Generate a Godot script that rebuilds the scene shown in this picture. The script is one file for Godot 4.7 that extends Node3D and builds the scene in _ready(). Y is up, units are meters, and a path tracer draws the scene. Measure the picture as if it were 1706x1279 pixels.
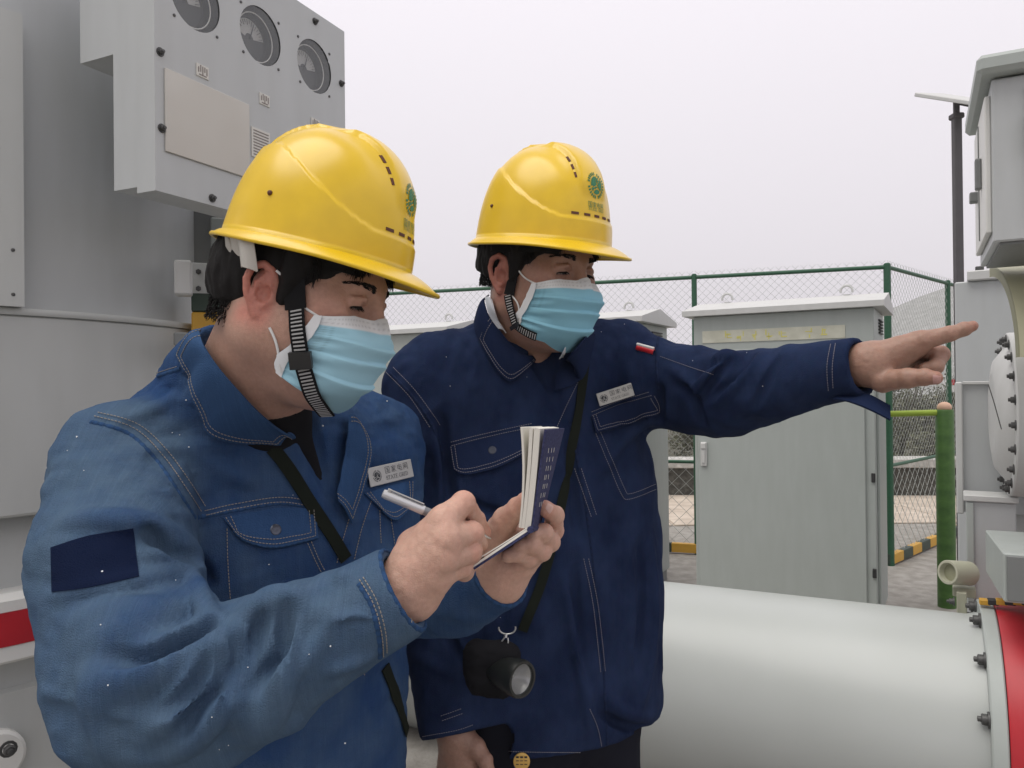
extends Node3D

const F := 1283.0
var cam: Camera3D
var used := {}
var M := {}
var rng := RandomNumberGenerator.new()


func _ready() -> void:
	rng.seed = 7
	# camera
	cam = Camera3D.new()
	cam.name = "camera"
	cam.fov = 52.98
	cam.near = 0.05
	cam.far = 1500.0
	cam.position = Vector3(0, 1.38, 0)
	cam.rotation_degrees = Vector3(0.3, 0, -0.6)
	add_child(cam)
	cam.current = true
	# overcast sky
	var env := Environment.new()
	env.background_mode = Environment.BG_SKY
	var sm := ProceduralSkyMaterial.new()
	sm.sky_top_color = Color(1.46, 1.43, 1.47)
	sm.sky_horizon_color = Color(0.897, 0.880, 0.903)
	sm.sky_curve = 3.0
	sm.ground_bottom_color = Color(0.60, 0.59, 0.58)
	sm.ground_horizon_color = Color(0.855, 0.85, 0.86)
	sm.ground_curve = 0.05
	sm.sun_angle_max = 1.0
	var sky := Sky.new()
	sky.sky_material = sm
	env.sky = sky
	env.background_energy_multiplier = 1.03
	env.tonemap_mode = Environment.TONE_MAPPER_LINEAR
	env.tonemap_exposure = 1.0
	env.sdfgi_enabled = true
	env.ssao_enabled = true
	env.ssil_enabled = true
	env.fog_enabled = true
	env.fog_density = 0.003
	env.fog_light_color = Color(1, 0.99, 1)
	var we := WorldEnvironment.new()
	we.name = "world"
	we.environment = env
	add_child(we)
	var sun := DirectionalLight3D.new()
	sun.name = "overcast_sun"
	sun.light_energy = 0.7
	sun.light_color = Color(1.0, 0.985, 0.965)
	sun.light_angular_distance = 50.0
	sun.shadow_enabled = true
	sun.rotation_degrees = Vector3(-70, -62, 0)
	add_child(sun)
	materials()
	setting()
	left_equipment()
	right_equipment()
	cabinets()
	people()


# ------------------------------------------------------------------ naming
func numbered(called: String) -> String:
	var n: int = used.get(called, 0)
	used[called] = n + 1
	return called if n == 0 else "%s_%03d" % [called, n]


func tag(o: Node3D, label: String, category: String, group := "", kind := "") -> Node3D:
	if label: o.set_meta("label", label)
	if category: o.set_meta("category", category)
	if group: o.set_meta("group", group)
	if kind: o.set_meta("kind", kind)
	return o


func thing(called: String, at: Vector3, label: String, category: String, group := "") -> Node3D:
	var o := Node3D.new()
	o.name = numbered(called)
	o.position = at
	add_child(o)
	return tag(o, label, category, group)


# a part in world coordinates under a thing (or a piece under a part)
func part(called: String, b: Build, m: Material, parent: Node3D) -> MeshInstance3D:
	var o := MeshInstance3D.new()
	o.name = called
	var base := parent.position
	if parent.get_parent() != self:
		base += parent.get_parent().position
	o.mesh = b.commit(base)
	o.material_override = m
	parent.add_child(o, true)
	return o


func lone(called: String, b: Build, m: Material, at: Vector3) -> MeshInstance3D:
	var o := MeshInstance3D.new()
	o.name = numbered(called)
	o.mesh = b.commit(at)
	o.material_override = m
	o.position = at
	add_child(o)
	return o


func struct(called: String, b: Build, m: Material) -> MeshInstance3D:
	var o := lone(called, b, m, Vector3.ZERO)
	o.set_meta("kind", "structure")
	return o


# a point of the photograph's picture plane carried out to a given depth
func P(x: float, y: float, d: float) -> Vector3:
	return cam.position + cam.basis * Vector3((x - 853.0) / F * d, (639.5 - y) / F * d, -d)


func ray(x: float, y: float) -> Vector3:
	return (cam.basis * Vector3((x - 853.0) / F, (639.5 - y) / F, -1.0)).normalized()


func lin(r: float, g: float, b: float) -> Color:
	return Color(r, g, b).linear_to_srgb()


# ------------------------------------------------------------------ mesh builder
class Build:
	var v := PackedVector3Array()
	var n := PackedVector3Array()
	var c := PackedColorArray()
	var uv := PackedVector2Array()
	var ix := PackedInt32Array()
	var col := Color.WHITE

	func commit(base: Vector3) -> ArrayMesh:
		var vv := v
		if base != Vector3.ZERO:
			vv = PackedVector3Array()
			vv.resize(v.size())
			for i in v.size():
				vv[i] = v[i] - base
		var a := []
		a.resize(Mesh.ARRAY_MAX)
		a[Mesh.ARRAY_VERTEX] = vv
		a[Mesh.ARRAY_NORMAL] = n
		a[Mesh.ARRAY_COLOR] = c
		a[Mesh.ARRAY_TEX_UV] = uv
		a[Mesh.ARRAY_INDEX] = ix
		var m := ArrayMesh.new()
		m.add_surface_from_arrays(Mesh.PRIMITIVE_TRIANGLES, a)
		return m

	func vert(p: Vector3, nn: Vector3, t := Vector2.ZERO) -> int:
		v.append(p)
		n.append(nn)
		c.append(col)
		uv.append(t)
		return v.size() - 1

	func tri(a: int, b: int, d: int) -> void:
		# clockwise front, judged by the vertices' own normals
		var g := (v[b] - v[a]).cross(v[d] - v[a])
		if g.dot(n[a] + n[b] + n[d]) > 0.0:
			ix.append_array([a, d, b])
		else:
			ix.append_array([a, b, d])

	func quad(a: Vector3, b: Vector3, cc: Vector3, d: Vector3, out: Vector3) -> void:
		var g := (cc - a).cross(d - b).normalized()
		if g.dot(out) < 0.0:
			g = -g
		var i := vert(a, g, Vector2(0, 0))
		vert(b, g, Vector2(1, 0))
		vert(cc, g, Vector2(1, 1))
		vert(d, g, Vector2(0, 1))
		tri(i, i + 1, i + 2)
		tri(i, i + 2, i + 3)

	# a box with chamfered edges
	func box(at: Vector3, ax: Basis, size: Vector3, bev := 0.003) -> void:
		var s := size * 0.5
		var e := minf(bev, minf(s.x, minf(s.y, s.z)) * 0.6)
		for k in 3:
			for sg in [-1.0, 1.0]:
				var w := Vector3.ZERO
				w[k] = sg
				var k1 := (k + 1) % 3
				var k2 := (k + 2) % 3
				var q := []
				for t in [[-1, -1], [1, -1], [1, 1], [-1, 1]]:
					var p := Vector3.ZERO
					p[k] = sg * s[k]
					p[k1] = t[0] * (s[k1] - e)
					p[k2] = t[1] * (s[k2] - e)
					q.append(at + ax * p)
				quad(q[0], q[1], q[2], q[3], ax * w)
		if e <= 0.0:
			return
		for k in 3:
			var k1 := (k + 1) % 3
			var k2 := (k + 2) % 3
			for s1 in [-1.0, 1.0]:
				for s2 in [-1.0, 1.0]:
					var q := []
					for t in [[-1, 0], [1, 0], [1, 1], [-1, 1]]:
						var p := Vector3.ZERO
						p[k] = t[0] * (s[k] - e)
						p[k1] = s1 * (s[k1] - (0.0 if t[1] == 0 else e))
						p[k2] = s2 * (s[k2] - (e if t[1] == 0 else 0.0))
						q.append(at + ax * p)
					var w := Vector3.ZERO
					w[k1] = s1
					w[k2] = s2
					quad(q[0], q[1], q[2], q[3], ax * w)
		for s0 in [-1.0, 1.0]:
			for s1 in [-1.0, 1.0]:
				for s2 in [-1.0, 1.0]:
					var g: Vector3 = (ax * Vector3(s0, s1, s2)).normalized()
					var i := vert(at + ax * Vector3(s0 * s.x, s1 * (s.y - e), s2 * (s.z - e)), g)
					vert(at + ax * Vector3(s0 * (s.x - e), s1 * s.y, s2 * (s.z - e)), g)
					vert(at + ax * Vector3(s0 * (s.x - e), s1 * (s.y - e), s2 * s.z), g)
					tri(i, i + 1, i + 2)

	# a smooth tube through points; rad is a number or one number per point
	func tube(pts: Array, rad, sides := 8, caps := true, flat := Vector3.ZERO, fs := 1.0) -> void:
		var m := pts.size()
		var up := Vector3.UP
		var rings := []
		var t0: Vector3 = (pts[1] - pts[0]).normalized()
		up = t0.cross(Vector3.RIGHT if absf(t0.x) < 0.8 else Vector3.UP).normalized()
		for i in m:
			var t: Vector3 = (pts[mini(i + 1, m - 1)] - pts[maxi(i - 1, 0)]).normalized()
			up = (up - t * up.dot(t)).normalized()
			var side := t.cross(up)
			var r: float = rad[i] if rad is Array else rad
			var ring := []
			for k in sides:
				var a := TAU * k / sides
				var w := up * cos(a) + side * sin(a)
				var off := w * r
				if fs != 1.0:
					off += flat * (off.dot(flat) * (fs - 1.0))
				ring.append(vert(pts[i] + off, w, Vector2(float(k) / sides, float(i))))
			rings.append(ring)
			if i > 0:
				for k in sides:
					var k2 := (k + 1) % sides
					tri(rings[i - 1][k], ring[k], ring[k2])
					tri(rings[i - 1][k], ring[k2], rings[i - 1][k2])
		if caps:
			for e in [0, m - 1]:
				var t: Vector3 = (pts[1] - pts[0]).normalized() * -1.0 if e == 0 else (pts[m - 1] - pts[m - 2]).normalized()
				var i0 := vert(pts[e], t)
				var first := v.size()
				for k in sides:
					vert(v[rings[e][k]], t)
				for k in sides:
					tri(i0, first + k, first + (k + 1) % sides)

	# profile of Vector2(radius, along axis), swept about an axis; sharp corners stay sharp
	func lathe(at: Vector3, axis: Vector3, prof: Array, segs := 48, from := 0.0, to := TAU, ref := Vector3.ZERO) -> void:
		axis = axis.normalized()
		var x := ref
		if x == Vector3.ZERO:
			x = axis.cross(Vector3.RIGHT if absf(axis.x) < 0.8 else Vector3.UP).normalized()
		else:
			x = (x - axis * x.dot(axis)).normalized()
		var y := axis.cross(x)
		for i in prof.size() - 1:
			var p: Vector2 = prof[i]
			var q: Vector2 = prof[i + 1]
			var d := (q - p).normalized()
			var nr := Vector2(d.y, -d.x)  # (radial, axial) normal
			var np := nr
			var nq := nr
			if i > 0:
				var e: Vector2 = (p - prof[i - 1]).normalized()
				if e.dot(d) > 0.8:
					np = (nr + Vector2(e.y, -e.x)).normalized()
			if i < prof.size() - 2:
				var e: Vector2 = (prof[i + 2] - q).normalized()
				if e.dot(d) > 0.8:
					nq = (nr + Vector2(e.y, -e.x)).normalized()
			var prev := -1
			for s in segs + 1:
				var a := lerpf(from, to, float(s) / segs)
				var w := x * cos(a) + y * sin(a)
				var i0 := vert(at + w * p.x + axis * p.y, w * np.x + axis * np.y, Vector2(float(s) / segs, float(i)))
				vert(at + w * q.x + axis * q.y, w * nq.x + axis * nq.y, Vector2(float(s) / segs, float(i + 1)))
				if prev >= 0:
					if p.x > 1e-6:
						tri(prev, prev + 1, i0)
					if q.x > 1e-6:
						tri(prev + 1, i0 + 1, i0)
				prev = i0

	# a closed sheet of given thickness from a grid of points (rows of equal length) with outward normals
	func slab(g: Array, nr: Array, th: float, uvs := true) -> void:
		var R := g.size()
		var C: int = g[0].size()
		var face := []
		for side in 2:
			var ids := []
			for r in R:
				var row := []
				for k in C:
					var nn: Vector3 = nr[r][k]
					row.append(vert(g[r][k] + nn * (th if side == 0 else 0.0), nn if side == 0 else -nn, Vector2(float(k) / (C - 1), float(r) / (R - 1))))
				ids.append(row)
			for r in R - 1:
				for k in C - 1:
					tri(ids[r][k], ids[r][k + 1], ids[r + 1][k + 1])
					tri(ids[r][k], ids[r + 1][k + 1], ids[r + 1][k])
			face.append(ids)
		var rim := []
		for k in C: rim.append([0, k])
		for r in range(1, R): rim.append([r, C - 1])
		for k in range(C - 2, -1, -1): rim.append([R - 1, k])
		for r in range(R - 2, 0, -1): rim.append([r, 0])
		var mid: Vector3 = g[R / 2][C / 2]
		for i in rim.size():
			var a: Array = rim[i]
			var b: Array = rim[(i + 1) % rim.size()]
			var pa: Vector3 = v[face[0][a[0]][a[1]]]
			var pb: Vector3 = v[face[0][b[0]][b[1]]]
			var qa: Vector3 = v[face[1][a[0]][a[1]]]
			var qb: Vector3 = v[face[1][b[0]][b[1]]]
			if (pa - pb).length() > 1e-6:
				quad(pa, pb, qb, qa, (pa + pb) * 0.5 - mid)

	# a flat polygon (Vector2 list) in a frame, given depth along the frame's z
	func prism(poly: Array, at: Vector3, ax: Basis, depth: float) -> void:
		var pp := PackedVector2Array(poly)
		var t := Geometry2D.triangulate_polygon(pp)
		for side in 2:
			var nn := ax.z * (1.0 if side == 0 else -1.0)
			var first := v.size()
			for p in pp:
				vert(at + ax * Vector3(p.x, p.y, depth if side == 0 else 0.0), nn, p)
			for i in range(0, t.size(), 3):
				tri(first + t[i], first + t[i + 1], first + t[i + 2])
		var ctr := Vector2.ZERO
		for p in pp: ctr += p / pp.size()
		for i in pp.size():
			var p := pp[i]
			var q := pp[(i + 1) % pp.size()]
			var nn2 := Vector2(q.y - p.y, p.x - q.x)
			if Geometry2D.is_polygon_clockwise(pp): nn2 = -nn2
			quad(at + ax * Vector3(p.x, p.y, 0), at + ax * Vector3(q.x, q.y, 0), at + ax * Vector3(q.x, q.y, depth), at + ax * Vector3(p.x, p.y, depth), ax * Vector3(nn2.x, nn2.y, 0))

	func hexbolt(at: Vector3, axis: Vector3, r: float, h: float) -> void:
		axis = axis.normalized()
		lathe(at, axis, [Vector2(r * 1.5, 0), Vector2(r * 1.5, h * 0.18), Vector2(r * 1.02, h * 0.18)], 12)
		lathe(at, axis, [Vector2(r, h * 0.18), Vector2(r, h * 0.72), Vector2(r * 0.84, h * 0.8), Vector2(r * 0.5, h * 0.8)], 6)
		lathe(at, axis, [Vector2(r * 0.52, h * 0.8), Vector2(r * 0.52, h * 1.15), Vector2(0, h * 1.2)], 8)

	func ball(at: Vector3, ax: Basis, r: Vector3, rings := 6, segs := 8) -> void:
		var ids := []
		for i in rings + 1:
			var a := PI * i / rings
			var row := []
			for k in segs + 1:
				var b := TAU * k / segs
				var w := Vector3(sin(a) * cos(b), cos(a), sin(a) * sin(b))
				row.append(vert(at + ax * (w * r), (ax * (w / r)).normalized()))
			ids.append(row)
			if i > 0:
				for k in segs:
					tri(ids[i - 1][k], ids[i - 1][k + 1], ids[i][k + 1])
					tri(ids[i - 1][k], ids[i][k + 1], ids[i][k])

	func absorb(b: Build) -> void:
		var first := v.size()
		v.append_array(b.v)
		n.append_array(b.n)
		c.append_array(b.c)
		uv.append_array(b.uv)
		for i in b.ix:
			ix.append(i + first)


# ------------------------------------------------------------------ distance field on a grid
class Field:
	var o: Vector3
	var h: float
	var nx: int
	var ny: int
	var nz: int
	var f := PackedFloat32Array()

	func _init(lo: Vector3, hi: Vector3, cell: float) -> void:
		o = lo
		h = cell
		nx = int(ceil((hi.x - lo.x) / cell)) + 1
		ny = int(ceil((hi.y - lo.y) / cell)) + 1
		nz = int(ceil((hi.z - lo.z) / cell)) + 1
		f.resize(nx * ny * nz)
		f.fill(0.5)

	func lim(lo: Vector3, hi: Vector3) -> PackedInt32Array:
		return PackedInt32Array([clampi(int((lo.x - o.x) / h), 0, nx), clampi(int((hi.x - o.x) / h) + 2, 0, nx), clampi(int((lo.y - o.y) / h), 0, ny), clampi(int((hi.y - o.y) / h) + 2, 0, ny), clampi(int((lo.z - o.z) / h), 0, nz), clampi(int((hi.z - o.z) / h) + 2, 0, nz)])

	# tapered capsules through points, joined hard among themselves, then smoothly with (or out of) the field
	func chain(pts: Array, rad: Array, k: float, sub := false, flat := Vector3.ZERO, fs := 1.0, skin := 0.0) -> void:
		var big := 0.0
		for r in rad: big = maxf(big, r)
		if fs < 1.0: big /= fs
		var pad := big + k + 2.5 * h
		var lo: Vector3 = pts[0]
		var hi: Vector3 = pts[0]
		for p in pts:
			lo = lo.min(p)
			hi = hi.max(p)
		var L := lim(lo - Vector3.ONE * pad, hi + Vector3.ONE * pad)
		var m := pts.size() - 1
		var A := PackedVector3Array(pts)
		var R := PackedFloat32Array(rad)
		var inv := PackedFloat32Array()
		for i in m: inv.append(1.0 / maxf((A[i + 1] - A[i]).length_squared(), 1e-12))
		var use_flat := fs != 1.0
		var ik := 1.0 / k
		for z in range(L[4], L[5]):
			for y in range(L[2], L[3]):
				var at := (z * ny + y) * nx
				for x in range(L[0], L[1]):
					var old := f[at + x]
					if skin > 0.0 and (old > skin or old < -skin):
						continue
					var p := o + Vector3(x, y, z) * h
					var d := 9.0
					for i in m:
						var a := A[i]
						var ab := A[i + 1] - a
						var t := clampf((p - a).dot(ab) * inv[i], 0.0, 1.0)
						var w := p - a - ab * t
						if use_flat:
							w += flat * (w.dot(flat) * (fs - 1.0))
						var e := w.length() - R[i] - (R[i + 1] - R[i]) * t
						if e < d: d = e
					if sub:
						d = -d
						var q := maxf(k - absf(old - d), 0.0) * ik
						f[at + x] = maxf(old, d) + q * q * k * 0.25
					else:
						var q := maxf(k - absf(old - d), 0.0) * ik
						f[at + x] = minf(old, d) - q * q * k * 0.25

	func ell(c: Vector3, ax: Basis, r: Vector3, k: float, sub := false) -> void:
		var pad := maxf(r.x, maxf(r.y, r.z)) + k + 2.5 * h
		var L := lim(c - Vector3.ONE * pad, c + Vector3.ONE * pad)
		var iv := ax.transposed()
		var ir := Vector3(1.0 / r.x, 1.0 / r.y, 1.0 / r.z)
		var ik := 1.0 / k
		for z in range(L[4], L[5]):
			for y in range(L[2], L[3]):
				var at := (z * ny + y) * nx
				for x in range(L[0], L[1]):
					var old := f[at + x]
					var p := iv * (o + Vector3(x, y, z) * h - c) * ir
					var k0 := p.length()
					var k1 := (p * ir).length()
					var d := k0 * (k0 - 1.0) / maxf(k1, 1e-6)
					if sub:
						d = -d
						var q := maxf(k - absf(old - d), 0.0) * ik
						f[at + x] = maxf(old, d) + q * q * k * 0.25
					else:
						var q := maxf(k - absf(old - d), 0.0) * ik
						f[at + x] = minf(old, d) - q * q * k * 0.25

	# keep only what lies behind a plane, inside a ball about the point
	func cut(p0: Vector3, nn: Vector3, reach: float) -> void:
		var L := lim(p0 - Vector3.ONE * reach, p0 + Vector3.ONE * reach)
		for z in range(L[4], L[5]):
			for y in range(L[2], L[3]):
				var at := (z * ny + y) * nx
				for x in range(L[0], L[1]):
					var w := o + Vector3(x, y, z) * h - p0
					if w.length_squared() < reach * reach:
						f[at + x] = maxf(f[at + x], w.dot(nn))

	func wrinkle(noise: FastNoiseLite, amp: float, ax: Basis, skin := 0.03) -> void:
		var at := 0
		for z in nz:
			for y in ny:
				for x in nx:
					var d := f[at]
					if d < skin and d > -skin:
						var p := ax * (o + Vector3(x, y, z) * h)
						f[at] = d - amp * noise.get_noise_3dv(p)
					at += 1

	# sharp-edged creasing from ridged noise
	func crease(seed_: int, freq: float, amp: float, ax: Basis, skin := 0.03) -> void:
		var n := FastNoiseLite.new()
		n.seed = seed_
		n.frequency = freq
		n.noise_type = FastNoiseLite.TYPE_SIMPLEX_SMOOTH
		n.fractal_type = FastNoiseLite.FRACTAL_RIDGED
		n.fractal_octaves = 2
		n.domain_warp_enabled = true
		n.domain_warp_amplitude = 0.05
		n.domain_warp_frequency = 6.0
		wrinkle(n, amp, ax, skin)

	# takes the stair-steps out of narrow folds
	func soften() -> void:
		var src := f.duplicate()
		var sy := nx
		var sz := nx * ny
		var lim_ := 2.5 * h
		for z in range(1, nz - 1):
			for y in range(1, ny - 1):
				var at := (z * ny + y) * nx
				for x in range(1, nx - 1):
					var i := at + x
					var d := src[i]
					if d < lim_ and d > -lim_:
						f[i] = d * 0.4 + (src[i - 1] + src[i + 1] + src[i - sy] + src[i + sy] + src[i - sz] + src[i + sz]) * 0.1

	func sample(p: Vector3) -> float:
		var q := (p - o) / h
		var x := clampi(int(q.x), 0, nx - 2)
		var y := clampi(int(q.y), 0, ny - 2)
		var z := clampi(int(q.z), 0, nz - 2)
		var a := clampf(q.x - x, 0.0, 1.0)
		var b := clampf(q.y - y, 0.0, 1.0)
		var g := clampf(q.z - z, 0.0, 1.0)
		var i := (z * ny + y) * nx + x
		var j := i + nx
		var s := nx * ny
		var u := lerpf(lerpf(f[i], f[i + 1], a), lerpf(f[j], f[j + 1], a), b)
		i += s
		j += s
		return lerpf(u, lerpf(lerpf(f[i], f[i + 1], a), lerpf(f[j], f[j + 1], a), b), g)

	func normal(p: Vector3) -> Vector3:
		var e := h * 1.2
		return Vector3(sample(p + Vector3(e, 0, 0)) - sample(p - Vector3(e, 0, 0)), sample(p + Vector3(0, e, 0)) - sample(p - Vector3(0, e, 0)), sample(p + Vector3(0, 0, e)) - sample(p - Vector3(0, 0, e))).normalized()

	# first surface along a ray; Vector3.INF when there is none
	func hit(from: Vector3, dir: Vector3) -> Vector3:
		var hi := o + Vector3(nx - 1, ny - 1, nz - 1) * h
		var box := AABB(o, hi - o)
		var t := 0.2
		var was := 0.2
		while t < 3.5:
			var p := from + dir * t
			if not box.has_point(p):
				was = t
				t += 0.01
				continue
			var d := sample(p)
			if d < 0.0:
				var lo := was
				var up := t
				for i in 10:
					var mid := (lo + up) * 0.5
					if sample(from + dir * mid) < 0.0: up = mid
					else: lo = mid
				return from + dir * (lo + up) * 0.5
			was = t
			t += clampf(d * 0.6, 0.002, 0.012)
		return Vector3.INF

	func pull(p: Vector3, off := 0.0) -> Vector3:
		for i in 5:
			p -= normal(p) * (sample(p) - off)
		return p

	# surface nets, added to a builder
	func mesh(b: Build, tint: Callable) -> void:
		var ids := PackedInt32Array()
		ids.resize(nx * ny * nz)
		ids.fill(-1)
		var s := nx * ny
		var far := 4.0 * h
		var V := b.v
		var N := b.n
		var C := b.c
		var U := b.uv
		var I := b.ix
		var off := PackedInt32Array([0, 1, nx, nx + 1, s, s + 1, s + nx, s + nx + 1])
		var ea := PackedInt32Array([0, 2, 4, 6, 0, 1, 4, 5, 0, 1, 2, 3])
		var eb := PackedInt32Array([1, 3, 5, 7, 2, 3, 6, 7, 4, 5, 6, 7])
		var cor := PackedVector3Array()
		for i in 8: cor.append(Vector3(i & 1, (i >> 1) & 1, (i >> 2) & 1))
		var g := PackedFloat32Array()
		g.resize(8)
		for z in nz - 1:
			for y in ny - 1:
				var at := (z * ny + y) * nx
				for x in nx - 1:
					var i := at + x
					var d := f[i]
					if d > far or d < -far:
						continue
					var neg := 0
					for q in 8:
						g[q] = f[i + off[q]]
						if g[q] < 0.0: neg += 1
					if neg == 0 or neg == 8:
						continue
					var sum := Vector3.ZERO
					var cnt := 0
					for e in 12:
						var ga := g[ea[e]]
						var gb := g[eb[e]]
						if (ga < 0.0) != (gb < 0.0):
							sum += cor[ea[e]].lerp(cor[eb[e]], ga / (ga - gb))
							cnt += 1
					var lp := sum / cnt
					var nn := Vector3((g[1] + g[3] + g[5] + g[7]) - (g[0] + g[2] + g[4] + g[6]), (g[2] + g[3] + g[6] + g[7]) - (g[0] + g[1] + g[4] + g[5]), (g[4] + g[5] + g[6] + g[7]) - (g[0] + g[1] + g[2] + g[3])).normalized()
					var p := o + (Vector3(x, y, z) + lp) * h
					ids[i] = V.size()
					V.append(p)
					N.append(nn)
					C.append(tint.call(p, nn))
					U.append(Vector2.ZERO)
		var st := PackedInt32Array([1, nx, s])
		for z in range(1, nz - 1):
			for y in range(1, ny - 1):
				var at := (z * ny + y) * nx
				for x in range(1, nx - 1):
					var i := at + x
					var d := f[i]
					if d > far or d < -far:
						continue
					for k in 3:
						var d2 := f[i + st[k]]
						if (d < 0.0) == (d2 < 0.0):
							continue
						var u := st[(k + 1) % 3]
						var w := st[(k + 2) % 3]
						var a := ids[i - u - w]
						var bb := ids[i - w]
						var cc := ids[i]
						var dd := ids[i - u]
						if a < 0 or bb < 0 or cc < 0 or dd < 0:
							continue
						if d < 0.0:
							I.append_array([a, cc, bb, a, dd, cc])
						else:
							I.append_array([a, bb, cc, a, cc, dd])
		b.v = V
		b.n = N
		b.c = C
		b.uv = U
		b.ix = I

# ------------------------------------------------------------------ materials
func noise_tex(seed_: int, freq: float, lo: Color, hi: Color, size := 256, oct := 4) -> NoiseTexture2D:
	var n := FastNoiseLite.new()
	n.seed = seed_
	n.noise_type = FastNoiseLite.TYPE_SIMPLEX_SMOOTH
	n.frequency = freq
	n.fractal_octaves = oct
	var g := Gradient.new()
	g.set_color(0, lo)
	g.set_color(1, hi)
	var t := NoiseTexture2D.new()
	t.width = size
	t.height = size
	t.seamless = true
	t.noise = n
	t.color_ramp = g
	return t


func bump_tex(seed_: int, freq: float, size := 256, oct := 3) -> NoiseTexture2D:
	return noise_tex(seed_, freq, Color.BLACK, Color.WHITE, size, oct)


func mat(c: Color, rough := 0.6, metal := 0.0, tex: Texture2D = null, scale := 1.0, bump: Texture2D = null, bs := 0.1) -> StandardMaterial3D:
	var m := StandardMaterial3D.new()
	m.albedo_color = c
	m.roughness = rough
	m.metallic = metal
	m.vertex_color_use_as_albedo = true
	if tex:
		m.albedo_texture = tex
	if bump:
		m.heightmap_enabled = true
		m.heightmap_texture = bump
		m.heightmap_scale = bs
	if tex or bump:
		m.uv1_triplanar = true
		m.uv1_scale = Vector3.ONE * scale
	return m


func denim_tex(seed_: int, streak: float) -> ImageTexture:
	var r := RandomNumberGenerator.new()
	r.seed = seed_
	var S := 512
	var im := Image.create(S, S, false, Image.FORMAT_RGB8)
	var colv := PackedFloat32Array()
	var rowv := PackedFloat32Array()
	for i in S:
		colv.append(r.randf_range(-1, 1))
		rowv.append(r.randf_range(-1, 1))
	var n := FastNoiseLite.new()
	n.seed = seed_
	n.frequency = 0.016
	for y in S:
		for x in S:
			var tw := (0.5 if (x + y) % 4 < 2 else -0.5)
			var e := streak * (colv[x] * (0.45 + 0.9 * n.get_noise_2d(x * 3.0, y * 0.6)) + 0.12 * rowv[y]) + 0.10 * tw + r.randf_range(-0.09, 0.09)
			var wv := clampf(0.80 + e * 0.5, 0.0, 1.0)
			var pale := maxf(e, 0.0) * 0.35
			im.set_pixel(x, y, Color(minf(wv + pale, 1.0), minf(wv + pale * 0.8, 1.0), minf(wv + pale * 0.4, 1.0)))
	return ImageTexture.create_from_image(im)


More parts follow.
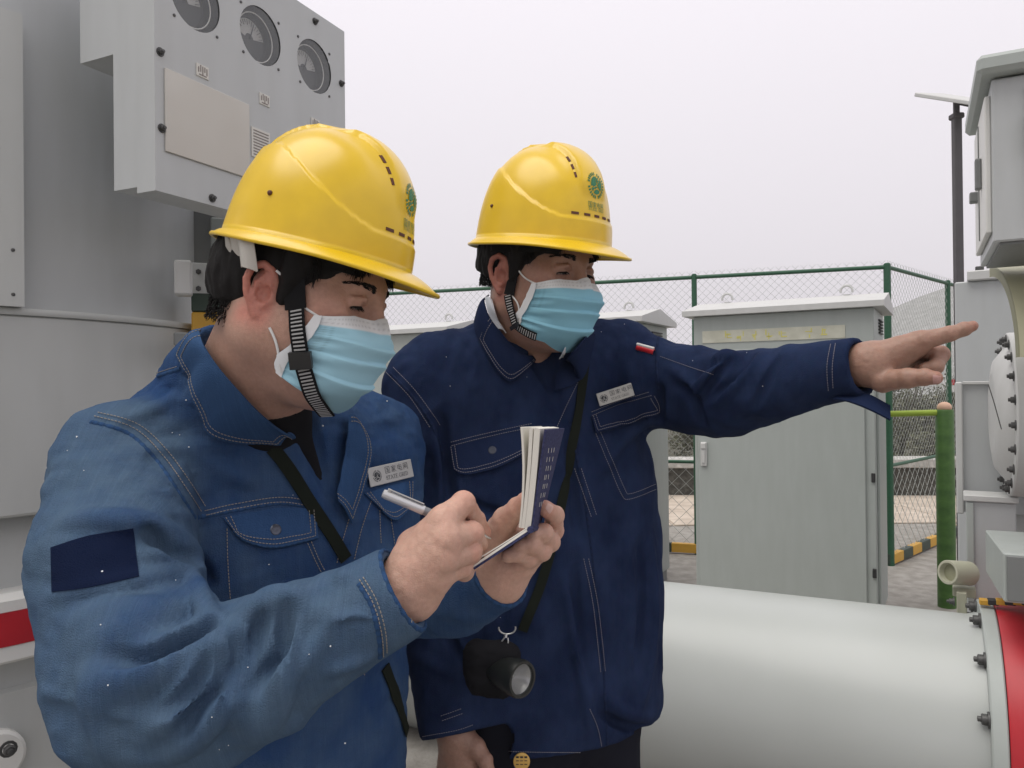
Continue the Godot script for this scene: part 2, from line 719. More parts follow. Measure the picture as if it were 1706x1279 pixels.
func materials() -> void:
	var grime := noise_tex(3, 0.006, Color(0.955, 0.955, 0.95), Color(1, 1, 1), 512, 4)
	var streaks := noise_tex(6, 0.02, Color(0.955, 0.955, 0.95), Color(1, 1, 1), 512, 5)
	M.grey = mat(lin(0.50, 0.52, 0.53), 0.40, 0.0, grime, 0.9)
	M.grey_dark = mat(lin(0.20, 0.21, 0.21), 0.5, 0.0, grime, 0.9)
	M.grey_warm = mat(lin(0.52, 0.535, 0.525), 0.45, 0.0, grime, 0.8)
	M.cab = mat(lin(0.41, 0.445, 0.43), 0.45, 0.0, grime, 0.7)
	M.cab_light = mat(lin(0.58, 0.585, 0.58), 0.5, 0.0, grime, 0.7)
	for k in ["grey", "grey_warm", "cab", "cab_light"]:
		M[k].albedo_texture = streaks
		M[k].uv1_scale = Vector3(1.9, 0.28, 1.9)
		M[k].uv1_world_triplanar = true
	M.pipe = mat(lin(0.46, 0.485, 0.475), 0.36, 0.0, grime, 0.7)
	M.white = mat(lin(0.74, 0.74, 0.72), 0.5, 0.0, grime, 1.0)
	M.plate = mat(lin(0.60, 0.585, 0.545), 0.35, 0.0, noise_tex(4, 0.008, Color(0.94, 0.93, 0.92), Color(1, 1, 1), 256, 3), 2.0)
	M.cream = mat(lin(0.66, 0.65, 0.45), 0.5, 0.0, grime, 1.0)
	M.cream_dull = mat(lin(0.44, 0.44, 0.34), 0.55, 0.0, grime, 1.0)
	M.olive = mat(lin(0.30, 0.30, 0.20), 0.55, 0.0, grime, 1.0)
	M.red = mat(lin(0.52, 0.018, 0.03), 0.42, 0.0, noise_tex(9, 0.03, Color(0.86, 0.86, 0.86), Color(1, 1, 1), 256, 4), 1.3)
	M.bolt = mat(lin(0.10, 0.10, 0.10), 0.5, 0.6, grime, 6.0)
	M.steel = mat(lin(0.55, 0.55, 0.54), 0.3, 0.9)
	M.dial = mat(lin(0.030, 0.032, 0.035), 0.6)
	M.dial_painted_reflection = mat(lin(0.42, 0.42, 0.41), 0.5)  # pale tone painted for the sky reflected in the gauge glass
	M.dark = mat(lin(0.02, 0.021, 0.022), 0.5)
	M.post_dark = mat(lin(0.075, 0.07, 0.075), 0.5, 0.0, grime, 3.0)
	M.fence = mat(lin(0.018, 0.11, 0.055), 0.5, 0.0, noise_tex(12, 0.05, Color(0.75, 0.8, 0.75), Color(1, 1, 1)), 4.0)
	M.wire = mat(lin(0.40, 0.42, 0.40), 0.5, 0.2)
	M.lime = mat(lin(0.34, 0.47, 0.04), 0.5, 0.0, grime, 3.0)
	M.green_post = mat(lin(0.08, 0.185, 0.03), 0.5, 0.0, noise_tex(15, 0.02, Color(0.62, 0.72, 0.6), Color(1, 1, 1), 256, 5), 3.0)
	M.peach = mat(lin(0.66, 0.42, 0.30), 0.6)
	M.yellow_paint = mat(lin(0.60, 0.33, 0.03), 0.5, 0.0, grime, 3.0)
	M.black_green = mat(lin(0.022, 0.045, 0.03), 0.5, 0.0, grime, 3.0)
	M.concrete = mat(lin(0.36, 0.345, 0.32), 0.9, 0.0, noise_tex(21, 0.02, Color(0.80, 0.79, 0.78), Color(1, 1, 1), 512, 6), 0.7, bump_tex(22, 0.12, 512, 4), 0.4)
	M.paving = mat(lin(0.60, 0.52, 0.44), 0.9, 0.0, noise_tex(23, 0.015, Color(0.84, 0.83, 0.82), Color(1, 1, 1), 512, 6), 0.4)
	M.stone = mat(lin(0.12, 0.118, 0.105), 0.9, 0.0, noise_tex(25, 0.03, Color(0.55, 0.55, 0.53), Color(1, 1, 1), 512, 5), 0.8, bump_tex(26, 0.05, 512, 4), 1.2)
	M.cap = mat(lin(0.60, 0.59, 0.57), 0.85, 0.0, noise_tex(27, 0.03, Color(0.75, 0.75, 0.74), Color(1, 1, 1), 256, 5), 1.0)
	M.brick_red = mat(lin(0.22, 0.085, 0.06), 0.9, 0.0, noise_tex(28, 0.03, Color(0.7, 0.7, 0.7), Color(1, 1, 1), 256, 5), 0.7)
	M.soil = mat(lin(0.09, 0.085, 0.06), 0.95, 0.0, noise_tex(29, 0.01, Color(0.6, 0.62, 0.55), Color(1, 1, 1), 256, 5), 0.03)
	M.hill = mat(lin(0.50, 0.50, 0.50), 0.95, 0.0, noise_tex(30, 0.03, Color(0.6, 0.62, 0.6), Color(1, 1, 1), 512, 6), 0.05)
	M.leaf = mat(lin(0.14, 0.145, 0.10), 0.9)
	M.bark = mat(lin(0.07, 0.055, 0.045), 0.9)
	var glass := StandardMaterial3D.new()
	glass.transparency = BaseMaterial3D.TRANSPARENCY_ALPHA
	glass.albedo_color = Color(0.8, 0.83, 0.84, 0.12)
	glass.roughness = 0.03
	M.glass = glass
	M.label = mat(lin(0.62, 0.61, 0.57), 0.4)
	M.ink = mat(lin(0.035, 0.04, 0.05), 0.6)
	M.ink_soft = mat(lin(0.22, 0.19, 0.18), 0.6)
	M.faded = mat(lin(0.64, 0.64, 0.55), 0.6, 0.0, noise_tex(31, 0.02, Color(0.86, 0.86, 0.84), Color(1, 1, 1)), 2.0)
	M.faded_ink = mat(lin(0.62, 0.58, 0.18), 0.6)
	# people
	M.denim_a = mat(Color.WHITE, 0.86, 0.0, denim_tex(41, 0.20), 9.0, bump_tex(42, 0.10, 512, 4), 0.10)
	M.denim_b = mat(Color.WHITE, 0.86, 0.0, denim_tex(43, 0.10), 9.0, bump_tex(44, 0.10, 512, 4), 0.07)
	M.thread_a = mat(lin(0.30, 0.27, 0.24), 0.8)
	M.thread_b = mat(lin(0.25, 0.24, 0.27), 0.8)
	var skin := mat(Color.WHITE, 0.52, 0.0, noise_tex(51, 0.05, Color(0.90, 0.88, 0.88), Color(1, 1, 1), 512, 5), 6.0, bump_tex(52, 0.16, 512, 3), 0.035)
	skin.subsurf_scatter_enabled = true
	skin.subsurf_scatter_strength = 0.12
	M.skin = skin
	M.eye = mat(Color.WHITE, 0.15)
	M.hair = mat(lin(0.009, 0.008, 0.008), 0.62)
	M.hair.metallic_specular = 0.28
	M.cloth_black = mat(lin(0.014, 0.014, 0.016), 0.9, 0.0, null, 1.0, bump_tex(53, 0.1), 0.08)
	M.cloth_white = mat(lin(0.62, 0.65, 0.70), 0.9)
	M.trousers = mat(lin(0.014, 0.015, 0.022), 0.9, 0.0, null, 1.0, bump_tex(54, 0.06), 0.12)
	var hat := mat(lin(0.80, 0.53, 0.010), 0.28, 0.0, noise_tex(55, 0.02, Color(0.93, 0.92, 0.90), Color(1, 1, 1), 256, 5), 4.0)
	hat.clearcoat_enabled = true
	hat.clearcoat = 0.15
	hat.clearcoat_roughness = 0.25
	M.hat = hat
	M.hat_dark = mat(lin(0.10, 0.03, 0.012), 0.6)
	M.logo = mat(lin(0.012, 0.17, 0.065), 0.5)
	M.strap = mat(lin(0.014, 0.014, 0.015), 0.8)
	M.strap_grey = mat(lin(0.36, 0.36, 0.36), 0.8)
	M.buckle = mat(lin(0.02, 0.02, 0.021), 0.35)
	M.mask = mat(Color.WHITE, 0.8, 0.0, null, 30.0, bump_tex(56, 0.2), 0.02)
	M.loop = mat(lin(0.75, 0.75, 0.74), 0.8)
	M.olive_strap = mat(lin(0.014, 0.017, 0.013), 0.85)
	M.badge = mat(lin(0.50, 0.50, 0.49), 0.28, 0.35)
	M.paper = mat(lin(0.72, 0.70, 0.64), 0.85)
	M.cover = mat(lin(0.085, 0.092, 0.19), 0.6, 0.0, noise_tex(57, 0.06, Color(0.5, 0.5, 0.55), Color(1, 1, 1), 256, 4), 14.0)
	M.pen = mat(lin(0.55, 0.56, 0.58), 0.18, 0.4)
	M.pen_grey = mat(lin(0.20, 0.21, 0.23), 0.3, 0.2)
	M.button = mat(lin(0.09, 0.10, 0.13), 0.35, 0.7)
	M.snow = mat(lin(0.85, 0.86, 0.88), 0.7)
	M.reflector = mat(lin(0.35, 0.35, 0.35), 0.32, 0.9)
	for k in ["denim_a", "denim_b", "cloth_black", "trousers", "strap", "olive_strap", "thread_a", "thread_b", "cover"]:
		M[k].metallic_specular = 0.14
	M.rubber = mat(lin(0.012, 0.014, 0.013), 0.42)
	M.leather = mat(lin(0.02, 0.019, 0.018), 0.5)
	M.gold = mat(lin(0.60, 0.38, 0.10), 0.45, 0.3)
	M.red_plastic = mat(lin(0.55, 0.02, 0.03), 0.3)
	M.white_plastic = mat(lin(0.75, 0.75, 0.74), 0.3)


# ------------------------------------------------------------------ setting
func sheet(x0: float, x1: float, z0: float, z1: float, y: float, nx := 1, nz := 1) -> Build:
	var b := Build.new()
	for i in nx:
		for k in nz:
			var xa := lerpf(x0, x1, float(i) / nx)
			var xb := lerpf(x0, x1, float(i + 1) / nx)
			var za := lerpf(z0, z1, float(k) / nz)
			var zb := lerpf(z0, z1, float(k + 1) / nz)
			b.quad(Vector3(xa, y, za), Vector3(xb, y, za), Vector3(xb, y, zb), Vector3(xa, y, zb), Vector3.UP)
	return b


func strip_wall(b: Build, pts: Array, y0: float, y1: float, th: float) -> void:
	for i in pts.size() - 1:
		var a: Vector3 = pts[i]
		var c: Vector3 = pts[i + 1]
		var d := (c - a)
		d.y = 0
		var ax := Basis(d.normalized(), Vector3.UP, d.normalized().cross(Vector3.UP))
		var mid := (a + c) * 0.5
		mid.y = (y0 + y1) * 0.5
		b.box(mid, ax, Vector3(d.length() + 0.004, y1 - y0, th), 0.01)


func setting() -> void:
	struct("ground", sheet(-110, 110, -130, 40, 0.0, 4, 4), M.soil)
	struct("concrete_yard", sheet(-6, 9, -7.6, 6, 0.004), M.concrete)
	var pc := struct("paved_court", sheet(-14, 24, -11.0, -7.6, 0.008), M.paving)
	for i in 10:
		for k in 3:
			var b := Build.new()
			b.box(Vector3(0.2 + i * 0.92, 0.012, -8.05 - k * 0.95), Basis(), Vector3(0.90, 0.02, 0.93), 0.006)
			part("paving_slab", b, M.paving, pc)
	# hazy hill, part of its haze put into the pale surface colour
	var hb := Build.new()
	var hn := FastNoiseLite.new()
	hn.seed = 5
	hn.frequency = 0.012
	var rows := []
	for r in 9:
		var row := []
		for k in 41:
			var x := -100.0 + k * 5.0
			var t := r / 8.0
			var top := 2.4 + 13.0 * smoothstep(30.0, 62.0, x) + 1.6 * hn.get_noise_2d(x * 2.0, 3.0) + 0.6 * hn.get_noise_2d(x * 12.0, 9.0)
			row.append(Vector3(x, top * sin(t * PI * 0.5) - 0.2, -72.0 - 30.0 * t + 4.0 * hn.get_noise_2d(x * 2.0, r * 22.0)))
		rows.append(row)
	for r in 8:
		for k in 40:
			hb.quad(rows[r][k], rows[r][k + 1], rows[r + 1][k + 1], rows[r + 1][k], Vector3(0, 1, 1))
	struct("hazy_hill", hb, M.hill)
	# low curved wall with a pale cap
	var wp := []
	for i in 15:
		var x := -2.0 + i * 0.72
		wp.append(Vector3(x, 0, -9.62 - 0.018 * (x - 5.0) * (x - 5.0) + (0.0 if x < 4.0 else 0.10 * (x - 4.0))))
	var w := thing("curved_low_wall", Vector3(3, 0, -9.7), "low curved dark stone wall with a pale rounded cap beyond the chain-link fence", "wall")
	for i in wp.size() - 1:
		var b := Build.new()
		strip_wall(b, [wp[i], wp[i + 1]], 0.0, 0.36, 0.30)
		part("stone", b, M.stone, w)
		b = Build.new()
		strip_wall(b, [wp[i], wp[i + 1]], 0.362, 0.47, 0.42)
		part("cap_stone", b, M.cap, w)
	var rb := Build.new()
	strip_wall(rb, [Vector3(3.2, 0, -12.4), Vector3(5.35, 0, -11.9)], 0.0, 0.98, 0.2)
	var rw := lone("red_brown_wall", rb, M.brick_red, Vector3(4.3, 0, -12.1))
	tag(rw, "short red-brown wall behind the curved low wall and the corner fence post", "wall")
	# shrubs and hazy trees beyond the fence
	var spots := [[5.2, -12.9, 1.35, 0.75], [6.3, -12.6, 1.55, 0.85], [7.3, -12.9, 1.5, 0.8], [8.3, -13.4, 1.7, 0.9], [3.4, -14.2, 1.3, 0.8], [1.6, -13.6, 1.2, 0.8], [6.0, -10.6, 0.75, 0.5], [7.0, -10.9, 0.8, 0.55]]
	var where := ["grey-green shrub beside the red-brown wall, behind the fence", "dense grey-green shrub seen under the pointing hand", "grey-green shrub behind the lime rail, right of the shrub under the hand", "tall grey-green shrub farthest right behind the green post", "low shrub behind the red-brown wall, left of it", "low dull shrub seen between the two tall cabinets", "small twiggy dark plant on the paved court left of the green post", "small dark plant behind the green post near the low wall"]
	for i in spots.size():
		var s: Array = spots[i]
		shrub(Vector3(s[0], 0, s[1]), s[2], s[3], where[i], i)
	# little red and white notice beyond the fence
	var nb := thing("notice_board", Vector3(6.95, 0, -12.0), "small red and white notice board on a post beyond the fence", "sign")
	var b1 := Build.new()
	b1.tube([Vector3(6.95, 0, -12.02), Vector3(6.95, 1.5, -12.02)], 0.02)
	part("post", b1, M.steel, nb)
	b1 = Build.new()
	b1.box(Vector3(6.95, 1.40, -12.0), Basis(), Vector3(0.26, 0.09, 0.012), 0.002)
	part("red_panel", b1, M.red, nb)
	b1 = Build.new()
	b1.box(Vector3(6.95, 1.30, -12.0), Basis(), Vector3(0.26, 0.10, 0.012), 0.002)
	part("white_panel", b1, M.white, nb)
	fence()
	barrier()
	# lamp post with a solar head
	var base := P(1597, 480, 4.2)
	base.y = 0
	var lp := thing("solar_lamp_post", base, "dark grey square lamp post with a flat solar panel head beside the roofed cabinet", "street lamp")
	var topy := P(1597, 196, 4.2).y
	var b2 := Build.new()
	b2.box(Vector3(base.x, topy * 0.5, base.z), Basis(), Vector3(0.042, topy, 0.042), 0.006)
	part("post", b2, M.post_dark, lp)
	b2 = Build.new()
	b2.box(Vector3(base.x, topy + 0.008, base.z), Basis(), Vector3(0.060, 0.03, 0.060), 0.006)
	part("collar", b2, M.post_dark, lp)
	b2 = Build.new()
	b2.tube([Vector3(base.x, topy, base.z), Vector3(base.x, topy + 0.095, base.z)], 0.017)
	b2.tube([Vector3(base.x, topy + 0.085, base.z), P(1640, 180, 4.12)], 0.011)
	part("bracket", b2, M.post_dark, lp)
	b2 = Build.new()
	var pa := P(1546, 158, 4.35)
	var pb := P(1640, 172, 4.0)
	var dx := (pb - pa).normalized()
	var dn := (Vector3(0.05, 0.9, 0.42) - dx * Vector3(0.05, 0.9, 0.42).dot(dx)).normalized()
	b2.box((pa + pb) * 0.5, Basis(dx, dn, dx.cross(dn)), Vector3((pb - pa).length(), 0.022, 0.19), 0.004)
	part("solar_panel", b2, M.cab_light, lp)


func leaves(b: Build, at: Vector3, r: Vector3, count: int, size: float, seed_: int, clumps := 9) -> void:
	var g := RandomNumberGenerator.new()
	g.seed = seed_
	var cl := []
	for i in clumps:
		var w := Vector3(g.randfn(), g.randfn(), g.randfn()).normalized() * g.randf_range(0.3, 0.85)
		cl.append([at + w * r, g.randf_range(0.25, 0.5), g.randf_range(0.75, 1.2)])
	for i in count:
		var c: Array = cl[g.randi() % clumps]
		var w := Vector3(g.randfn(), g.randfn(), g.randfn()) * 0.55
		var p: Vector3 = c[0] + w * r * c[1]
		if p.y < 0.03: p.y = g.randf_range(0.03, 0.2)
		var n := Vector3(g.randfn(), g.randfn() + 0.5, g.randfn()).normalized()
		var u := n.cross(Vector3(g.randfn(), g.randfn(), g.randfn())).normalized()
		var v := n.cross(u)
		var s := size * g.randf_range(0.6, 1.3)
		var k: float = c[2] * g.randf_range(0.8, 1.2)
		b.col = Color(k, k * g.randf_range(0.95, 1.1), k * g.randf_range(0.8, 1.0))
		var i0 := b.vert(p - u * s, n)
		b.vert(p + v * s * 0.4, n)
		b.vert(p + u * s, n)
		b.vert(p - v * s * 0.4, n)
		b.tri(i0, i0 + 1, i0 + 2)
		b.tri(i0, i0 + 2, i0 + 3)
	b.col = Color.WHITE


func shrub(at: Vector3, hgt: float, wid: float, label: String, i: int) -> void:
	var t := thing("shrub", at, label, "shrub", "shrubs beyond the fence")
	var b := Build.new()
	var g := RandomNumberGenerator.new()
	g.seed = 60 + i
	for k in 9:
		var w := Vector3(g.randf_range(-1, 1) * wid * 0.7, hgt * g.randf_range(0.6, 1.0), g.randf_range(-1, 1) * wid * 0.5)
		b.tube([at, at + w * 0.5 + Vector3(0, 0.1, 0), at + w], [0.018, 0.012, 0.004], 5)
	part("stem", b, M.bark, t)
	b = Build.new()
	leaves(b, at + Vector3(0, hgt * 0.55, 0), Vector3(wid, hgt * 0.5, wid * 0.7), 5000, 0.036, 80 + i, 24)
	var p := part("foliage", b, M.leaf, t)
	p.set_meta("kind", "stuff")


func wires(b: Build, a: Vector3, c: Vector3, y0: float, y1: float, cell: float, r: float) -> void:
	var d := c - a
	d.y = 0
	var L := d.length()
	d /= L
	var H := y1 - y0
	var n := int((L + H) / cell)
	var nrm := d.cross(Vector3.UP)
	for fam in 2:
		for i in range(1, n + 1):
			var s := i * cell
			# the line u + v = s, clipped to the bay
			var u0 := minf(s, L)
			var v0 := s - u0
			var v1 := minf(s, H)
			var u1 := s - v1
			if v0 > H or u1 > L: continue
			if fam == 1:
				u0 = L - u0
				u1 = L - u1
			var p := a + d * u0 + Vector3(0, y0 + v0 - a.y, 0) + nrm * (0.0012 if fam == 0 else -0.0012)
			var q := a + d * u1 + Vector3(0, y0 + v1 - a.y, 0) + nrm * (0.0012 if fam == 0 else -0.0012)
			if (p - q).length() > 0.01:
				b.tube([p, q], r, 4, false)


func fence() -> void:
	var corner := P(1480, 640, 5.85)
	corner.y = 0
	var left := Vector3(-1.36, 0, -0.45)
	var right := (P(1590, 640, 6.96) - P(1480, 640, 5.85))
	right.y = 0
	right = right.normalized() * 1.43
	var pts := []
	for i in range(6, 0, -1): pts.append(corner + left * i)
	pts.append(corner)
	for i in range(1, 4): pts.append(corner + right * i)
	var t := thing("chain_link_fence", corner, "green chain-link fence with posts, rails and a yellow and black base beam", "fence")
	var H := 2.29
	for i in pts.size():
		var p: Vector3 = pts[i]
		var b := Build.new()
		var r := 0.026 if p == corner else 0.022
		b.tube([p, p + Vector3(0, H, 0)], r, 12)
		b.ball(p + Vector3(0, H, 0), Basis(), Vector3(r, r * 0.5, r), 4, 10)
		part("post", b, M.fence, t)
	for i in pts.size() - 1:
		var p: Vector3 = pts[i]
		var q: Vector3 = pts[i + 1]
		var e := (q - p).normalized() * 0.02
		for y in [H - 0.02, 0.76]:
			var b := Build.new()
			b.tube([p + e + Vector3(0, y, 0), q - e + Vector3(0, y, 0)], 0.016 if y > 1.0 else 0.014, 8)
			part("top_rail" if y > 1.0 else "middle_rail", b, M.fence, t)
		var b2 := Build.new()
		wires(b2, p, q, 0.78, H + 0.03, 0.062, 0.0011)
		wires(b2, p, q, 0.09, 0.75, 0.115, 0.0018)
		var ch := part("chain_link", b2, M.wire, t)
		ch.set_meta("kind", "stuff")
		var d := (q - p).normalized()
		var ax := Basis(d, Vector3.UP, d.cross(Vector3.UP))
		var n := 7
		for k in n:
			var b3 := Build.new()
			b3.box(p + (q - p) * ((k + 0.5) / n) + Vector3(0, 0.055, 0), ax, Vector3((q - p).length() / n - 0.001, 0.075, 0.05), 0.003)
			part("base_beam", b3, M.yellow_paint if (k + i) % 2 == 0 else M.black_green, t)


func barrier() -> void:
	var at := P(1576, 900, 4.75)
	at.y = 0
	var t := thing("green_barrier_post", at, "thick green barrier post with a peach cap and a lime rail, beside the grey equipment", "barrier")
	var b := Build.new()
	var top := P(1576, 682, 4.75).y
	b.lathe(at, Vector3.UP, [Vector2(0.052, 0), Vector2(0.052, top - 0.01), Vector2(0.046, top), Vector2(0, top)], 24)
	part("post", b, M.green_post, t)
	b = Build.new()
	b.ball(at + Vector3(0, top + 0.012, 0), Basis(), Vector3(0.042, 0.036, 0.042), 8, 16)
	part("cap", b, M.peach, t)
	b = Build.new()
	b.tube([P(1300, 694, 5.0), P(1572, 687, 4.75)], 0.019, 12)
	part("rail", b, M.lime, t)
	b = Build.new()
	var q := P(1300, 694, 5.0)
	b.tube([Vector3(q.x, 0, q.z), q + Vector3(0, 0.06, 0)], 0.045, 16)
	part("post", b, M.green_post, t)


# ------------------------------------------------------------------ tall cabinets
func cabinet(corner: Vector3, label: String, full: bool) -> void:
	# corner: the front right foot; the front runs to the left and away
	var fx := Vector3(0.866, 0, 0.5)
	var bk := Vector3(0.5, 0, -0.866)
	var ax := Basis(fx, Vector3.UP, -bk)
	var W := 1.0
	var D := 0.6
	var H := 1.80
	var t := thing("outdoor_cabinet", corner, label, "cabinet", "tall grey outdoor cabinets")
	var o := corner - fx * W  # front left foot
	var at := func(x: float, y: float, z: float) -> Vector3: return o + fx * x + Vector3(0, y, 0) + bk * z
	var b := Build.new()
	b.box(at.call(W / 2, H / 2 + 0.04, D / 2), ax, Vector3(W, H - 0.08, D), 0.004)
	part("shell", b, M.cab, t)
	b = Build.new()
	b.box(at.call(W / 2, 0.04, D / 2), ax, Vector3(W - 0.03, 0.08, D - 0.03), 0.003)
	part("plinth", b, M.grey_dark, t)
	b = Build.new()
	b.box(at.call(W / 2 - 0.012, H / 2 - 0.055, -0.009), ax, Vector3(W - 0.075, H - 0.30, 0.018), 0.004)
	part("door", b, M.cab, t)
	var d := t.get_node("door")
	b = Build.new()
	b.box(at.call(0.062, 0.97, -0.026), ax, Vector3(0.038, 0.145, 0.016), 0.004)
	b.box(at.call(0.062, 1.02, -0.039), ax, Vector3(0.03, 0.036, 0.012), 0.004)
	b.box(at.call(0.062, 0.955, -0.037), ax, Vector3(0.02, 0.075, 0.008), 0.003)
	part("handle", b, M.cab_light, d)
	for y in [0.35, 0.87, 1.45]:
		b = Build.new()
		b.box(at.call(W - 0.012, y, -0.006), ax, Vector3(0.02, 0.05, 0.012), 0.002)
		part("hinge", b, M.dark, d)
	# the right side: a sunk panel with seams, and a vent
	b = Build.new()
	b.box(at.call(W + 0.007, H / 2 - 0.05, D / 2), ax, Vector3(0.014, H - 0.3, D - 0.14), 0.003)
	part("side_panel", b, M.cab, t)
	b = Build.new()
	for k in 5:
		b.box(at.call(W + 0.006, H - 0.05 - k * 0.018, D * 0.62), ax, Vector3(0.012, 0.009, 0.2), 0.001)
	part("vent", b, M.dark, t)
	# pitched roof with a fascia and lifting eyes
	b = Build.new()
	var ov := 0.055
	var prof := [Vector2(-ov, 0), Vector2(D + ov, 0), Vector2(D + ov, 0.032), Vector2(D / 2, 0.105), Vector2(-ov, 0.032)]
	b.prism(prof, at.call(-ov, H + 0.002, 0), Basis(bk, Vector3.UP, fx), W + 2 * ov)
	part("roof", b, M.cab_light, t)
	for x in [0.13, W - 0.17]:
		b = Build.new()
		var ring := []
		for k in 15:
			var a := lerpf(-0.3, PI + 0.3, k / 14.0)
			ring.append(at.call(x, H + 0.100 + 0.032 + sin(a) * 0.032, D / 2) + fx * cos(a) * 0.032)
		b.tube(ring, 0.0075, 8)
		b.tube([at.call(x, H + 0.09, D / 2), at.call(x, H + 0.112, D / 2)], 0.02, 10)
		part("lifting_eye", b, M.cab_light, t)
	if not full:
		return
	b = Build.new()
	b.box(at.call(0.455, H - 0.125, -0.003), ax, Vector3(0.80, 0.073, 0.004), 0.001)
	part("faded_label_strip", b, M.faded, t)
	var ls := t.get_node("faded_label_strip")
	b = Build.new()
	var g := RandomNumberGenerator.new()
	g.seed = 4
	for k in 9:
		if k in [0, 6]: continue
		# worn, unreadable characters: a few blurred strokes each
		for s in 4:
			b.box(at.call(0.13 + k * 0.077 + g.randf_range(-0.015, 0.015), H - 0.125 + g.randf_range(-0.018, 0.018), -0.0055), ax, Vector3(g.randf_range(0.012, 0.036), g.randf_range(0.004, 0.010), 0.0012) if s % 2 == 0 else Vector3(g.randf_range(0.004, 0.008), g.randf_range(0.02, 0.04), 0.0012), 0.0003)
	part("worn_lettering", b, M.faded_ink, ls).set_meta("kind", "stuff")
	for k in 2:
		b = Build.new()
		b.box(at.call(0.21, 1.555 - k * 0.036, -0.020), ax, Vector3(0.085, 0.010, 0.012), 0.002)
		part("louvre", b, M.grey_dark, t)


func cabinets() -> void:
	var a := P(1457, 640, 4.2)
	a.y = 0
	cabinet(a, "tall grey outdoor cabinet with a faded yellow label strip, right of both men", true)
	var b := P(1062, 640, 5.0)
	b.y = 0
	cabinet(b, "tall grey outdoor cabinet half hidden behind the pointing man's shoulder", false)
	var c := P(742, 640, 5.7)
	c.y = 0
	cabinet(c, "tall pale cabinet seen between the two men's heads", false)


# ------------------------------------------------------------------ equipment on the left
func plate_with_holes(b: Build, at: Callable, out: Vector3, W: float, y0: float, y1: float, holes: Array, r: float) -> void:
	var q := r + 0.012
	var x := 0.0
	for hc in holes:
		var c: Vector2 = hc
		b.quad(at.call(x, y0), at.call(c.x - q, y0), at.call(c.x - q, y1), at.call(x, y1), out)
		b.quad(at.call(c.x - q, y0), at.call(c.x + q, y0), at.call(c.x + q, c.y - q), at.call(c.x - q, c.y - q), out)
		b.quad(at.call(c.x - q, c.y + q), at.call(c.x + q, c.y + q), at.call(c.x + q, y1), at.call(c.x - q, y1), out)
		var n := 40
		for i in n:
			var a0 := TAU * i / n
			var a1 := TAU * (i + 1) / n
			var d0 := Vector2(cos(a0), sin(a0))
			var d1 := Vector2(cos(a1), sin(a1))
			var s0 := c + d0 * q / maxf(absf(d0.x), absf(d0.y))
			var s1 := c + d1 * q / maxf(absf(d1.x), absf(d1.y))
			b.quad(at.call(c.x + d0.x * r, c.y + d0.y * r), at.call(c.x + d1.x * r, c.y + d1.y * r), at.call(s1.x, s1.y), at.call(s0.x, s0.y), out)
		x = c.x + q
	b.quad(at.call(x, y0), at.call(W, y0), at.call(W, y1), at.call(x, y1), out)


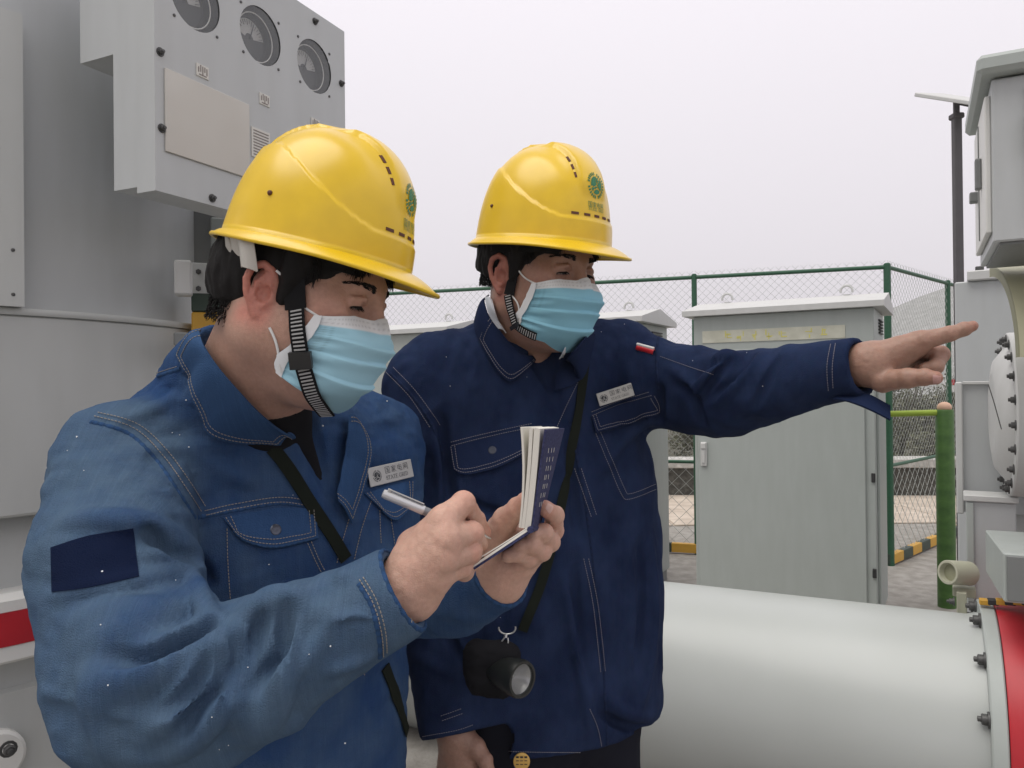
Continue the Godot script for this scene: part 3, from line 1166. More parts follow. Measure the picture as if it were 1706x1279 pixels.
func left_equipment() -> void:
	var eye := cam.position.y
	var C := Vector3(-1.5, 0, -1.95)
	# where the sight line through the left edge meets the tank, for its heights
	var dl := ray(30, 640)
	dl.y = 0
	dl = dl.normalized()
	var bl := dl.dot(-C)
	var dep := -(dl * (-bl - sqrt(bl * bl - (C.length_squared() - 0.73 * 0.73)))).z
	var hy := func(y: float) -> float: return P(30, y, dep).y
	var t := thing("grey_vertical_tank", C, "big grey cylindrical tank with a red and white band, behind the man writing", "tank")
	var b := Build.new()
	var yl: float = hy.call(519)
	var y8: float = hy.call(861)
	var y9: float = hy.call(986)
	var yr: float = hy.call(1015)
	var yq: float = hy.call(1070)
	var yw: float = hy.call(1100)
	b.lathe(C, Vector3.UP, [Vector2(0.70, yl), Vector2(0.70, 2.55)], 96)
	b.lathe(C, Vector3.UP, [Vector2(0.70, 2.55), Vector2(0.0, 2.62)], 96)
	part("upper_shell", b, M.grey, t)
	b = Build.new()
	b.lathe(C, Vector3.UP, [Vector2(0.70, y8), Vector2(0.722, y8), Vector2(0.727, y8 + 0.005), Vector2(0.727, yl - 0.010), Vector2(0.722, yl - 0.004), Vector2(0.70, yl - 0.004)], 96)
	part("middle_shell", b, M.grey_warm, t)
	b = Build.new()
	b.lathe(C, Vector3.UP, [Vector2(0.705, yl - 0.006), Vector2(0.733, yl - 0.006), Vector2(0.735, yl - 0.003), Vector2(0.735, yl + 0.004), Vector2(0.733, yl + 0.007), Vector2(0.70, yl + 0.007)], 96)
	part("ledge", b, M.grey_warm, t)
	b = Build.new()
	b.lathe(C, Vector3.UP, [Vector2(0.672, y9 - 0.01), Vector2(0.672, y8 + 0.002)], 96)
	part("neck", b, M.grey_warm, t)
	b = Build.new()
	b.lathe(C, Vector3.UP, [Vector2(0.67, yr + 0.001), Vector2(0.735, yr + 0.001), Vector2(0.735, y9 - 0.012), Vector2(0.728, y9 - 0.008), Vector2(0.72, y9), Vector2(0.67, y9)], 96)
	part("flange", b, M.white, t)
	b = Build.new()
	b.lathe(C, Vector3.UP, [Vector2(0.67, yw), Vector2(0.728, yw), Vector2(0.735, yw + 0.006), Vector2(0.735, yq - 0.001), Vector2(0.67, yq - 0.001)], 96)
	part("flange", b, M.white, t)
	b = Build.new()
	b.lathe(C, Vector3.UP, [Vector2(0.67, yq), Vector2(0.737, yq), Vector2(0.737, yr), Vector2(0.67, yr)], 96)
	part("red_band", b, M.red, t)
	b = Build.new()
	b.lathe(C, Vector3.UP, [Vector2(0.70, 0.0), Vector2(0.70, yw - 0.065), Vector2(0.685, yw - 0.06), Vector2(0.685, yw + 0.001)], 96)
	part("lower_shell", b, M.grey_warm, t)
	# the raised cover on its left: an arc sheet with a rounded top corner
	var dir := ray(40, 300)
	dir.y = 0
	dir = dir.normalized()
	var oc := -C
	var bq := dir.dot(oc)
	var tt := -bq - sqrt(bq * bq - (oc.length_squared() - 0.752 * 0.752))
	var w := dir * tt - C
	var a40 := atan2(-w.z, w.x)
	var y0 := yl + 0.008
	var y1 := P(10, 26, dep).y
	var g := []
	var nr := []
	for r in 13:
		var row := []
		var nrow := []
		for k in 25:
			var a := lerpf(a40 - 1.3, a40, k / 24.0)
			var wd := Vector3(cos(a), 0, -sin(a))
			var y := lerpf(y0, y1, r / 12.0)
			row.append(C + wd * 0.702 + Vector3(0, y, 0))
			nrow.append(wd)
		g.append(row)
		nr.append(nrow)
	b = Build.new()
	b.slab(g, nr, 0.050)
	part("cover_plate", b, M.grey_warm, t)
	for yy in [P(30, 420, dep).y, yl + 0.03]:
		b = Build.new()
		var wd := Vector3(cos(a40 - 0.025), 0, -sin(a40 - 0.025))
		b.lathe(C + wd * 0.751 + Vector3(0, yy, 0), wd, [Vector2(0.0035, 0), Vector2(0.0035, 0.002), Vector2(0, 0.003)], 10)
		part("screw", b, M.bolt, t.get_node("cover_plate"))
	# round port with a bolt low on the left
	var pw := P(-6, 1262, dep - 0.02)
	b = Build.new()
	var pd := (Vector3(0, pw.y, 0) - pw)
	pd = (Vector3(pw.x, 0, pw.z) - C).normalized()
	b.lathe(pw - pd * 0.03, pd, [Vector2(0.05, -0.05), Vector2(0.05, 0.03), Vector2(0.044, 0.036), Vector2(0.0, 0.036)], 28)
	part("port", b, M.white, t)
	b = Build.new()
	b.hexbolt(P(14, 1247, dep - 0.06), pd, 0.010, 0.018)
	part("bolt", b, M.bolt, t.get_node("port"))

	# the box with three round windows
	var N := Vector3(-0.643, 0, -1.379)
	var fd := Vector3(0.425, 0, -0.905)
	var ld := Vector3(-0.905, 0, -0.425)
	var out := -ld
	var at := func(s: float, y: float) -> Vector3: return N + fd * s + Vector3(0, eye + y, 0)
	var yb := 0.372
	var yt := 0.872
	var yn := P(165, 100, 1.45).y - eye
	var W := 0.55
	var q := thing("gauge_box", N + Vector3(0, eye + yb, 0), "grey steel box with three round gauge windows above the man writing", "gauge box")
	b = Build.new()
	b.prism([Vector2(0.037, yb), Vector2(0.099, yb), Vector2(0.099, yn), Vector2(0.19, yn), Vector2(0.19, yt - 0.002), Vector2(0.037, yt - 0.002)], at.call(0.002, 0), Basis(ld, Vector3.UP, fd), W - 0.004)
	part("housing", b, M.grey, q)
	b = Build.new()
	var holes := [Vector2(0.094, 0.745), Vector2(0.266, 0.745), Vector2(0.438, 0.745)]
	var pt := func(s: float, y: float) -> Vector3: return at.call(s, y) + out * 0.011
	var bk := func(s: float, y: float) -> Vector3: return at.call(s, y) - out * 0.036
	plate_with_holes(b, pt, out, W, yb - 0.012, yt, holes, 0.0595)
	b.quad(bk.call(0, yb - 0.012), pt.call(0, yb - 0.012), pt.call(0, yt), bk.call(0, yt), -fd)
	b.quad(bk.call(W, yb - 0.012), pt.call(W, yb - 0.012), pt.call(W, yt), bk.call(W, yt), fd)
	b.quad(bk.call(0, yb - 0.012), pt.call(0, yb - 0.012), pt.call(W, yb - 0.012), bk.call(W, yb - 0.012), Vector3.DOWN)
	b.quad(bk.call(0, yt), pt.call(0, yt), pt.call(W, yt), bk.call(W, yt), Vector3.UP)
	b.quad(bk.call(0, yb - 0.012), bk.call(W, yb - 0.012), bk.call(W, yb), bk.call(0, yb), -out)
	part("front_plate", b, M.grey, q)
	for i in 3:
		var c: Vector2 = holes[i]
		var cc: Vector3 = at.call(c.x, c.y)
		b = Build.new()
		b.lathe(cc, out, [Vector2(0.0, -0.032), Vector2(0.058, -0.032), Vector2(0.0594, -0.031), Vector2(0.0594, 0.0105)], 40)
		part("gauge", b, M.dark, q)
		var gg: Node3D = q.get_child(q.get_child_count() - 1)
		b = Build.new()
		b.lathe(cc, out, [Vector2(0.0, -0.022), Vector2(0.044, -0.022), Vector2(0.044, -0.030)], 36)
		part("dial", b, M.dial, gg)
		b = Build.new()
		b.lathe(cc - out * 0.0212, out, [Vector2(0.012, 0.0), Vector2(0.042, 0.0)], 28, -1.35, 1.35, Vector3.UP)  # pale upper half painted in for the sky's reflection on the pane
		part("scale", b, M.dial_painted_reflection, gg)
		b = Build.new()
		for k in 15:
			var a := lerpf(-1.25, 1.25, k / 14.0)
			var tw := Vector3.UP * cos(a) + out.cross(Vector3.UP) * sin(a)
			b.tube([cc - out * 0.0208 + tw * (0.033 if k % 2 else 0.029), cc - out * 0.0208 + tw * 0.040], 0.0006, 4)
		part("tick_marks", b, M.dark, gg)
		b = Build.new()
		var ring := []
		for k in 33:
			var a := TAU * k / 32.0
			ring.append(cc - out * 0.004 + (fd * cos(a) + Vector3.UP * sin(a)) * 0.050)
		b.tube(ring, 0.0012, 6, false)
		part("rim_wire", b, M.white, gg)
		b = Build.new()
		b.tube([cc - out * 0.019, cc - out * 0.019 + fd * 0.012 + Vector3.UP * 0.036], [0.0016, 0.0006], 5)
		part("needle", b, M.dark, gg)
		b = Build.new()
		b.lathe(cc, out, [Vector2(0.0, 0.0088), Vector2(0.0592, 0.0088)], 40)
		part("pane", b, M.glass, gg)
		for a in [0.75, 2.45, 3.95, 5.5]:
			b = Build.new()
			var sp: Vector3 = pt.call(c.x + cos(a) * 0.073, c.y + sin(a) * 0.073)
			b.lathe(sp, out, [Vector2(0.003, 0), Vector2(0.003, 0.0015), Vector2(0, 0.0022)], 8)
			part("screw", b, M.bolt, q)
	b = Build.new()
	b.box(pt.call(0.124, 0.511) + out * 0.002, Basis(fd, Vector3.UP, fd.cross(Vector3.UP)), Vector3(0.208, 0.152, 0.004), 0.001)
	part("blank_plate", b, M.plate, q)
	for sy in [Vector2(0.108, 0.612), Vector2(0.274, 0.613), Vector2(0.438, 0.612)]:
		b = Build.new()
		b.box(pt.call(sy.x, sy.y) + out * 0.001, Basis(fd, Vector3.UP, fd.cross(Vector3.UP)), Vector3(0.030, 0.024, 0.002), 0.0005)
		part("small_label", b, M.label, q)
		var lab: Node3D = q.get_child(q.get_child_count() - 1)
		b = Build.new()
		for k in 5:
			var xx: float = -0.010 + k * 0.005
			b.box(pt.call(sy.x + xx, sy.y + (0.004 if k % 2 else 0.001)) + out * 0.0023, Basis(fd, Vector3.UP, fd.cross(Vector3.UP)), Vector3(0.0022, 0.010 + 0.003 * (k % 3), 0.0008), 0.0002)
		b.box(pt.call(sy.x, sy.y - 0.008) + out * 0.0023, Basis(fd, Vector3.UP, fd.cross(Vector3.UP)), Vector3(0.018, 0.002, 0.0008), 0.0002)
		part("marking", b, M.ink_soft, lab)
	b = Build.new()
	b.box(pt.call(0.262, 0.515) + out * 0.001, Basis(fd, Vector3.UP, fd.cross(Vector3.UP)), Vector3(0.054, 0.062, 0.002), 0.0005)
	part("lined_label", b, M.label, q)
	var ll := q.get_node("lined_label")
	b = Build.new()
	for k in 9:
		b.box(pt.call(0.262, 0.540 - k * 0.0062) + out * 0.0023, Basis(fd, Vector3.UP, fd.cross(Vector3.UP)), Vector3(0.044, 0.0022, 0.0008), 0.0002)
	part("marking", b, M.ink_soft, ll)
	for sy in [Vector2(0.012, 0.612), Vector2(0.014, 0.475), Vector2(0.535, 0.74), Vector2(0.44, 0.85), Vector2(0.27, 0.85), Vector2(0.1, 0.85), Vector2(0.535, 0.50), Vector2(0.13, 0.374)]:
		b = Build.new()
		b.hexbolt(pt.call(sy.x, sy.y), out, 0.0055, 0.009)
		part("bolt", b, M.bolt, q)
	b = Build.new()
	var arm: Vector3 = at.call(0.36, yb + 0.22) + ld * 0.19
	b.box(arm + ld * 0.07, Basis(fd, Vector3.UP, fd.cross(Vector3.UP)), Vector3(0.16, 0.14, 0.2), 0.004)
	part("mounting_arm", b, M.grey_dark, q)

	# striped post and bracket between tank and man
	var sp2 := P(348, 520, 1.86)
	var s := thing("striped_post", Vector3(sp2.x, 0, sp2.z), "narrow post painted in dark green and orange bands behind the writing man's neck", "post")
	var bax := Basis(Vector3.UP, 0.35)
	var ytop := P(340, 490, 1.86).y
	for k in 12:
		b = Build.new()
		var hgt := 0.046 if k == 0 else 0.10
		var yc := ytop - 0.023 if k == 0 else ytop - 0.046 - 0.05 - (k - 1) * 0.10
		b.box(Vector3(sp2.x, yc, sp2.z), bax, Vector3(0.075, hgt - 0.001, 0.06), 0.003)
		part("painted_band", b, M.black_green if k % 2 == 0 else M.yellow_paint, s)
	b = Build.new()
	b.box(P(343, 465, 1.84), bax, Vector3(0.068, 0.075, 0.02), 0.003)
	part("mounting_plate", b, M.grey_warm, s)
	for xy in [Vector2(331, 453), Vector2(357, 453), Vector2(331, 481), Vector2(357, 481)]:
		b = Build.new()
		b.hexbolt(P(xy.x, xy.y, 1.828), bax.z, 0.0065, 0.01)
		part("bolt", b, M.bolt, s)
	b = Build.new()
	b.box(P(306, 464, 1.74), bax, Vector3(0.036, 0.078, 0.05), 0.004)
	part("hinge_block", b, M.cab_light, s)
	b = Build.new()
	b.box(P(303, 566, 1.72), bax, Vector3(0.03, 0.03, 0.06), 0.003)
	part("clip", b, M.grey_dark, s)
	b = Build.new()
	b.box(P(342, 392, 1.98), bax, Vector3(0.12, 0.16, 0.05), 0.004)
	part("dark_panel", b, M.grey_dark, s)
	b = Build.new()
	b.box(P(400, 425, 2.0), bax, Vector3(0.14, 0.18, 0.05), 0.004)
	part("pale_panel", b, M.cab, s)


# ------------------------------------------------------------------ equipment on the right
func right_equipment() -> void:
	var al := deg_to_rad(27.0)
	var A := Vector3(cos(al), 0, sin(al))
	var Bk := Vector3(sin(al), 0, -cos(al))  # away from the camera
	var R := 0.35
	var top := P(1630, 1030, 2.4)
	var c := top - Vector3(0, R, 0)
	var t := thing("large_grey_pipe", Vector3(c.x, 0, c.z), "large pale grey horizontal pipe with a bolted flange and a red band, at lower right", "pipe")
	var b := Build.new()
	b.lathe(c, A, [Vector2(R, -2.5), Vector2(R, -0.03), Vector2(R + 0.010, 0.002)], 96)
	part("pipe_body", b, M.pipe, t)
	b = Build.new()
	b.lathe(c, A, [Vector2(R, 0.0), Vector2(R + 0.045, 0.0), Vector2(R + 0.049, 0.004), Vector2(R + 0.049, 0.036), Vector2(R + 0.045, 0.04), Vector2(R, 0.04)], 96)
	part("flange", b, M.cab, t)
	b = Build.new()
	b.lathe(c, A, [Vector2(R, -2.52), Vector2(R + 0.045, -2.52), Vector2(R + 0.049, -2.516), Vector2(R + 0.049, -2.48), Vector2(R + 0.045, -2.478), Vector2(R, -2.478)], 96)
	b.lathe(c, A, [Vector2(0.0, -2.525), Vector2(R + 0.04, -2.525)], 64)
	part("end_flange", b, M.cab_light, t)
	b = Build.new()
	b.lathe(c, A, [Vector2(R, 0.042), Vector2(R + 0.048, 0.042), Vector2(R + 0.050, 0.046), Vector2(R + 0.050, 0.19), Vector2(R + 0.045, 0.194), Vector2(R, 0.194)], 96)
	part("red_band", b, M.red, t)
	b = Build.new()
	b.lathe(c, A, [Vector2(R - 0.01, 0.195), Vector2(R - 0.01, 0.9), Vector2(0, 0.9)], 96)
	part("pipe_body", b, M.pipe, t)
	for k in 14:
		var a := TAU * k / 14.0 + 0.22
		var w := Vector3.UP * cos(a) - Bk * sin(a)
		b = Build.new()
		b.hexbolt(c + w * (R + 0.025) - A * 0.001, -A, 0.0150, 0.025)
		part("bolt", b, M.bolt, t)
	for k in 2:
		b = Build.new()
		var lc: Vector3 = c - A * (0.5 + k * 1.4)
		b.box(Vector3(lc.x, (c.y - R) * 0.5 + 0.02, lc.z), Basis(A, Vector3.UP, A.cross(Vector3.UP)), Vector3(0.12, c.y - R + 0.05, 0.3), 0.004)
		part("pedestal", b, M.grey_dark, t)

	# cream cover shell over a bolted grey drum
	var a2 := deg_to_rad(19.0)
	var A2 := Vector3(cos(a2), 0, sin(a2))
	var X0 := P(1648, 447, 2.52)
	var cr := 0.31
	var cc := X0 - Vector3(0, cr, 0)
	t = thing("cream_cover", cc, "cream curved metal cover with an olive edge, just right of the pointing finger", "cover")
	b = Build.new()
	b.lathe(cc, A2, [Vector2(cr - 0.03, 0.0), Vector2(cr - 0.003, 0.0), Vector2(cr, 0.003)], 48, 0.0, 1.54, Vector3.UP)
	b.lathe(cc, A2, [Vector2(cr - 0.012, 0.9), Vector2(cr - 0.012, 0.0)], 48, 0.0, 1.54, Vector3.UP)
	part("rim", b, M.olive, t)
	b = Build.new()
	b.lathe(cc, A2, [Vector2(cr, 0.003), Vector2(cr, 0.9)], 48, 0.0, 1.54, Vector3.UP)
	for e in [0.0, 1.54]:
		var w: Vector3 = Vector3.UP * cos(e) + A2.cross(Vector3.UP) * sin(e)
		b.quad(cc + w * (cr - 0.012), cc + w * cr, cc + w * cr + A2 * 0.9, cc + w * (cr - 0.012) + A2 * 0.9, A2.cross(w) * signf(e - 0.5))
	part("shell", b, M.cream, t)

	var dc := P(1682, 690, 2.72)
	dc += A * 0.02
	t = thing("bolted_drum", dc, "light grey drum with a thick flange ringed by dark bolts under the cream cover", "drum")
	b = Build.new()
	b.lathe(dc, A, [Vector2(0.14, -0.075), Vector2(0.19, -0.068), Vector2(0.235, -0.035), Vector2(0.24, -0.03)], 64)
	b.lathe(dc, A, [Vector2(0, -0.075), Vector2(0.14, -0.075)], 32)
	part("end_cone", b, M.cab_light, t)
	b = Build.new()
	b.lathe(dc, A, [Vector2(0.2, -0.03), Vector2(0.283, -0.03), Vector2(0.288, -0.025), Vector2(0.288, 0.012), Vector2(0.284, 0.016), Vector2(0.284, 0.02), Vector2(0.288, 0.024), Vector2(0.288, 0.058), Vector2(0.283, 0.062), Vector2(0.2, 0.062)], 72)
	part("flange", b, M.cab_light, t)
	b = Build.new()
	b.lathe(dc, A, [Vector2(0.262, 0.06), Vector2(0.262, 0.8), Vector2(0, 0.8)], 72)
	part("body", b, M.grey, t)
	for k in 20:
		var a := TAU * k / 20.0 + 0.1
		var w := Vector3.UP * cos(a) - Bk * sin(a)
		b = Build.new()
		b.hexbolt(dc + w * 0.264 - A * 0.03, -A, 0.0115, 0.018)
		part("bolt", b, M.bolt, t)
	b = Build.new()
	b.tube([P(1646, 640, 2.55), P(1655, 668, 2.52), P(1668, 715, 2.50)], 0.0016, 8)
	part("cable", b, M.bolt, t)

	# tall enclosure behind
	var ax := Basis(Vector3.UP, deg_to_rad(-31.0))
	var e0 := P(1592, 640, 3.55)
	t = thing("tall_grey_enclosure", Vector3(e0.x + 0.4, 0, e0.z), "tall plain grey enclosure behind the pointing finger, its top level with the fence rail", "enclosure")
	var eh := P(1592, 470, 3.55).y
	b = Build.new()
	b.box(Vector3(e0.x, eh * 0.5, e0.z) + ax * Vector3(0.42, 0, -0.3), ax, Vector3(0.84, eh, 0.6), 0.006)
	part("shell", b, M.grey, t)
	b = Build.new()
	b.box(Vector3(e0.x, eh + 0.022, e0.z) + ax * Vector3(0.47, 0, -0.3), ax, Vector3(0.84, 0.045, 0.66), 0.005)
	part("lid", b, M.cab_light, t)
	b = Build.new()
	b.box(Vector3(e0.x, eh + 0.058, e0.z) + ax * Vector3(0.10, 0, -0.05), ax, Vector3(0.035, 0.025, 0.035), 0.004)
	part("lug", b, M.bolt, t)

	# switch box with a pale folded edge
	var f0 := P(1592, 745, 2.95)
	t = thing("grey_switch_box", f0, "flat grey switch box with a pale folded left edge, below the bolted drum", "switch box")
	var ax2 := Basis(Vector3.UP, deg_to_rad(-30.0))
	b = Build.new()
	b.box(f0 + ax2 * Vector3(0.19, 0, -0.06), ax2, Vector3(0.36, 0.49, 0.12), 0.004)
	part("shell", b, M.grey, t)
	b = Build.new()
	b.box(f0 + ax2 * Vector3(0.012, 0.0, 0.01), ax2, Vector3(0.024, 0.50, 0.03), 0.004)
	b.box(f0 + ax2 * Vector3(0.19, 0.246, 0.006), ax2, Vector3(0.33, 0.012, 0.022), 0.002)
	part("folded_edge", b, M.cab_light, t)
	b = Build.new()
	b.box(f0 + ax2 * Vector3(0.19, -0.245 - 0.3, -0.07), ax2, Vector3(0.22, 0.6, 0.08), 0.004)
	part("stand", b, M.grey_warm, t)
	# box below it
	var h0 := P(1610, 920, 2.75)
	t = thing("narrow_grey_box", h0, "narrow upright grey box with a pale top, between the green post and the pipe", "junction box")
	b = Build.new()
	b.box(h0 + ax2 * Vector3(0.075, 0, -0.06), ax2, Vector3(0.15, 0.37, 0.12), 0.004)
	part("shell", b, M.grey, t)
	b = Build.new()
	b.box(h0 + ax2 * Vector3(0.075, 0.196, -0.055), ax2, Vector3(0.165, 0.022, 0.14), 0.003)
	part("lid", b, M.cab_light, t)
	b = Build.new()
	b.box(h0 + ax2 * Vector3(0.012, 0, 0.006), ax2, Vector3(0.024, 0.36, 0.012), 0.003)
	part("folded_edge", b, M.cab, t)
	b = Build.new()
	b.box(Vector3(h0.x, (h0.y - 0.19) * 0.5, h0.z) + ax2 * Vector3(0.075, 0, -0.06), ax2, Vector3(0.08, h0.y - 0.19, 0.06), 0.004)
	part("stand", b, M.grey_warm, t)
	# near box seen from its left side
	var k0 := P(1671, 921, 2.12)
	var k1 := P(1641, 863, 2.46)
	var back := (k1 - k0)
	back.y = 0
	var ln := back.length()
	back = back.normalized()
	var right := Vector3(-back.z, 0, back.x)
	t = thing("near_grey_case", k0, "grey case lying level with a paler top and darker front, above the red band", "case")
	b = Build.new()
	var hh := 0.135
	var cen := k0 + back * ln * 0.5 + right * 0.25 - Vector3(0, hh * 0.5, 0)
	b.box(cen, Basis(right, Vector3.UP, -back), Vector3(0.5, hh, ln), 0.004)
	part("shell", b, M.cab, t)
	b = Build.new()
	b.box(k0 + right * 0.25 - Vector3(0, hh * 0.5, 0) - back * 0.004, Basis(right, Vector3.UP, -back), Vector3(0.485, hh - 0.012, 0.008), 0.002)
	part("front_plate", b, M.grey_dark, t)  # dark plate over the front; the shell keeps one even grey
	b = Build.new()
	b.box(Vector3(cen.x, (cen.y - hh * 0.5) * 0.5, cen.z), Basis(right, Vector3.UP, -back), Vector3(0.1, cen.y - hh * 0.5, 0.1), 0.004)
	part("stand", b, M.grey_dark, t)
	# pale tube with an open end
	var u0 := P(1578, 953, 2.62)
	var u1 := P(1614, 955, 2.655)
	t = thing("pale_pipe_stub", u0, "short cream pipe stub with an open dark end beside the foot of the green post", "pipe stub")
	b = Build.new()
	b.lathe(u0, (u1 - u0), [Vector2(0.026, 0.04), Vector2(0.032, 0.0), Vector2(0.039, 0.0), Vector2(0.041, 0.003), Vector2(0.041, 0.10)], 32)
	part("tube", b, M.cream_dull, t)
	b = Build.new()
	b.lathe(u0, (u1 - u0), [Vector2(0.0, 0.02), Vector2(0.031, 0.02)], 24)
	part("inside", b, M.olive, t)
	b = Build.new()
	b.box(P(1606, 985, 2.66), ax2, Vector3(0.07, 0.03, 0.05), 0.003)
	b.box(P(1602, 1010, 2.6), ax2, Vector3(0.03, 0.10, 0.03), 0.003)
	part("bracket", b, M.cream_dull, t)
	b = Build.new()
	b.hexbolt(P(1590, 1002, 2.58), -A, 0.010, 0.02)
	part("bolt", b, M.bolt, t)
	# hazard strip on the pipe flange
	t = thing("hazard_strip", P(1670, 1003, 2.3), "thin yellow and black striped bar on top of the red-banded flange", "hazard strip")
	for k in 6:
		b = Build.new()
		b.box(P(1640 + k * 14, 1002, 2.36 - k * 0.012), Basis(A, Vector3.UP, A.cross(Vector3.UP)), Vector3(0.029, 0.016, 0.03), 0.002)
		part("painted_piece", b, M.yellow_paint if k % 2 == 0 else M.dark, t)

	# roofed control cabinet, top right
	var Nn := P(1655, 403, 2.0)
	var Lf := P(1633, 445, 2.43)
	var u := Lf - Nn
	u.y = 0
	var D := u.length()
	u = u.normalized()
	var w2 := Vector3(-u.z, 0, u.x)
	if w2.x < 0: w2 = -w2
	var axc := Basis(w2, Vector3.UP, -u)
	t = thing("roofed_control_cabinet", Nn, "pale grey control cabinet with an overhanging roof at the top right edge", "control cabinet")
	var H := P(1650, 132, 2.0).y - Nn.y
	var Wd := 0.55
	var at := func(x: float, y: float, z: float) -> Vector3: return Nn + w2 * x + Vector3(0, y, 0) + u * z
	b = Build.new()
	b.box(at.call(Wd / 2, H / 2, D / 2), axc, Vector3(Wd, H, D), 0.004)
	part("shell", b, M.grey, t)
	b = Build.new()
	b.box(at.call(Wd / 2 + 0.035, H / 2, -0.006), axc, Vector3(Wd - 0.075, H - 0.07, 0.012), 0.003)
	part("front_door", b, M.grey, t)
	b = Build.new()
	b.box(at.call(0.083, 0.27, -0.022), axc, Vector3(0.028, 0.095, 0.02), 0.003)
	part("handle", b, M.cab_light, t.get_node("front_door"))
	b = Build.new()
	b.box(at.call(-0.007, H / 2, D / 2), axc, Vector3(0.014, H - 0.06, D - 0.07), 0.003)
	part("side_door", b, M.white, t)  # whiter than the front: this face's sky light is put into its colour
	var sd := t.get_node("side_door")
	b = Build.new()
	b.box(at.call(-0.022, 0.22, D * 0.36), axc, Vector3(0.016, 0.085, 0.03), 0.003)
	b.box(at.call(-0.022, 0.19, D * 0.70), axc, Vector3(0.026, 0.03, 0.035), 0.003)
	part("latch", b, M.grey_dark, sd)
	b = Build.new()
	b.box(at.call(-0.016, H * 0.5, D * 0.52), axc, Vector3(0.003, H - 0.09, 0.004), 0.0008)
	part("seam", b, M.grey_dark, sd)
	b = Build.new()
	b.box(at.call(Wd / 2, H + 0.030, D / 2), axc, Vector3(Wd + 0.07, 0.05, D + 0.09), 0.012)
	part("roof", b, M.cab, t)
	b = Build.new()
	b.box(at.call(Wd / 2, -0.004, D / 2), axc, Vector3(Wd - 0.03, 0.008, D - 0.03), 0.001)
	part("base_plate", b, M.grey_dark, t)
	b = Build.new()
	var foot: Vector3 = at.call(Wd * 0.8, 0, D * 0.5)
	b.box(Vector3(foot.x, foot.y * 0.5, foot.z), axc, Vector3(0.12, foot.y, 0.12), 0.005)
	part("stand", b, M.grey_dark, t)


# ------------------------------------------------------------------ people: shared tools
func hp(f: Field, x: float, y: float) -> Vector3:
	return f.hit(cam.position, ray(x, y))


# a polyline of picture points, rounded into a finer one
func fine(poly: Array, step := 6.0) -> Array:
	var out := []
	var m := poly.size()
	for i in m - 1:
		var p0: Vector2 = poly[maxi(i - 1, 0)]
		var p1: Vector2 = poly[i]
		var p2: Vector2 = poly[i + 1]
		var p3: Vector2 = poly[mini(i + 2, m - 1)]
		var n := maxi(1, int(p1.distance_to(p2) / step))
		for k in n:
			out.append(p1.cubic_interpolate(p2, p0, p3, float(k) / n))
	out.append(poly[m - 1])
	return out


func V(a: Array) -> Array:
	var o := []
	for i in range(0, a.size(), 2): o.append(Vector2(a[i], a[i + 1]))
	return o


func on(f: Field, poly: Array, off := 0.0, step := 6.0) -> Array:
	var out := []
	for q in fine(poly, step):
		var p := hp(f, q.x, q.y)
		if p == Vector3.INF: continue
		if out.size() and (p - out[-1]).length() > 0.06: continue
		out.append(p + f.normal(p) * off if off != 0.0 else p)
	return out


# cloth folds: ridges rise from the cloth, valleys sink into it
func fold(f: Field, px: Array, r: float, lift: float, sub := false) -> void:
	lift = lift * 2.5 if sub else minf(lift * 1.5, r * 1.25)
	var pts := on(f, V(px), 0.0, 9.0)
	if pts.size() < 3: return
	var m := pts.size()
	var nn := []
	for p in pts: nn.append(f.normal(p))
	for k in 5:
		for i in range(1, m - 1):
			pts[i] = (pts[i - 1] + pts[i] * 2.0 + pts[i + 1]) * 0.25
		for i in m:
			nn[i] = (nn[maxi(i - 1, 0)] + nn[i] * 2.0 + nn[mini(i + 1, m - 1)]).normalized()
	var layers := maxi(1, int(ceil(lift / r))) if sub else 1
	for l in layers:
		var rad := []
		var c := []
		for i in m:
			var t := float(i) / (m - 1)
			var s := pow(sin(PI * clampf(t, 0.0, 1.0)), 0.6) * (l + 1.0) / layers
			c.append(pts[i] + nn[i] * (r - lift * s) if sub else pts[i] - nn[i] * (r - lift * s))
			rad.append(r * (1.0 - 0.18 * l))
		f.chain(c, rad, r * (0.5 if sub else 0.55), sub, Vector3.ZERO, 1.0, 0.06)


# topstitching: short threads lying on the cloth
func stitch(b: Build, f: Field, px: Array, off := 0.0012, gap := 0.0042, r := 0.00055) -> void:
	thread(b, on(f, V(px), off, 4.0), f, gap, r)


func thread(b: Build, pts: Array, f: Field, gap: float, r: float) -> void:
	if pts.size() < 2: return
	var acc := 0.0
	var i := 0
	var p: Vector3 = pts[0]
	var start := p
	var inside := true
	var left := gap * 0.68
	while i < pts.size() - 1:
		var q: Vector3 = pts[i + 1]
		var d := p.distance_to(q)
		if d < left:
			left -= d
			p = q
			i += 1
			continue
		p = p.move_toward(q, left)
		if inside and start.distance_to(p) > 1e-4:
			b.tube([start, p], r, 4, false)
		inside = not inside
		start = p
		left = gap * (0.68 if inside else 0.32)


# a felled seam: a narrow raised ridge that puckers between its stitches, worn pale on the puckers
func welt(b: Build, f: Field, px: Array, r := 0.0035, sink := 0.0018) -> void:
	var pts := on(f, V(px), -sink, 2.2)
	pucker(b, pts, r)


func pucker(b: Build, pts: Array, r: float) -> void:
	if pts.size() < 2: return
	var rad := []
	var g := RandomNumberGenerator.new()
	g.seed = pts.size()
	var ph := 0.0
	var wear := []
	for i in pts.size():
		ph += g.randf_range(0.8, 1.6)
		var s := 0.5 + 0.5 * sin(ph)
		rad.append(r * (0.92 + 0.18 * s))
		wear.append(0.85 + 0.95 * s * s)
	var first := b.v.size()
	b.tube(pts, rad, 8)
	for i in pts.size():
		for k in 8:
			b.c[first + i * 8 + k] = Color(wear[i], wear[i] * 0.95, wear[i] * 0.88)


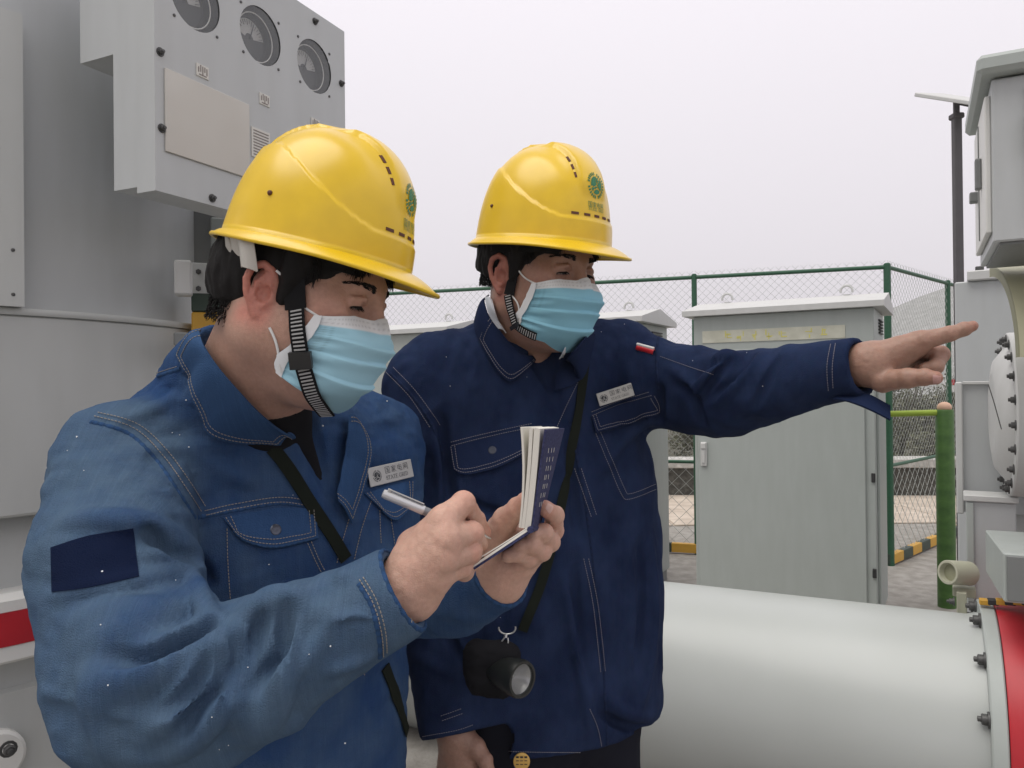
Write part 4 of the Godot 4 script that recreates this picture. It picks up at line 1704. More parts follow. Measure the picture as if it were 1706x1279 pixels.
# a cloth panel lying on the field between two picture polylines
func panel(b: Build, f: Field, top: Array, bot: Array, th: float, lift := 0.0, nu := 20, nv := 8, belly := 0.0, sb: Build = null) -> void:
	var ct := Curve2D.new()
	var cb := Curve2D.new()
	for q in fine(V(top), 5.0): ct.add_point(q)
	for q in fine(V(bot), 5.0): cb.add_point(q)
	var g := []
	var nr := []
	for r in nv + 1:
		var row := []
		var nrow := []
		for k in nu + 1:
			var t := float(k) / nu
			var q := ct.sample_baked(t * ct.get_baked_length()).lerp(cb.sample_baked(t * cb.get_baked_length()), float(r) / nv)
			var p := hp(f, q.x, q.y)
			if p == Vector3.INF:
				p = row[-1] if row.size() else (g[-1][k] if g.size() else P(q.x, q.y, 1.0))
				nrow.append(nrow[-1] if nrow.size() else (nr[-1][k] if nr.size() else Vector3(0, 0, 1)))
			else:
				nrow.append(f.normal(p))
			row.append(p + nrow[-1] * (lift * float(r) / nv + belly * sin(PI * float(r) / nv) * sin(PI * t)))
		g.append(row)
		nr.append(nrow)
	b.slab(g, nr, th)
	if sb:
		edge_stitch(sb, g, nr, th)
		var rim := []
		for k in nu + 1:
			for j in 4:
				if k == nu and j > 0: break
				var k2 := mini(k + 1, nu)
				rim.append(g[nv][k].lerp(g[nv][k2], j / 4.0) + nr[nv][k] * th * 0.5)
		pucker(b, rim, th * 0.62)


# two rows of thread along a panel's free edges
func edge_stitch(sb: Build, g: Array, nr: Array, th: float) -> void:
	var R := g.size() - 1
	var C: int = g[0].size() - 1
	for inset in [0.0035, 0.0095]:
		var pts := []
		var at := func(r: float, k: float) -> Vector3:
			var r0 := clampi(int(r), 0, R - 1)
			var k0 := clampi(int(k), 0, C - 1)
			var a: Vector3 = g[r0][k0].lerp(g[r0][k0 + 1], k - k0)
			var c: Vector3 = g[r0 + 1][k0].lerp(g[r0 + 1][k0 + 1], k - k0)
			return a.lerp(c, r - r0) + nr[r0][k0] * (th + 0.0006)
		var hgt: float = g[0][C / 2].distance_to(g[R][C / 2])
		var wid: float = g[R / 2][0].distance_to(g[R / 2][C])
		var rr: float = R * (1.0 - inset / maxf(hgt, 0.012))
		var kk: float = C * inset / maxf(wid, 0.03)
		for i in 6: pts.append(at.call(rr * i / 6.0, kk))
		for i in 25: pts.append(at.call(rr, lerpf(kk, C - kk, i / 24.0)))
		for i in 6: pts.append(at.call(rr * (5 - i) / 6.0, C - kk))
		thread(sb, pts, null, 0.0042, 0.00055)


# a band of even width along points with normals
func ribbon(b: Build, pts: Array, nrm: Array, w: float, th: float) -> void:
	var g := [[], [], []]
	var nr := [[], [], []]
	var m := pts.size()
	for i in m:
		var t: Vector3 = (pts[mini(i + 1, m - 1)] - pts[maxi(i - 1, 0)]).normalized()
		var nn: Vector3 = nrm[i]
		var s := t.cross(nn).normalized()
		for k in 3:
			g[k].append(pts[i] + s * w * (k - 1) * 0.5)
			nr[k].append(nn)
	b.slab(g, nr, th)


func strap(b: Build, f: Field, px: Array, w: float, th: float, off: float) -> void:
	var pts := on(f, V(px), 0.0, 8.0)
	var nrm := []
	var up := []
	for p in pts:
		var nn := f.normal(p)
		nrm.append(nn)
		up.append(p + nn * off)
	# even out the line
	for k in 3:
		for i in range(1, up.size() - 1):
			up[i] = (up[i - 1] + up[i] * 2.0 + up[i + 1]) * 0.25
	if up.size() > 1:
		ribbon(b, up, nrm, w, th)


func J(a: Array) -> Vector3:
	return P(a[0], a[1], a[2])


# a hand from joints: each finger is its own chain of [x, y, depth, radius]
func hand(wrist: Array, fingers: Array, palm: Array, cell := 0.0021) -> Field:
	var lo := J(wrist)
	var hi := lo
	for fg in fingers:
		for j in fg:
			lo = lo.min(J(j))
			hi = hi.max(J(j))
	var e := Vector3.ONE * 0.055
	var f := Field.new(lo - e, hi + e, cell)
	var w := J(wrist)
	for i in fingers.size():
		var m: Array = fingers[i][0]
		f.chain([w, J(m)], [wrist[3] * 0.94, m[3] * 1.08], 0.012)
	for q in palm:
		f.chain([J(q[0]), J(q[1])], [q[0][3], q[1][3]], 0.012)
	# forearm stub that runs up the sleeve
	for i in fingers.size():
		var pts := []
		var rad := []
		for j in fingers[i]:
			pts.append(J(j))
			rad.append(j[3])
		# phalanges one by one with knuckle swellings
		for k in pts.size() - 1:
			f.chain([pts[k], pts[k + 1]], [rad[k], rad[k + 1]], 0.003)
			if k > 0:
				f.ell(pts[k], Basis(), Vector3.ONE * rad[k] * 1.03, 0.003)
	return f


func nail(b: Build, f: Field, tip: Vector3, dir: Vector3, up: Vector3, w: float, l: float) -> void:
	var side := dir.cross(up).normalized()
	var g := []
	var nr := []
	for r in 5:
		var row := []
		var nrow := []
		for k in 5:
			var p := tip + dir * (l * (r / 4.0 - 0.75)) + side * w * (k / 4.0 - 0.5) + up * 0.012
			p = f.pull(p, 0.0)
			row.append(p)
			nrow.append(f.normal(p))
		g.append(row)
		nr.append(nrow)
	b.slab(g, nr, 0.0006)


# ------------------------------------------------------------------ heads
# local axes: x forward, y up, z to the person's right; origin between the ears
func head_field(T: Transform3D, fat: float, neck_to: Vector3, neck_r: float, down: float) -> Field:
	var s := T.basis.x.length()
	var lo := T.origin
	var hi := T.origin
	for x in [-0.13, 0.14]:
		for y in [-0.16 - down, 0.15]:
			for z in [-0.11, 0.11]:
				lo = lo.min(T * Vector3(x, y, z))
				hi = hi.max(T * Vector3(x, y, z))
	lo = lo.min(neck_to - Vector3.ONE * 0.10)
	hi = hi.max(neck_to + Vector3.ONE * 0.10)
	var f := Field.new(lo, hi, 0.0031)
	var B := T.basis.orthonormalized()
	var W := func(x: float, y: float, z: float) -> Vector3: return T * Vector3(x, y, z)
	f.ell(W.call(-0.012, 0.045, 0), B, Vector3(0.102, 0.092, 0.076) * s, 0.01)
	f.ell(W.call(0.034, -0.012, 0), B, Vector3(0.060, 0.086, 0.060 + 0.008 * fat) * s, 0.03 * s)
	f.chain([W.call(0.080, 0.036, -0.030), W.call(0.086, 0.036, 0), W.call(0.080, 0.036, 0.030)], [0.013 * s, 0.013 * s, 0.013 * s], 0.02 * s)
	for z in [-1.0, 1.0]:
		f.chain([W.call(-0.002, -0.050, z * (0.050 + 0.006 * fat)), W.call(0.072, -0.086, z * 0.018)], [(0.020 + 0.006 * fat) * s, 0.017 * s], 0.03 * s)
		f.ell(W.call(0.058, -0.028, z * 0.040), B, Vector3(0.026, 0.034, 0.024) * (1.0 + 0.22 * fat) * s, 0.03 * s)
		f.ell(W.call(0.066, 0.004, z * 0.046), B, Vector3(0.018, 0.014, 0.016) * s, 0.02 * s)
	f.ell(W.call(0.080, -0.090, 0), B, Vector3(0.020, 0.020, 0.024) * s, 0.025 * s)
	f.chain([W.call(0.094, 0.026, 0), W.call(0.112, -0.016, 0)], [0.009 * s, 0.0135 * s], 0.016 * s)
	for z in [-1.0, 1.0]:
		f.ell(W.call(0.102, -0.020, z * 0.012), B, Vector3.ONE * 0.010 * s, 0.008 * s)
		f.ell(W.call(0.100, 0.017, z * 0.034), B, Vector3(0.017, 0.013, 0.020) * s, 0.014 * s, true)
		f.ell(W.call(0.080, 0.016, z * 0.033), B, Vector3(0.0128, 0.0128, 0.0155) * s, 0.004 * s)
		# upper lid fold
		f.chain([W.call(0.0905, 0.021, z * 0.018), W.call(0.0945, 0.0255, z * 0.030), W.call(0.0865, 0.0215, z * 0.046)], [0.003 * s, 0.0042 * s, 0.003 * s], 0.004 * s)
	# mouth area
	f.ell(W.call(0.088, -0.054, 0), B, Vector3(0.018, 0.024, 0.028) * s, 0.02 * s)
	# double chin and neck
	var nb: Vector3 = W.call(-0.022, -0.045, 0)
	f.chain([nb, neck_to], [neck_r, neck_r * 1.08], 0.035 * s)
	f.ell(W.call(0.040, -0.092, 0), B, Vector3(0.05, 0.026 + 0.010 * fat, 0.045) * s, 0.03 * s)
	# ears
	var ES := 0.86
	for z in [-1.0, 1.0]:
		var E := func(x: float, y: float, o: float) -> Vector3: return W.call(x * ES, y * ES - 0.004, z * (0.072 + o * ES - 0.30 * (x * ES - 0.004)))
		var eb := B * Basis(Vector3.UP, -z * 0.30)
		f.ell(E.call(-0.014, 0.004, 0.003), eb, Vector3(0.019, 0.032, 0.0055) * s * ES, 0.006 * s * ES)
		f.ell(E.call(-0.006, 0.0, -0.004), eb, Vector3(0.012, 0.022, 0.010) * s * ES, 0.01 * s * ES)
		var helix := [E.call(0.004, 0.004, 0.003), E.call(0.004, 0.020, 0.006), E.call(-0.003, 0.034, 0.009), E.call(-0.016, 0.039, 0.011), E.call(-0.029, 0.031, 0.012), E.call(-0.033, 0.014, 0.011), E.call(-0.029, -0.005, 0.009), E.call(-0.020, -0.020, 0.007), E.call(-0.010, -0.031, 0.006)]
		f.chain(helix, [0.0038 * s * ES, 0.0046 * s * ES, 0.0052 * s * ES, 0.0056 * s * ES, 0.0056 * s * ES, 0.0052 * s * ES, 0.005 * s * ES, 0.0056 * s * ES, 0.0075 * s * ES], 0.005 * s * ES)
		f.chain([E.call(-0.010, 0.026, 0.008), E.call(-0.020, 0.012, 0.009), E.call(-0.019, -0.006, 0.008), E.call(-0.009, -0.018, 0.007)], [0.0026 * s * ES, 0.0034 * s * ES, 0.0036 * s * ES, 0.0036 * s * ES], 0.005 * s * ES)
		f.ell(E.call(-0.006, -0.001, 0.012), eb, Vector3(0.0095, 0.0125, 0.0090) * s * ES, 0.005 * s * ES, true)
		f.ell(E.call(0.005, -0.004, 0.004), eb, Vector3(0.005, 0.007, 0.005) * s * ES, 0.004 * s * ES)
	return f


func skin_tint(T: Transform3D, base: Color) -> Callable:
	var inv := T.affine_inverse()
	var n := FastNoiseLite.new()
	n.seed = 77
	n.frequency = 22.0
	return func(p: Vector3, _n: Vector3) -> Color:
		var q := inv * p
		var c := base
		var ear := smoothstep(0.068, 0.080, absf(q.z)) * smoothstep(0.02, 0.0, q.x) * smoothstep(-0.06, -0.03, q.y)
		c = c.lerp(Color(base.r * 1.04, base.g * 0.66, base.b * 0.66), ear * 0.9)
		var cheek := exp(-(pow((q.x - 0.07) / 0.03, 2.0) + pow((q.y + 0.012) / 0.03, 2.0)))
		c = c.lerp(Color(base.r * 1.0, base.g * 0.80, base.b * 0.80), cheek * 0.6)
		# shaved hairline and beard shadow
		var nape := smoothstep(-0.035, -0.075, q.x) * smoothstep(-0.10, -0.03, q.y)
		c = c.lerp(Color(0.03, 0.026, 0.025), nape * 0.75)
		var k := 1.0 + 0.11 * n.get_noise_3dv(p) + 0.06 * n.get_noise_3dv(p * 6.0)
		return Color(c.r * k, c.g * k, c.b * k)


func hair_mesh(T: Transform3D, seed_: int, b: Build, low := -0.052) -> void:
	var s := T.basis.x.length()
	var B := T.basis.orthonormalized()
	var lo := T.origin - Vector3.ONE * 0.17 * s
	var hi := T.origin + Vector3.ONE * 0.17 * s
	var f := Field.new(lo, hi, 0.0036)
	var W := func(x: float, y: float, z: float) -> Vector3: return T * Vector3(x, y, z)
	f.ell(W.call(-0.017, 0.044, 0), B, Vector3(0.111, 0.098, 0.0850) * s, 0.004)
	f.ell(W.call(-0.064, 0.004, 0), B, Vector3(0.064, 0.064, 0.070) * s, 0.03 * s)
	# clear the face, the ears' surroundings and the neck
	f.ell(W.call(0.100, -0.02, 0), B, Vector3(0.075, 0.084, 0.12) * s, 0.006, true)
	f.ell(W.call(0.035, -0.055, 0), B, Vector3(0.070, 0.062, 0.14) * s, 0.006, true)
	f.ell(W.call(-0.012, -0.008, 0.085), B, Vector3(0.028, 0.038, 0.022) * s, 0.006, true)
	f.ell(W.call(-0.012, -0.008, -0.085), B, Vector3(0.028, 0.038, 0.022) * s, 0.006, true)
	f.cut(W.call(0, low, 0), B * Vector3(-0.25, -1, 0).normalized(), 0.4)
	# sideburns
	for z in [-1.0, 1.0]:
		f.chain([W.call(0.022, 0.05, z * 0.0735), W.call(0.018, 0.022, z * 0.0735), W.call(0.014, -0.004, z * 0.074)], [0.020 * s, 0.015 * s, 0.008 * s], 0.006)
	var n := FastNoiseLite.new()
	n.seed = seed_
	n.frequency = 60.0
	f.wrinkle(n, 0.0035, Basis.from_scale(Vector3(1, 0.4, 1)))
	f.mesh(b, func(_p, _n): return Color.WHITE)
	# loose strands at the nape, the temples and the forehead
	var g := RandomNumberGenerator.new()
	g.seed = seed_
	for i in 2600:
		var a := g.randf_range(-1.0, 1.0)
		var root: Vector3
		var dir: Vector3
		var l := g.randf_range(0.008, 0.015) * s
		var kind := i % 5
		if kind < 3:
			var th := a * 1.9
			root = W.call(-0.062 - cos(th) * 0.050, g.randf_range(low, 0.01), sin(th) * 0.066)
			dir = (T.basis * Vector3(-cos(th) * 0.25 + g.randfn() * 0.2, -1.0, sin(th) * 0.2 + g.randfn() * 0.2)).normalized()
			l *= 0.5
		elif kind == 3:
			root = W.call(0.082 + g.randf_range(-0.01, 0.006), 0.060 + g.randf_range(-0.004, 0.01), a * 0.052)
			dir = (T.basis * Vector3(0.22 + g.randfn() * 0.15, -1.0, a * 0.3 + g.randfn() * 0.25)).normalized()
			l *= 1.3
		else:
			root = W.call(0.035 + g.randf_range(-0.03, 0.016), 0.050 + g.randf_range(-0.02, 0.01), signf(a) * 0.076)
			dir = (T.basis * Vector3(0.2 + g.randfn() * 0.25, -1.0, 0)).normalized()
		b.tube([root, root + dir * l * 0.55 + Vector3(g.randfn(), g.randfn(), g.randfn()) * 0.0012, root + dir * l], [0.0008, 0.0006, 0.0002], 3, false)


# eyebrows, lash lines and eyeballs
func eyes(T: Transform3D, f: Field, who: Node3D, open: float) -> void:
	var s := T.basis.x.length()
	var g := RandomNumberGenerator.new()
	g.seed = 12
	for z in [-1.0, 1.0]:
		var b := Build.new()
		for i in 120:
			var t := g.randf()
			var y := 0.0385 + 0.004 * sin(t * 2.5) - 0.003 * t + g.randf_range(-0.003, 0.003) * (1.0 - 0.6 * t)
			var p := f.pull(T * Vector3(0.093 - 0.018 * t * t, y, z * (0.014 + 0.040 * t)), 0.0004)
			var d := (T.basis * Vector3(-0.2, 0.45 - 0.6 * t, z * 1.0)).normalized()
			b.tube([p, f.pull(p + d * 0.006 * s, 0.0008)], [0.00075, 0.0002], 3, false)
		part("eyebrow", b, M.hair, who)
		b = Build.new()
		var lash := []
		for k in 9:
			var t := k / 8.0
			lash.append(f.pull(T * Vector3(0.098 - 0.010 * absf(t - 0.3), 0.0125 + 0.005 * sin(PI * t) * open - 0.001 * t, z * (0.0195 + 0.028 * t)), 0.0004))
		b.tube(lash, [0.0004, 0.0009, 0.0012, 0.0013, 0.0013, 0.0013, 0.0012, 0.0010, 0.0005], 6)
		for k in range(1, 9):
			for j in 3:
				var p: Vector3 = lash[k] + Vector3(g.randfn(), g.randfn(), g.randfn()) * 0.0008
				b.tube([p, p + (T.basis * Vector3(0.8, -0.55, z * 0.3 * (k / 4.0 - 0.7))).normalized() * 0.0065 * s], [0.0005, 0.0001], 3, false)
		part("eyelashes", b, M.hair, who)
		# the eye itself: a moist strip between the lids with a dark iris
		b = Build.new()
		var ids := []
		for r in 7:
			var row := []
			for k in 17:
				var t := k / 16.0
				var yt := 0.0125 + 0.005 * sin(PI * t) * open - 0.001 * t
				var y := yt - (0.0028 + 0.0055 * open) * sin(PI * clampf(t * 0.96 + 0.02, 0, 1)) * r / 6.0
				var p := f.pull(T * Vector3(0.098 - 0.010 * absf(t - 0.3), y, z * (0.0195 + 0.028 * t)), 0.0003)
				var e := Vector2((t - 0.42) * 0.028, y - yt + 0.002).length()
				b.col = Color(0.015, 0.010, 0.008) if e < 0.0055 else Color(0.27, 0.22, 0.20)  # whites painted dark for the shade under the hat brim
				row.append(b.vert(p, f.normal(p)))
			ids.append(row)
			if r > 0:
				for k in 16:
					b.tri(ids[r - 1][k], ids[r - 1][k + 1], row[k + 1])
					b.tri(ids[r - 1][k], row[k + 1], row[k])
		part("eye", b, M.eye, who)
		b = Build.new()
		b.col = Color(0.36, 0.19, 0.15)
		var lo := []
		for k in 9:
			var t := k / 8.0
			var yt := 0.0125 + 0.005 * sin(PI * t) * open - 0.001 * t
			lo.append(f.pull(T * Vector3(0.098 - 0.010 * absf(t - 0.3), yt - (0.0028 + 0.0055 * open) * sin(PI * t) - 0.0006, z * (0.0195 + 0.028 * t)), 0.0001))
		b.tube(lo, [0.0003, 0.0008, 0.0010, 0.0011, 0.0011, 0.0011, 0.0010, 0.0008, 0.0003], 6)
		part("eyelid_edge", b, M.skin, who)


# ------------------------------------------------------------------ hard hats
# local: x forward, y up, z right, origin in the rim's plane
func hat_pt(phi: float, t: float, lift := 0.0) -> Vector3:
	var a := 0.127 if cos(phi) > 0.0 else 0.126
	var r := pow(maxf(1.0 - pow(t, 2.5), 0.0), 1.0 / 2.5)
	r *= 1.0 + 0.05 * (1.0 - t) * (1.0 - t)
	var p := Vector3(a * r * cos(phi), 0.155 * t, 0.105 * r * sin(phi))
	var n := Vector3(p.x / (a * a), p.y / (0.155 * 0.155) * 1.1, p.z / (0.105 * 0.105)).normalized()
	var up := 0.0
	# the raised band from front to back
	var band := 1.0 - smoothstep(0.026, 0.034, absf(p.z))
	up += 0.0060 * band * smoothstep(0.42, 0.60, t)
	# the step that sweeps down the sides to the front
	var ap := absf(wrapf(phi, -PI, PI))
	var yc := 0.034 + 0.080 * smoothstep(0.5, 2.2, ap)
	up += 0.0032 * (1.0 - smoothstep(yc - 0.003, yc + 0.003, p.y))
	# shallow hollows beside the band
	up -= 0.003 * exp(-pow((absf(p.z) - 0.048) / 0.014, 2.0)) * smoothstep(0.5, 0.8, t) * smoothstep(-0.02, 0.05, p.x)
	return p + n * (up + lift)


func hat_rim(phi: float) -> Vector2:
	# (reach, drop) of the brim's edge beyond the rim
	var c := maxf(cos(phi), 0.0)
	var k := pow(c, 2.2)
	return Vector2(0.011 + 0.034 * k, 0.007 + 0.012 * k + 0.004 * pow(absf(sin(phi)), 4.0))


func hat_on(u: float, y: float, lift := 0.0008) -> Vector3:
	# a spot on the front, by width and height above the rim
	var t := y / 0.155
	var r := pow(maxf(1.0 - pow(t, 2.5), 0.0), 1.0 / 2.5)
	return hat_pt(asin(clampf(u / (0.107 * r), -0.98, 0.98)), t, lift)


func hard_hat(T: Transform3D, label: String) -> Node3D:
	var o := thing("hard_hat", T.origin, label, "hard hat", "yellow hard hats worn by the two men")
	var b := Build.new()
	var NS := 120
	var NT := 44
	for side in 2:
		var ids := []
		for r in NT + 1:
			var row := []
			for k in NS + 1:
				var phi := TAU * k / NS
				var p: Vector3
				var n: Vector3
				var lf := 0.0 if side == 0 else -0.0028
				var e := 0.004
				if r <= 8:
					# brim, from the edge in to the wall
					var q := r / 8.0
					var base := hat_pt(phi, 0.0, lf)
					var od := Vector3(cos(phi) / 0.13, 0, sin(phi) / 0.105).normalized()
					var h := hat_rim(phi)
					var f := func(qq: float, ph: float) -> Vector3:
						var bb := hat_pt(ph, 0.0, 0.0)
						var dd := Vector3(cos(ph) / 0.13, 0, sin(ph) / 0.105).normalized()
						var hh := hat_rim(ph)
						var w := 1.0 - qq
						return bb + dd * hh.x * pow(w, 1.0) - Vector3(0, hh.y * pow(w, 1.5), 0)
					p = f.call(q, phi)
					var du: Vector3 = f.call(q, phi + 0.01) - f.call(q, phi - 0.01)
					var dv: Vector3 = f.call(minf(q + 0.02, 1.0), phi) - f.call(minf(q, 0.98), phi)
					n = dv.cross(du).normalized()
					if n.y < 0.0: n = -n
					p += n * lf
				else:
					var t := pow(float(r - 8) / (NT - 8), 0.92)
					t = minf(t, 0.9995)
					p = hat_pt(phi, t, lf)
					var du2 := hat_pt(phi + 0.012, t) - hat_pt(phi - 0.012, t)
					var dv2 := hat_pt(phi, minf(t + 0.006, 0.9999)) - hat_pt(phi, maxf(t - 0.006, 0.0))
					n = dv2.cross(du2).normalized()
					if n.dot(p) < 0.0: n = -n
				row.append(b.vert(T * p, (T.basis * (n if side == 0 else -n)).normalized()))
			ids.append(row)
		for r in NT:
			for k in NS:
				b.tri(ids[r][k], ids[r][k + 1], ids[r + 1][k + 1])
				b.tri(ids[r][k], ids[r + 1][k + 1], ids[r + 1][k])
	# rounded rim bead
	var bead := []
	for k in NS + 1:
		var phi := TAU * k / NS
		var bb := hat_pt(phi, 0.0)
		var dd := Vector3(cos(phi) / 0.13, 0, sin(phi) / 0.105).normalized()
		var hh := hat_rim(phi)
		bead.append(T * (bb + dd * hh.x - Vector3(0, hh.y + 0.0012, 0)))
	b.tube(bead, 0.0026, 8, false)
	part("shell", b, M.hat, o)
	# vents
	for k in 5:
		var u := (k - 2) * 0.021
		b = Build.new()
		_hat_slot(b, T, u, 0.041, 0.0058, 0.0019)
		part("vent", b, M.hat_dark, o)
	for z in [-1.0, 1.0]:
		for k in 3:
			b = Build.new()
			_hat_slot_side(b, T, z, 0.100 + k * 0.0125)
			part("vent", b, M.hat_dark, o)
		b = Build.new()
		var sp := hat_pt(z * 1.75, 0.30, 0.0002)
		b.ball(T * sp, T.basis.orthonormalized(), Vector3.ONE * 0.0032, 5, 8)
		part("rivet", b, M.hat_dark, o)
	logo(o, T)
	# inner headband
	b = Build.new()
	var g := [[], []]
	var nr := [[], []]
	for k in 41:
		var phi := lerpf(-2.6, 2.6, k / 40.0) + PI
		for r in 2:
			g[r].append(T * Vector3(0.108 * cos(phi), 0.006 - 0.028 * r, 0.088 * sin(phi)))
			nr[r].append((T.basis * Vector3(cos(phi), 0, sin(phi))).normalized())
	b.slab(g, nr, 0.002)
	part("headband", b, M.strap, o)
	return o


func _hat_slot(b: Build, T: Transform3D, u: float, y: float, hw: float, hh: float) -> void:
	var g := []
	var nr := []
	for r in 3:
		var row := []
		var nrow := []
		for k in 5:
			var p := hat_on(u + (k / 4.0 * 2.0 - 1.0) * hw, y + (r - 1) * hh, 0.0002)
			row.append(T * p)
			nrow.append((T.basis * Vector3(p.x, p.y * 0.5, p.z)).normalized())
		g.append(row)
		nr.append(nrow)
	b.slab(g, nr, 0.0006)


func _hat_slot_side(b: Build, T: Transform3D, z: float, y: float) -> void:
	var g := []
	var nr := []
	for r in 4:
		var row := []
		var nrow := []
		for k in 3:
			var p := hat_on(z * (0.034 + (k - 1) * 0.0016), y + (r / 3.0 - 0.5) * 0.008, 0.0002)
			row.append(T * p)
			nrow.append((T.basis * Vector3(p.x, p.y, p.z)).normalized())
		g.append(row)
		nr.append(nrow)
	b.slab(g, nr, 0.0006)


# the four characters as strokes on a 10 by 10 grid
func glyph(i: int) -> Array:
	return [
		[[0.5, 0.5, 9.5, 0.5], [0.5, 0.5, 0.5, 9.5], [9.5, 0.5, 9.5, 9.5], [0.5, 9.5, 9.5, 9.5], [2.5, 7.5, 7.5, 7.5], [2.8, 5.1, 7.2, 5.1], [2.3, 2.5, 7.7, 2.5], [5, 7.5, 5, 2.5], [6.4, 4.2, 7.2, 3.2]],
		[[5, 10, 5, 9], [0.7, 8.5, 9.3, 8.5], [0.7, 8.5, 0.7, 7.0], [9.3, 8.5, 9.3, 7.0], [2.2, 6.9, 7.8, 6.9], [5.2, 6.9, 1.2, 4.6], [4.2, 5.6, 5.6, 3.6], [5.6, 3.6, 5.4, 0.4], [5.4, 0.4, 4.2, 0.8], [4.6, 4.4, 0.9, 2.6], [5.2, 3.2, 0.7, 0.6], [8.6, 5.8, 6.2, 4.4], [5.8, 4.2, 9.6, 0.7]],
		[[1.2, 8, 8.8, 8], [1.2, 8, 1.2, 3], [8.8, 8, 8.8, 3], [1.2, 5.5, 8.8, 5.5], [1.2, 3, 8.8, 3], [5, 10, 5, 1], [5, 1, 5.6, 0.4], [5.6, 0.4, 9.6, 0.4], [9.6, 0.4, 9.6, 1.8]],
		[[0.8, 9.3, 0.8, 0.3], [0.8, 9.3, 9.2, 9.3], [9.2, 9.3, 9.2, 0.3], [9.2, 0.3, 7.8, 0.8], [4.4, 8, 2, 2.4], [2.2, 6.6, 4.6, 2.6], [7.6, 8, 5.2, 2.4], [5.4, 6.6, 7.8, 2.6]],
	][i]


# flat artwork of the badge and hat: Vector2 triangles
func print_art(b: Build, put: Callable, ox: float, oy: float, size: float, gap: float) -> void:
	for i in 4:
		var x0 := ox + i * (size + gap)
		for s in glyph(i):
			var p := Vector2(s[0], s[1]) * size * 0.1
			var q := Vector2(s[2], s[3]) * size * 0.1
			_stroke(b, put, Vector2(x0, oy) + p, Vector2(x0, oy) + q, size * 0.072)


func _stroke(b: Build, put: Callable, p: Vector2, q: Vector2, w: float) -> void:
	var d := (q - p).normalized()
	var n := Vector2(-d.y, d.x) * w * 0.5
	p -= d * w * 0.4
	q += d * w * 0.4
	var pts := [p + n, q + n, q - n, p - n]
	var m: Array = put.call((p + q) * 0.5)
	var i0 := b.v.size()
	for t in pts:
		b.vert(put.call(t)[0], m[1])
	b.tri(i0, i0 + 1, i0 + 2)
	b.tri(i0, i0 + 2, i0 + 3)


func letters(b: Build, put: Callable, text: String, ox: float, oy: float, width: float) -> void:
	var tm := TextMesh.new()
	var sf := SystemFont.new()
	sf.font_names = PackedStringArray(["Droid Serif"])
	tm.font = sf
	tm.text = text
	tm.font_size = 32
	tm.depth = 0.0
	tm.pixel_size = 0.001
	tm.curve_step = 4.0
	var a := tm.get_mesh_arrays() if tm.has_method("get_mesh_arrays") else []
	if a.is_empty(): return
	var v: PackedVector3Array = a[Mesh.ARRAY_VERTEX]
	var ix: PackedInt32Array = a[Mesh.ARRAY_INDEX]
	var nrm: PackedVector3Array = a[Mesh.ARRAY_NORMAL]
	if v.is_empty(): return
	var lo := v[0]
	var hi := v[0]
	for p in v:
		lo = lo.min(p)
		hi = hi.max(p)
	var k := width / maxf(hi.x - lo.x, 1e-6)
	for i in range(0, ix.size(), 3):
		if nrm[ix[i]].z < 0.5: continue
		var i0 := b.v.size()
		for j in 3:
			var p := v[ix[i + j]]
			var r: Array = put.call(Vector2(ox + (p.x - lo.x) * k, oy + (p.y - lo.y) * k))
			b.vert(r[0], r[1])
		b.tri(i0, i0 + 1, i0 + 2)


func emblem(b: Build, put: Callable, c: Vector2, R: float) -> void:
	# a ring of ticks about a globe with bent meridians
	for k in 26:
		var a := TAU * k / 26.0
		var d := Vector2(cos(a), sin(a))
		if k % 7 != 6:
			_stroke(b, put, c + d * R * 0.86, c + d * R, R * 0.13)
	var n := 30
	for k in n:
		var a0 := TAU * k / n
		var a1 := TAU * (k + 1) / n
		for r in 6:
			# the globe, left open along three bent lines
			for j in 1:
				var r0 := R * 0.70 * r / 6.0
				var r1 := R * 0.70 * (r + 1) / 6.0
				var mid := Vector2(cos((a0 + a1) * 0.5), sin((a0 + a1) * 0.5)) * (r0 + r1) * 0.5 / R
				var e1 := absf(mid.distance_to(Vector2(0.62, 0.25)) - 0.62)
				var e2 := absf(mid.distance_to(Vector2(-0.55, 0.75)) - 0.95)
				var e3 := absf(mid.distance_to(Vector2(0.1, -1.0)) - 0.72)
				if e1 < 0.045 or e2 < 0.045 or e3 < 0.045: continue
				var i0 := b.v.size()
				for q in [Vector2(cos(a0), sin(a0)) * r0, Vector2(cos(a0), sin(a0)) * r1, Vector2(cos(a1), sin(a1)) * r1, Vector2(cos(a1), sin(a1)) * r0]:
					var m: Array = put.call(c + q)
					b.vert(m[0], m[1])
				b.tri(i0, i0 + 1, i0 + 2)
				if r > 0: b.tri(i0, i0 + 2, i0 + 3)


func logo(o: Node3D, T: Transform3D) -> void:
	var put := func(q: Vector2) -> Array:
		# u runs to the viewer's right, which is the wearer's left
		var p := hat_on(-q.x, q.y, 0.0009)
		return [T * p, (T.basis * Vector3(p.x, p.y * 0.45, p.z)).normalized()]
	var b := Build.new()
	emblem(b, put, Vector2(0, 0.086), 0.0175)
	part("emblem", b, M.logo, o)
	b = Build.new()
	print_art(b, put, -0.0185, 0.0535, 0.0085, 0.001)
	part("lettering", b, M.logo, o)
	b = Build.new()
	letters(b, put, "STATE GRID", -0.018, 0.0485, 0.036)
	if b.v.size(): part("lettering", b, M.logo, o)


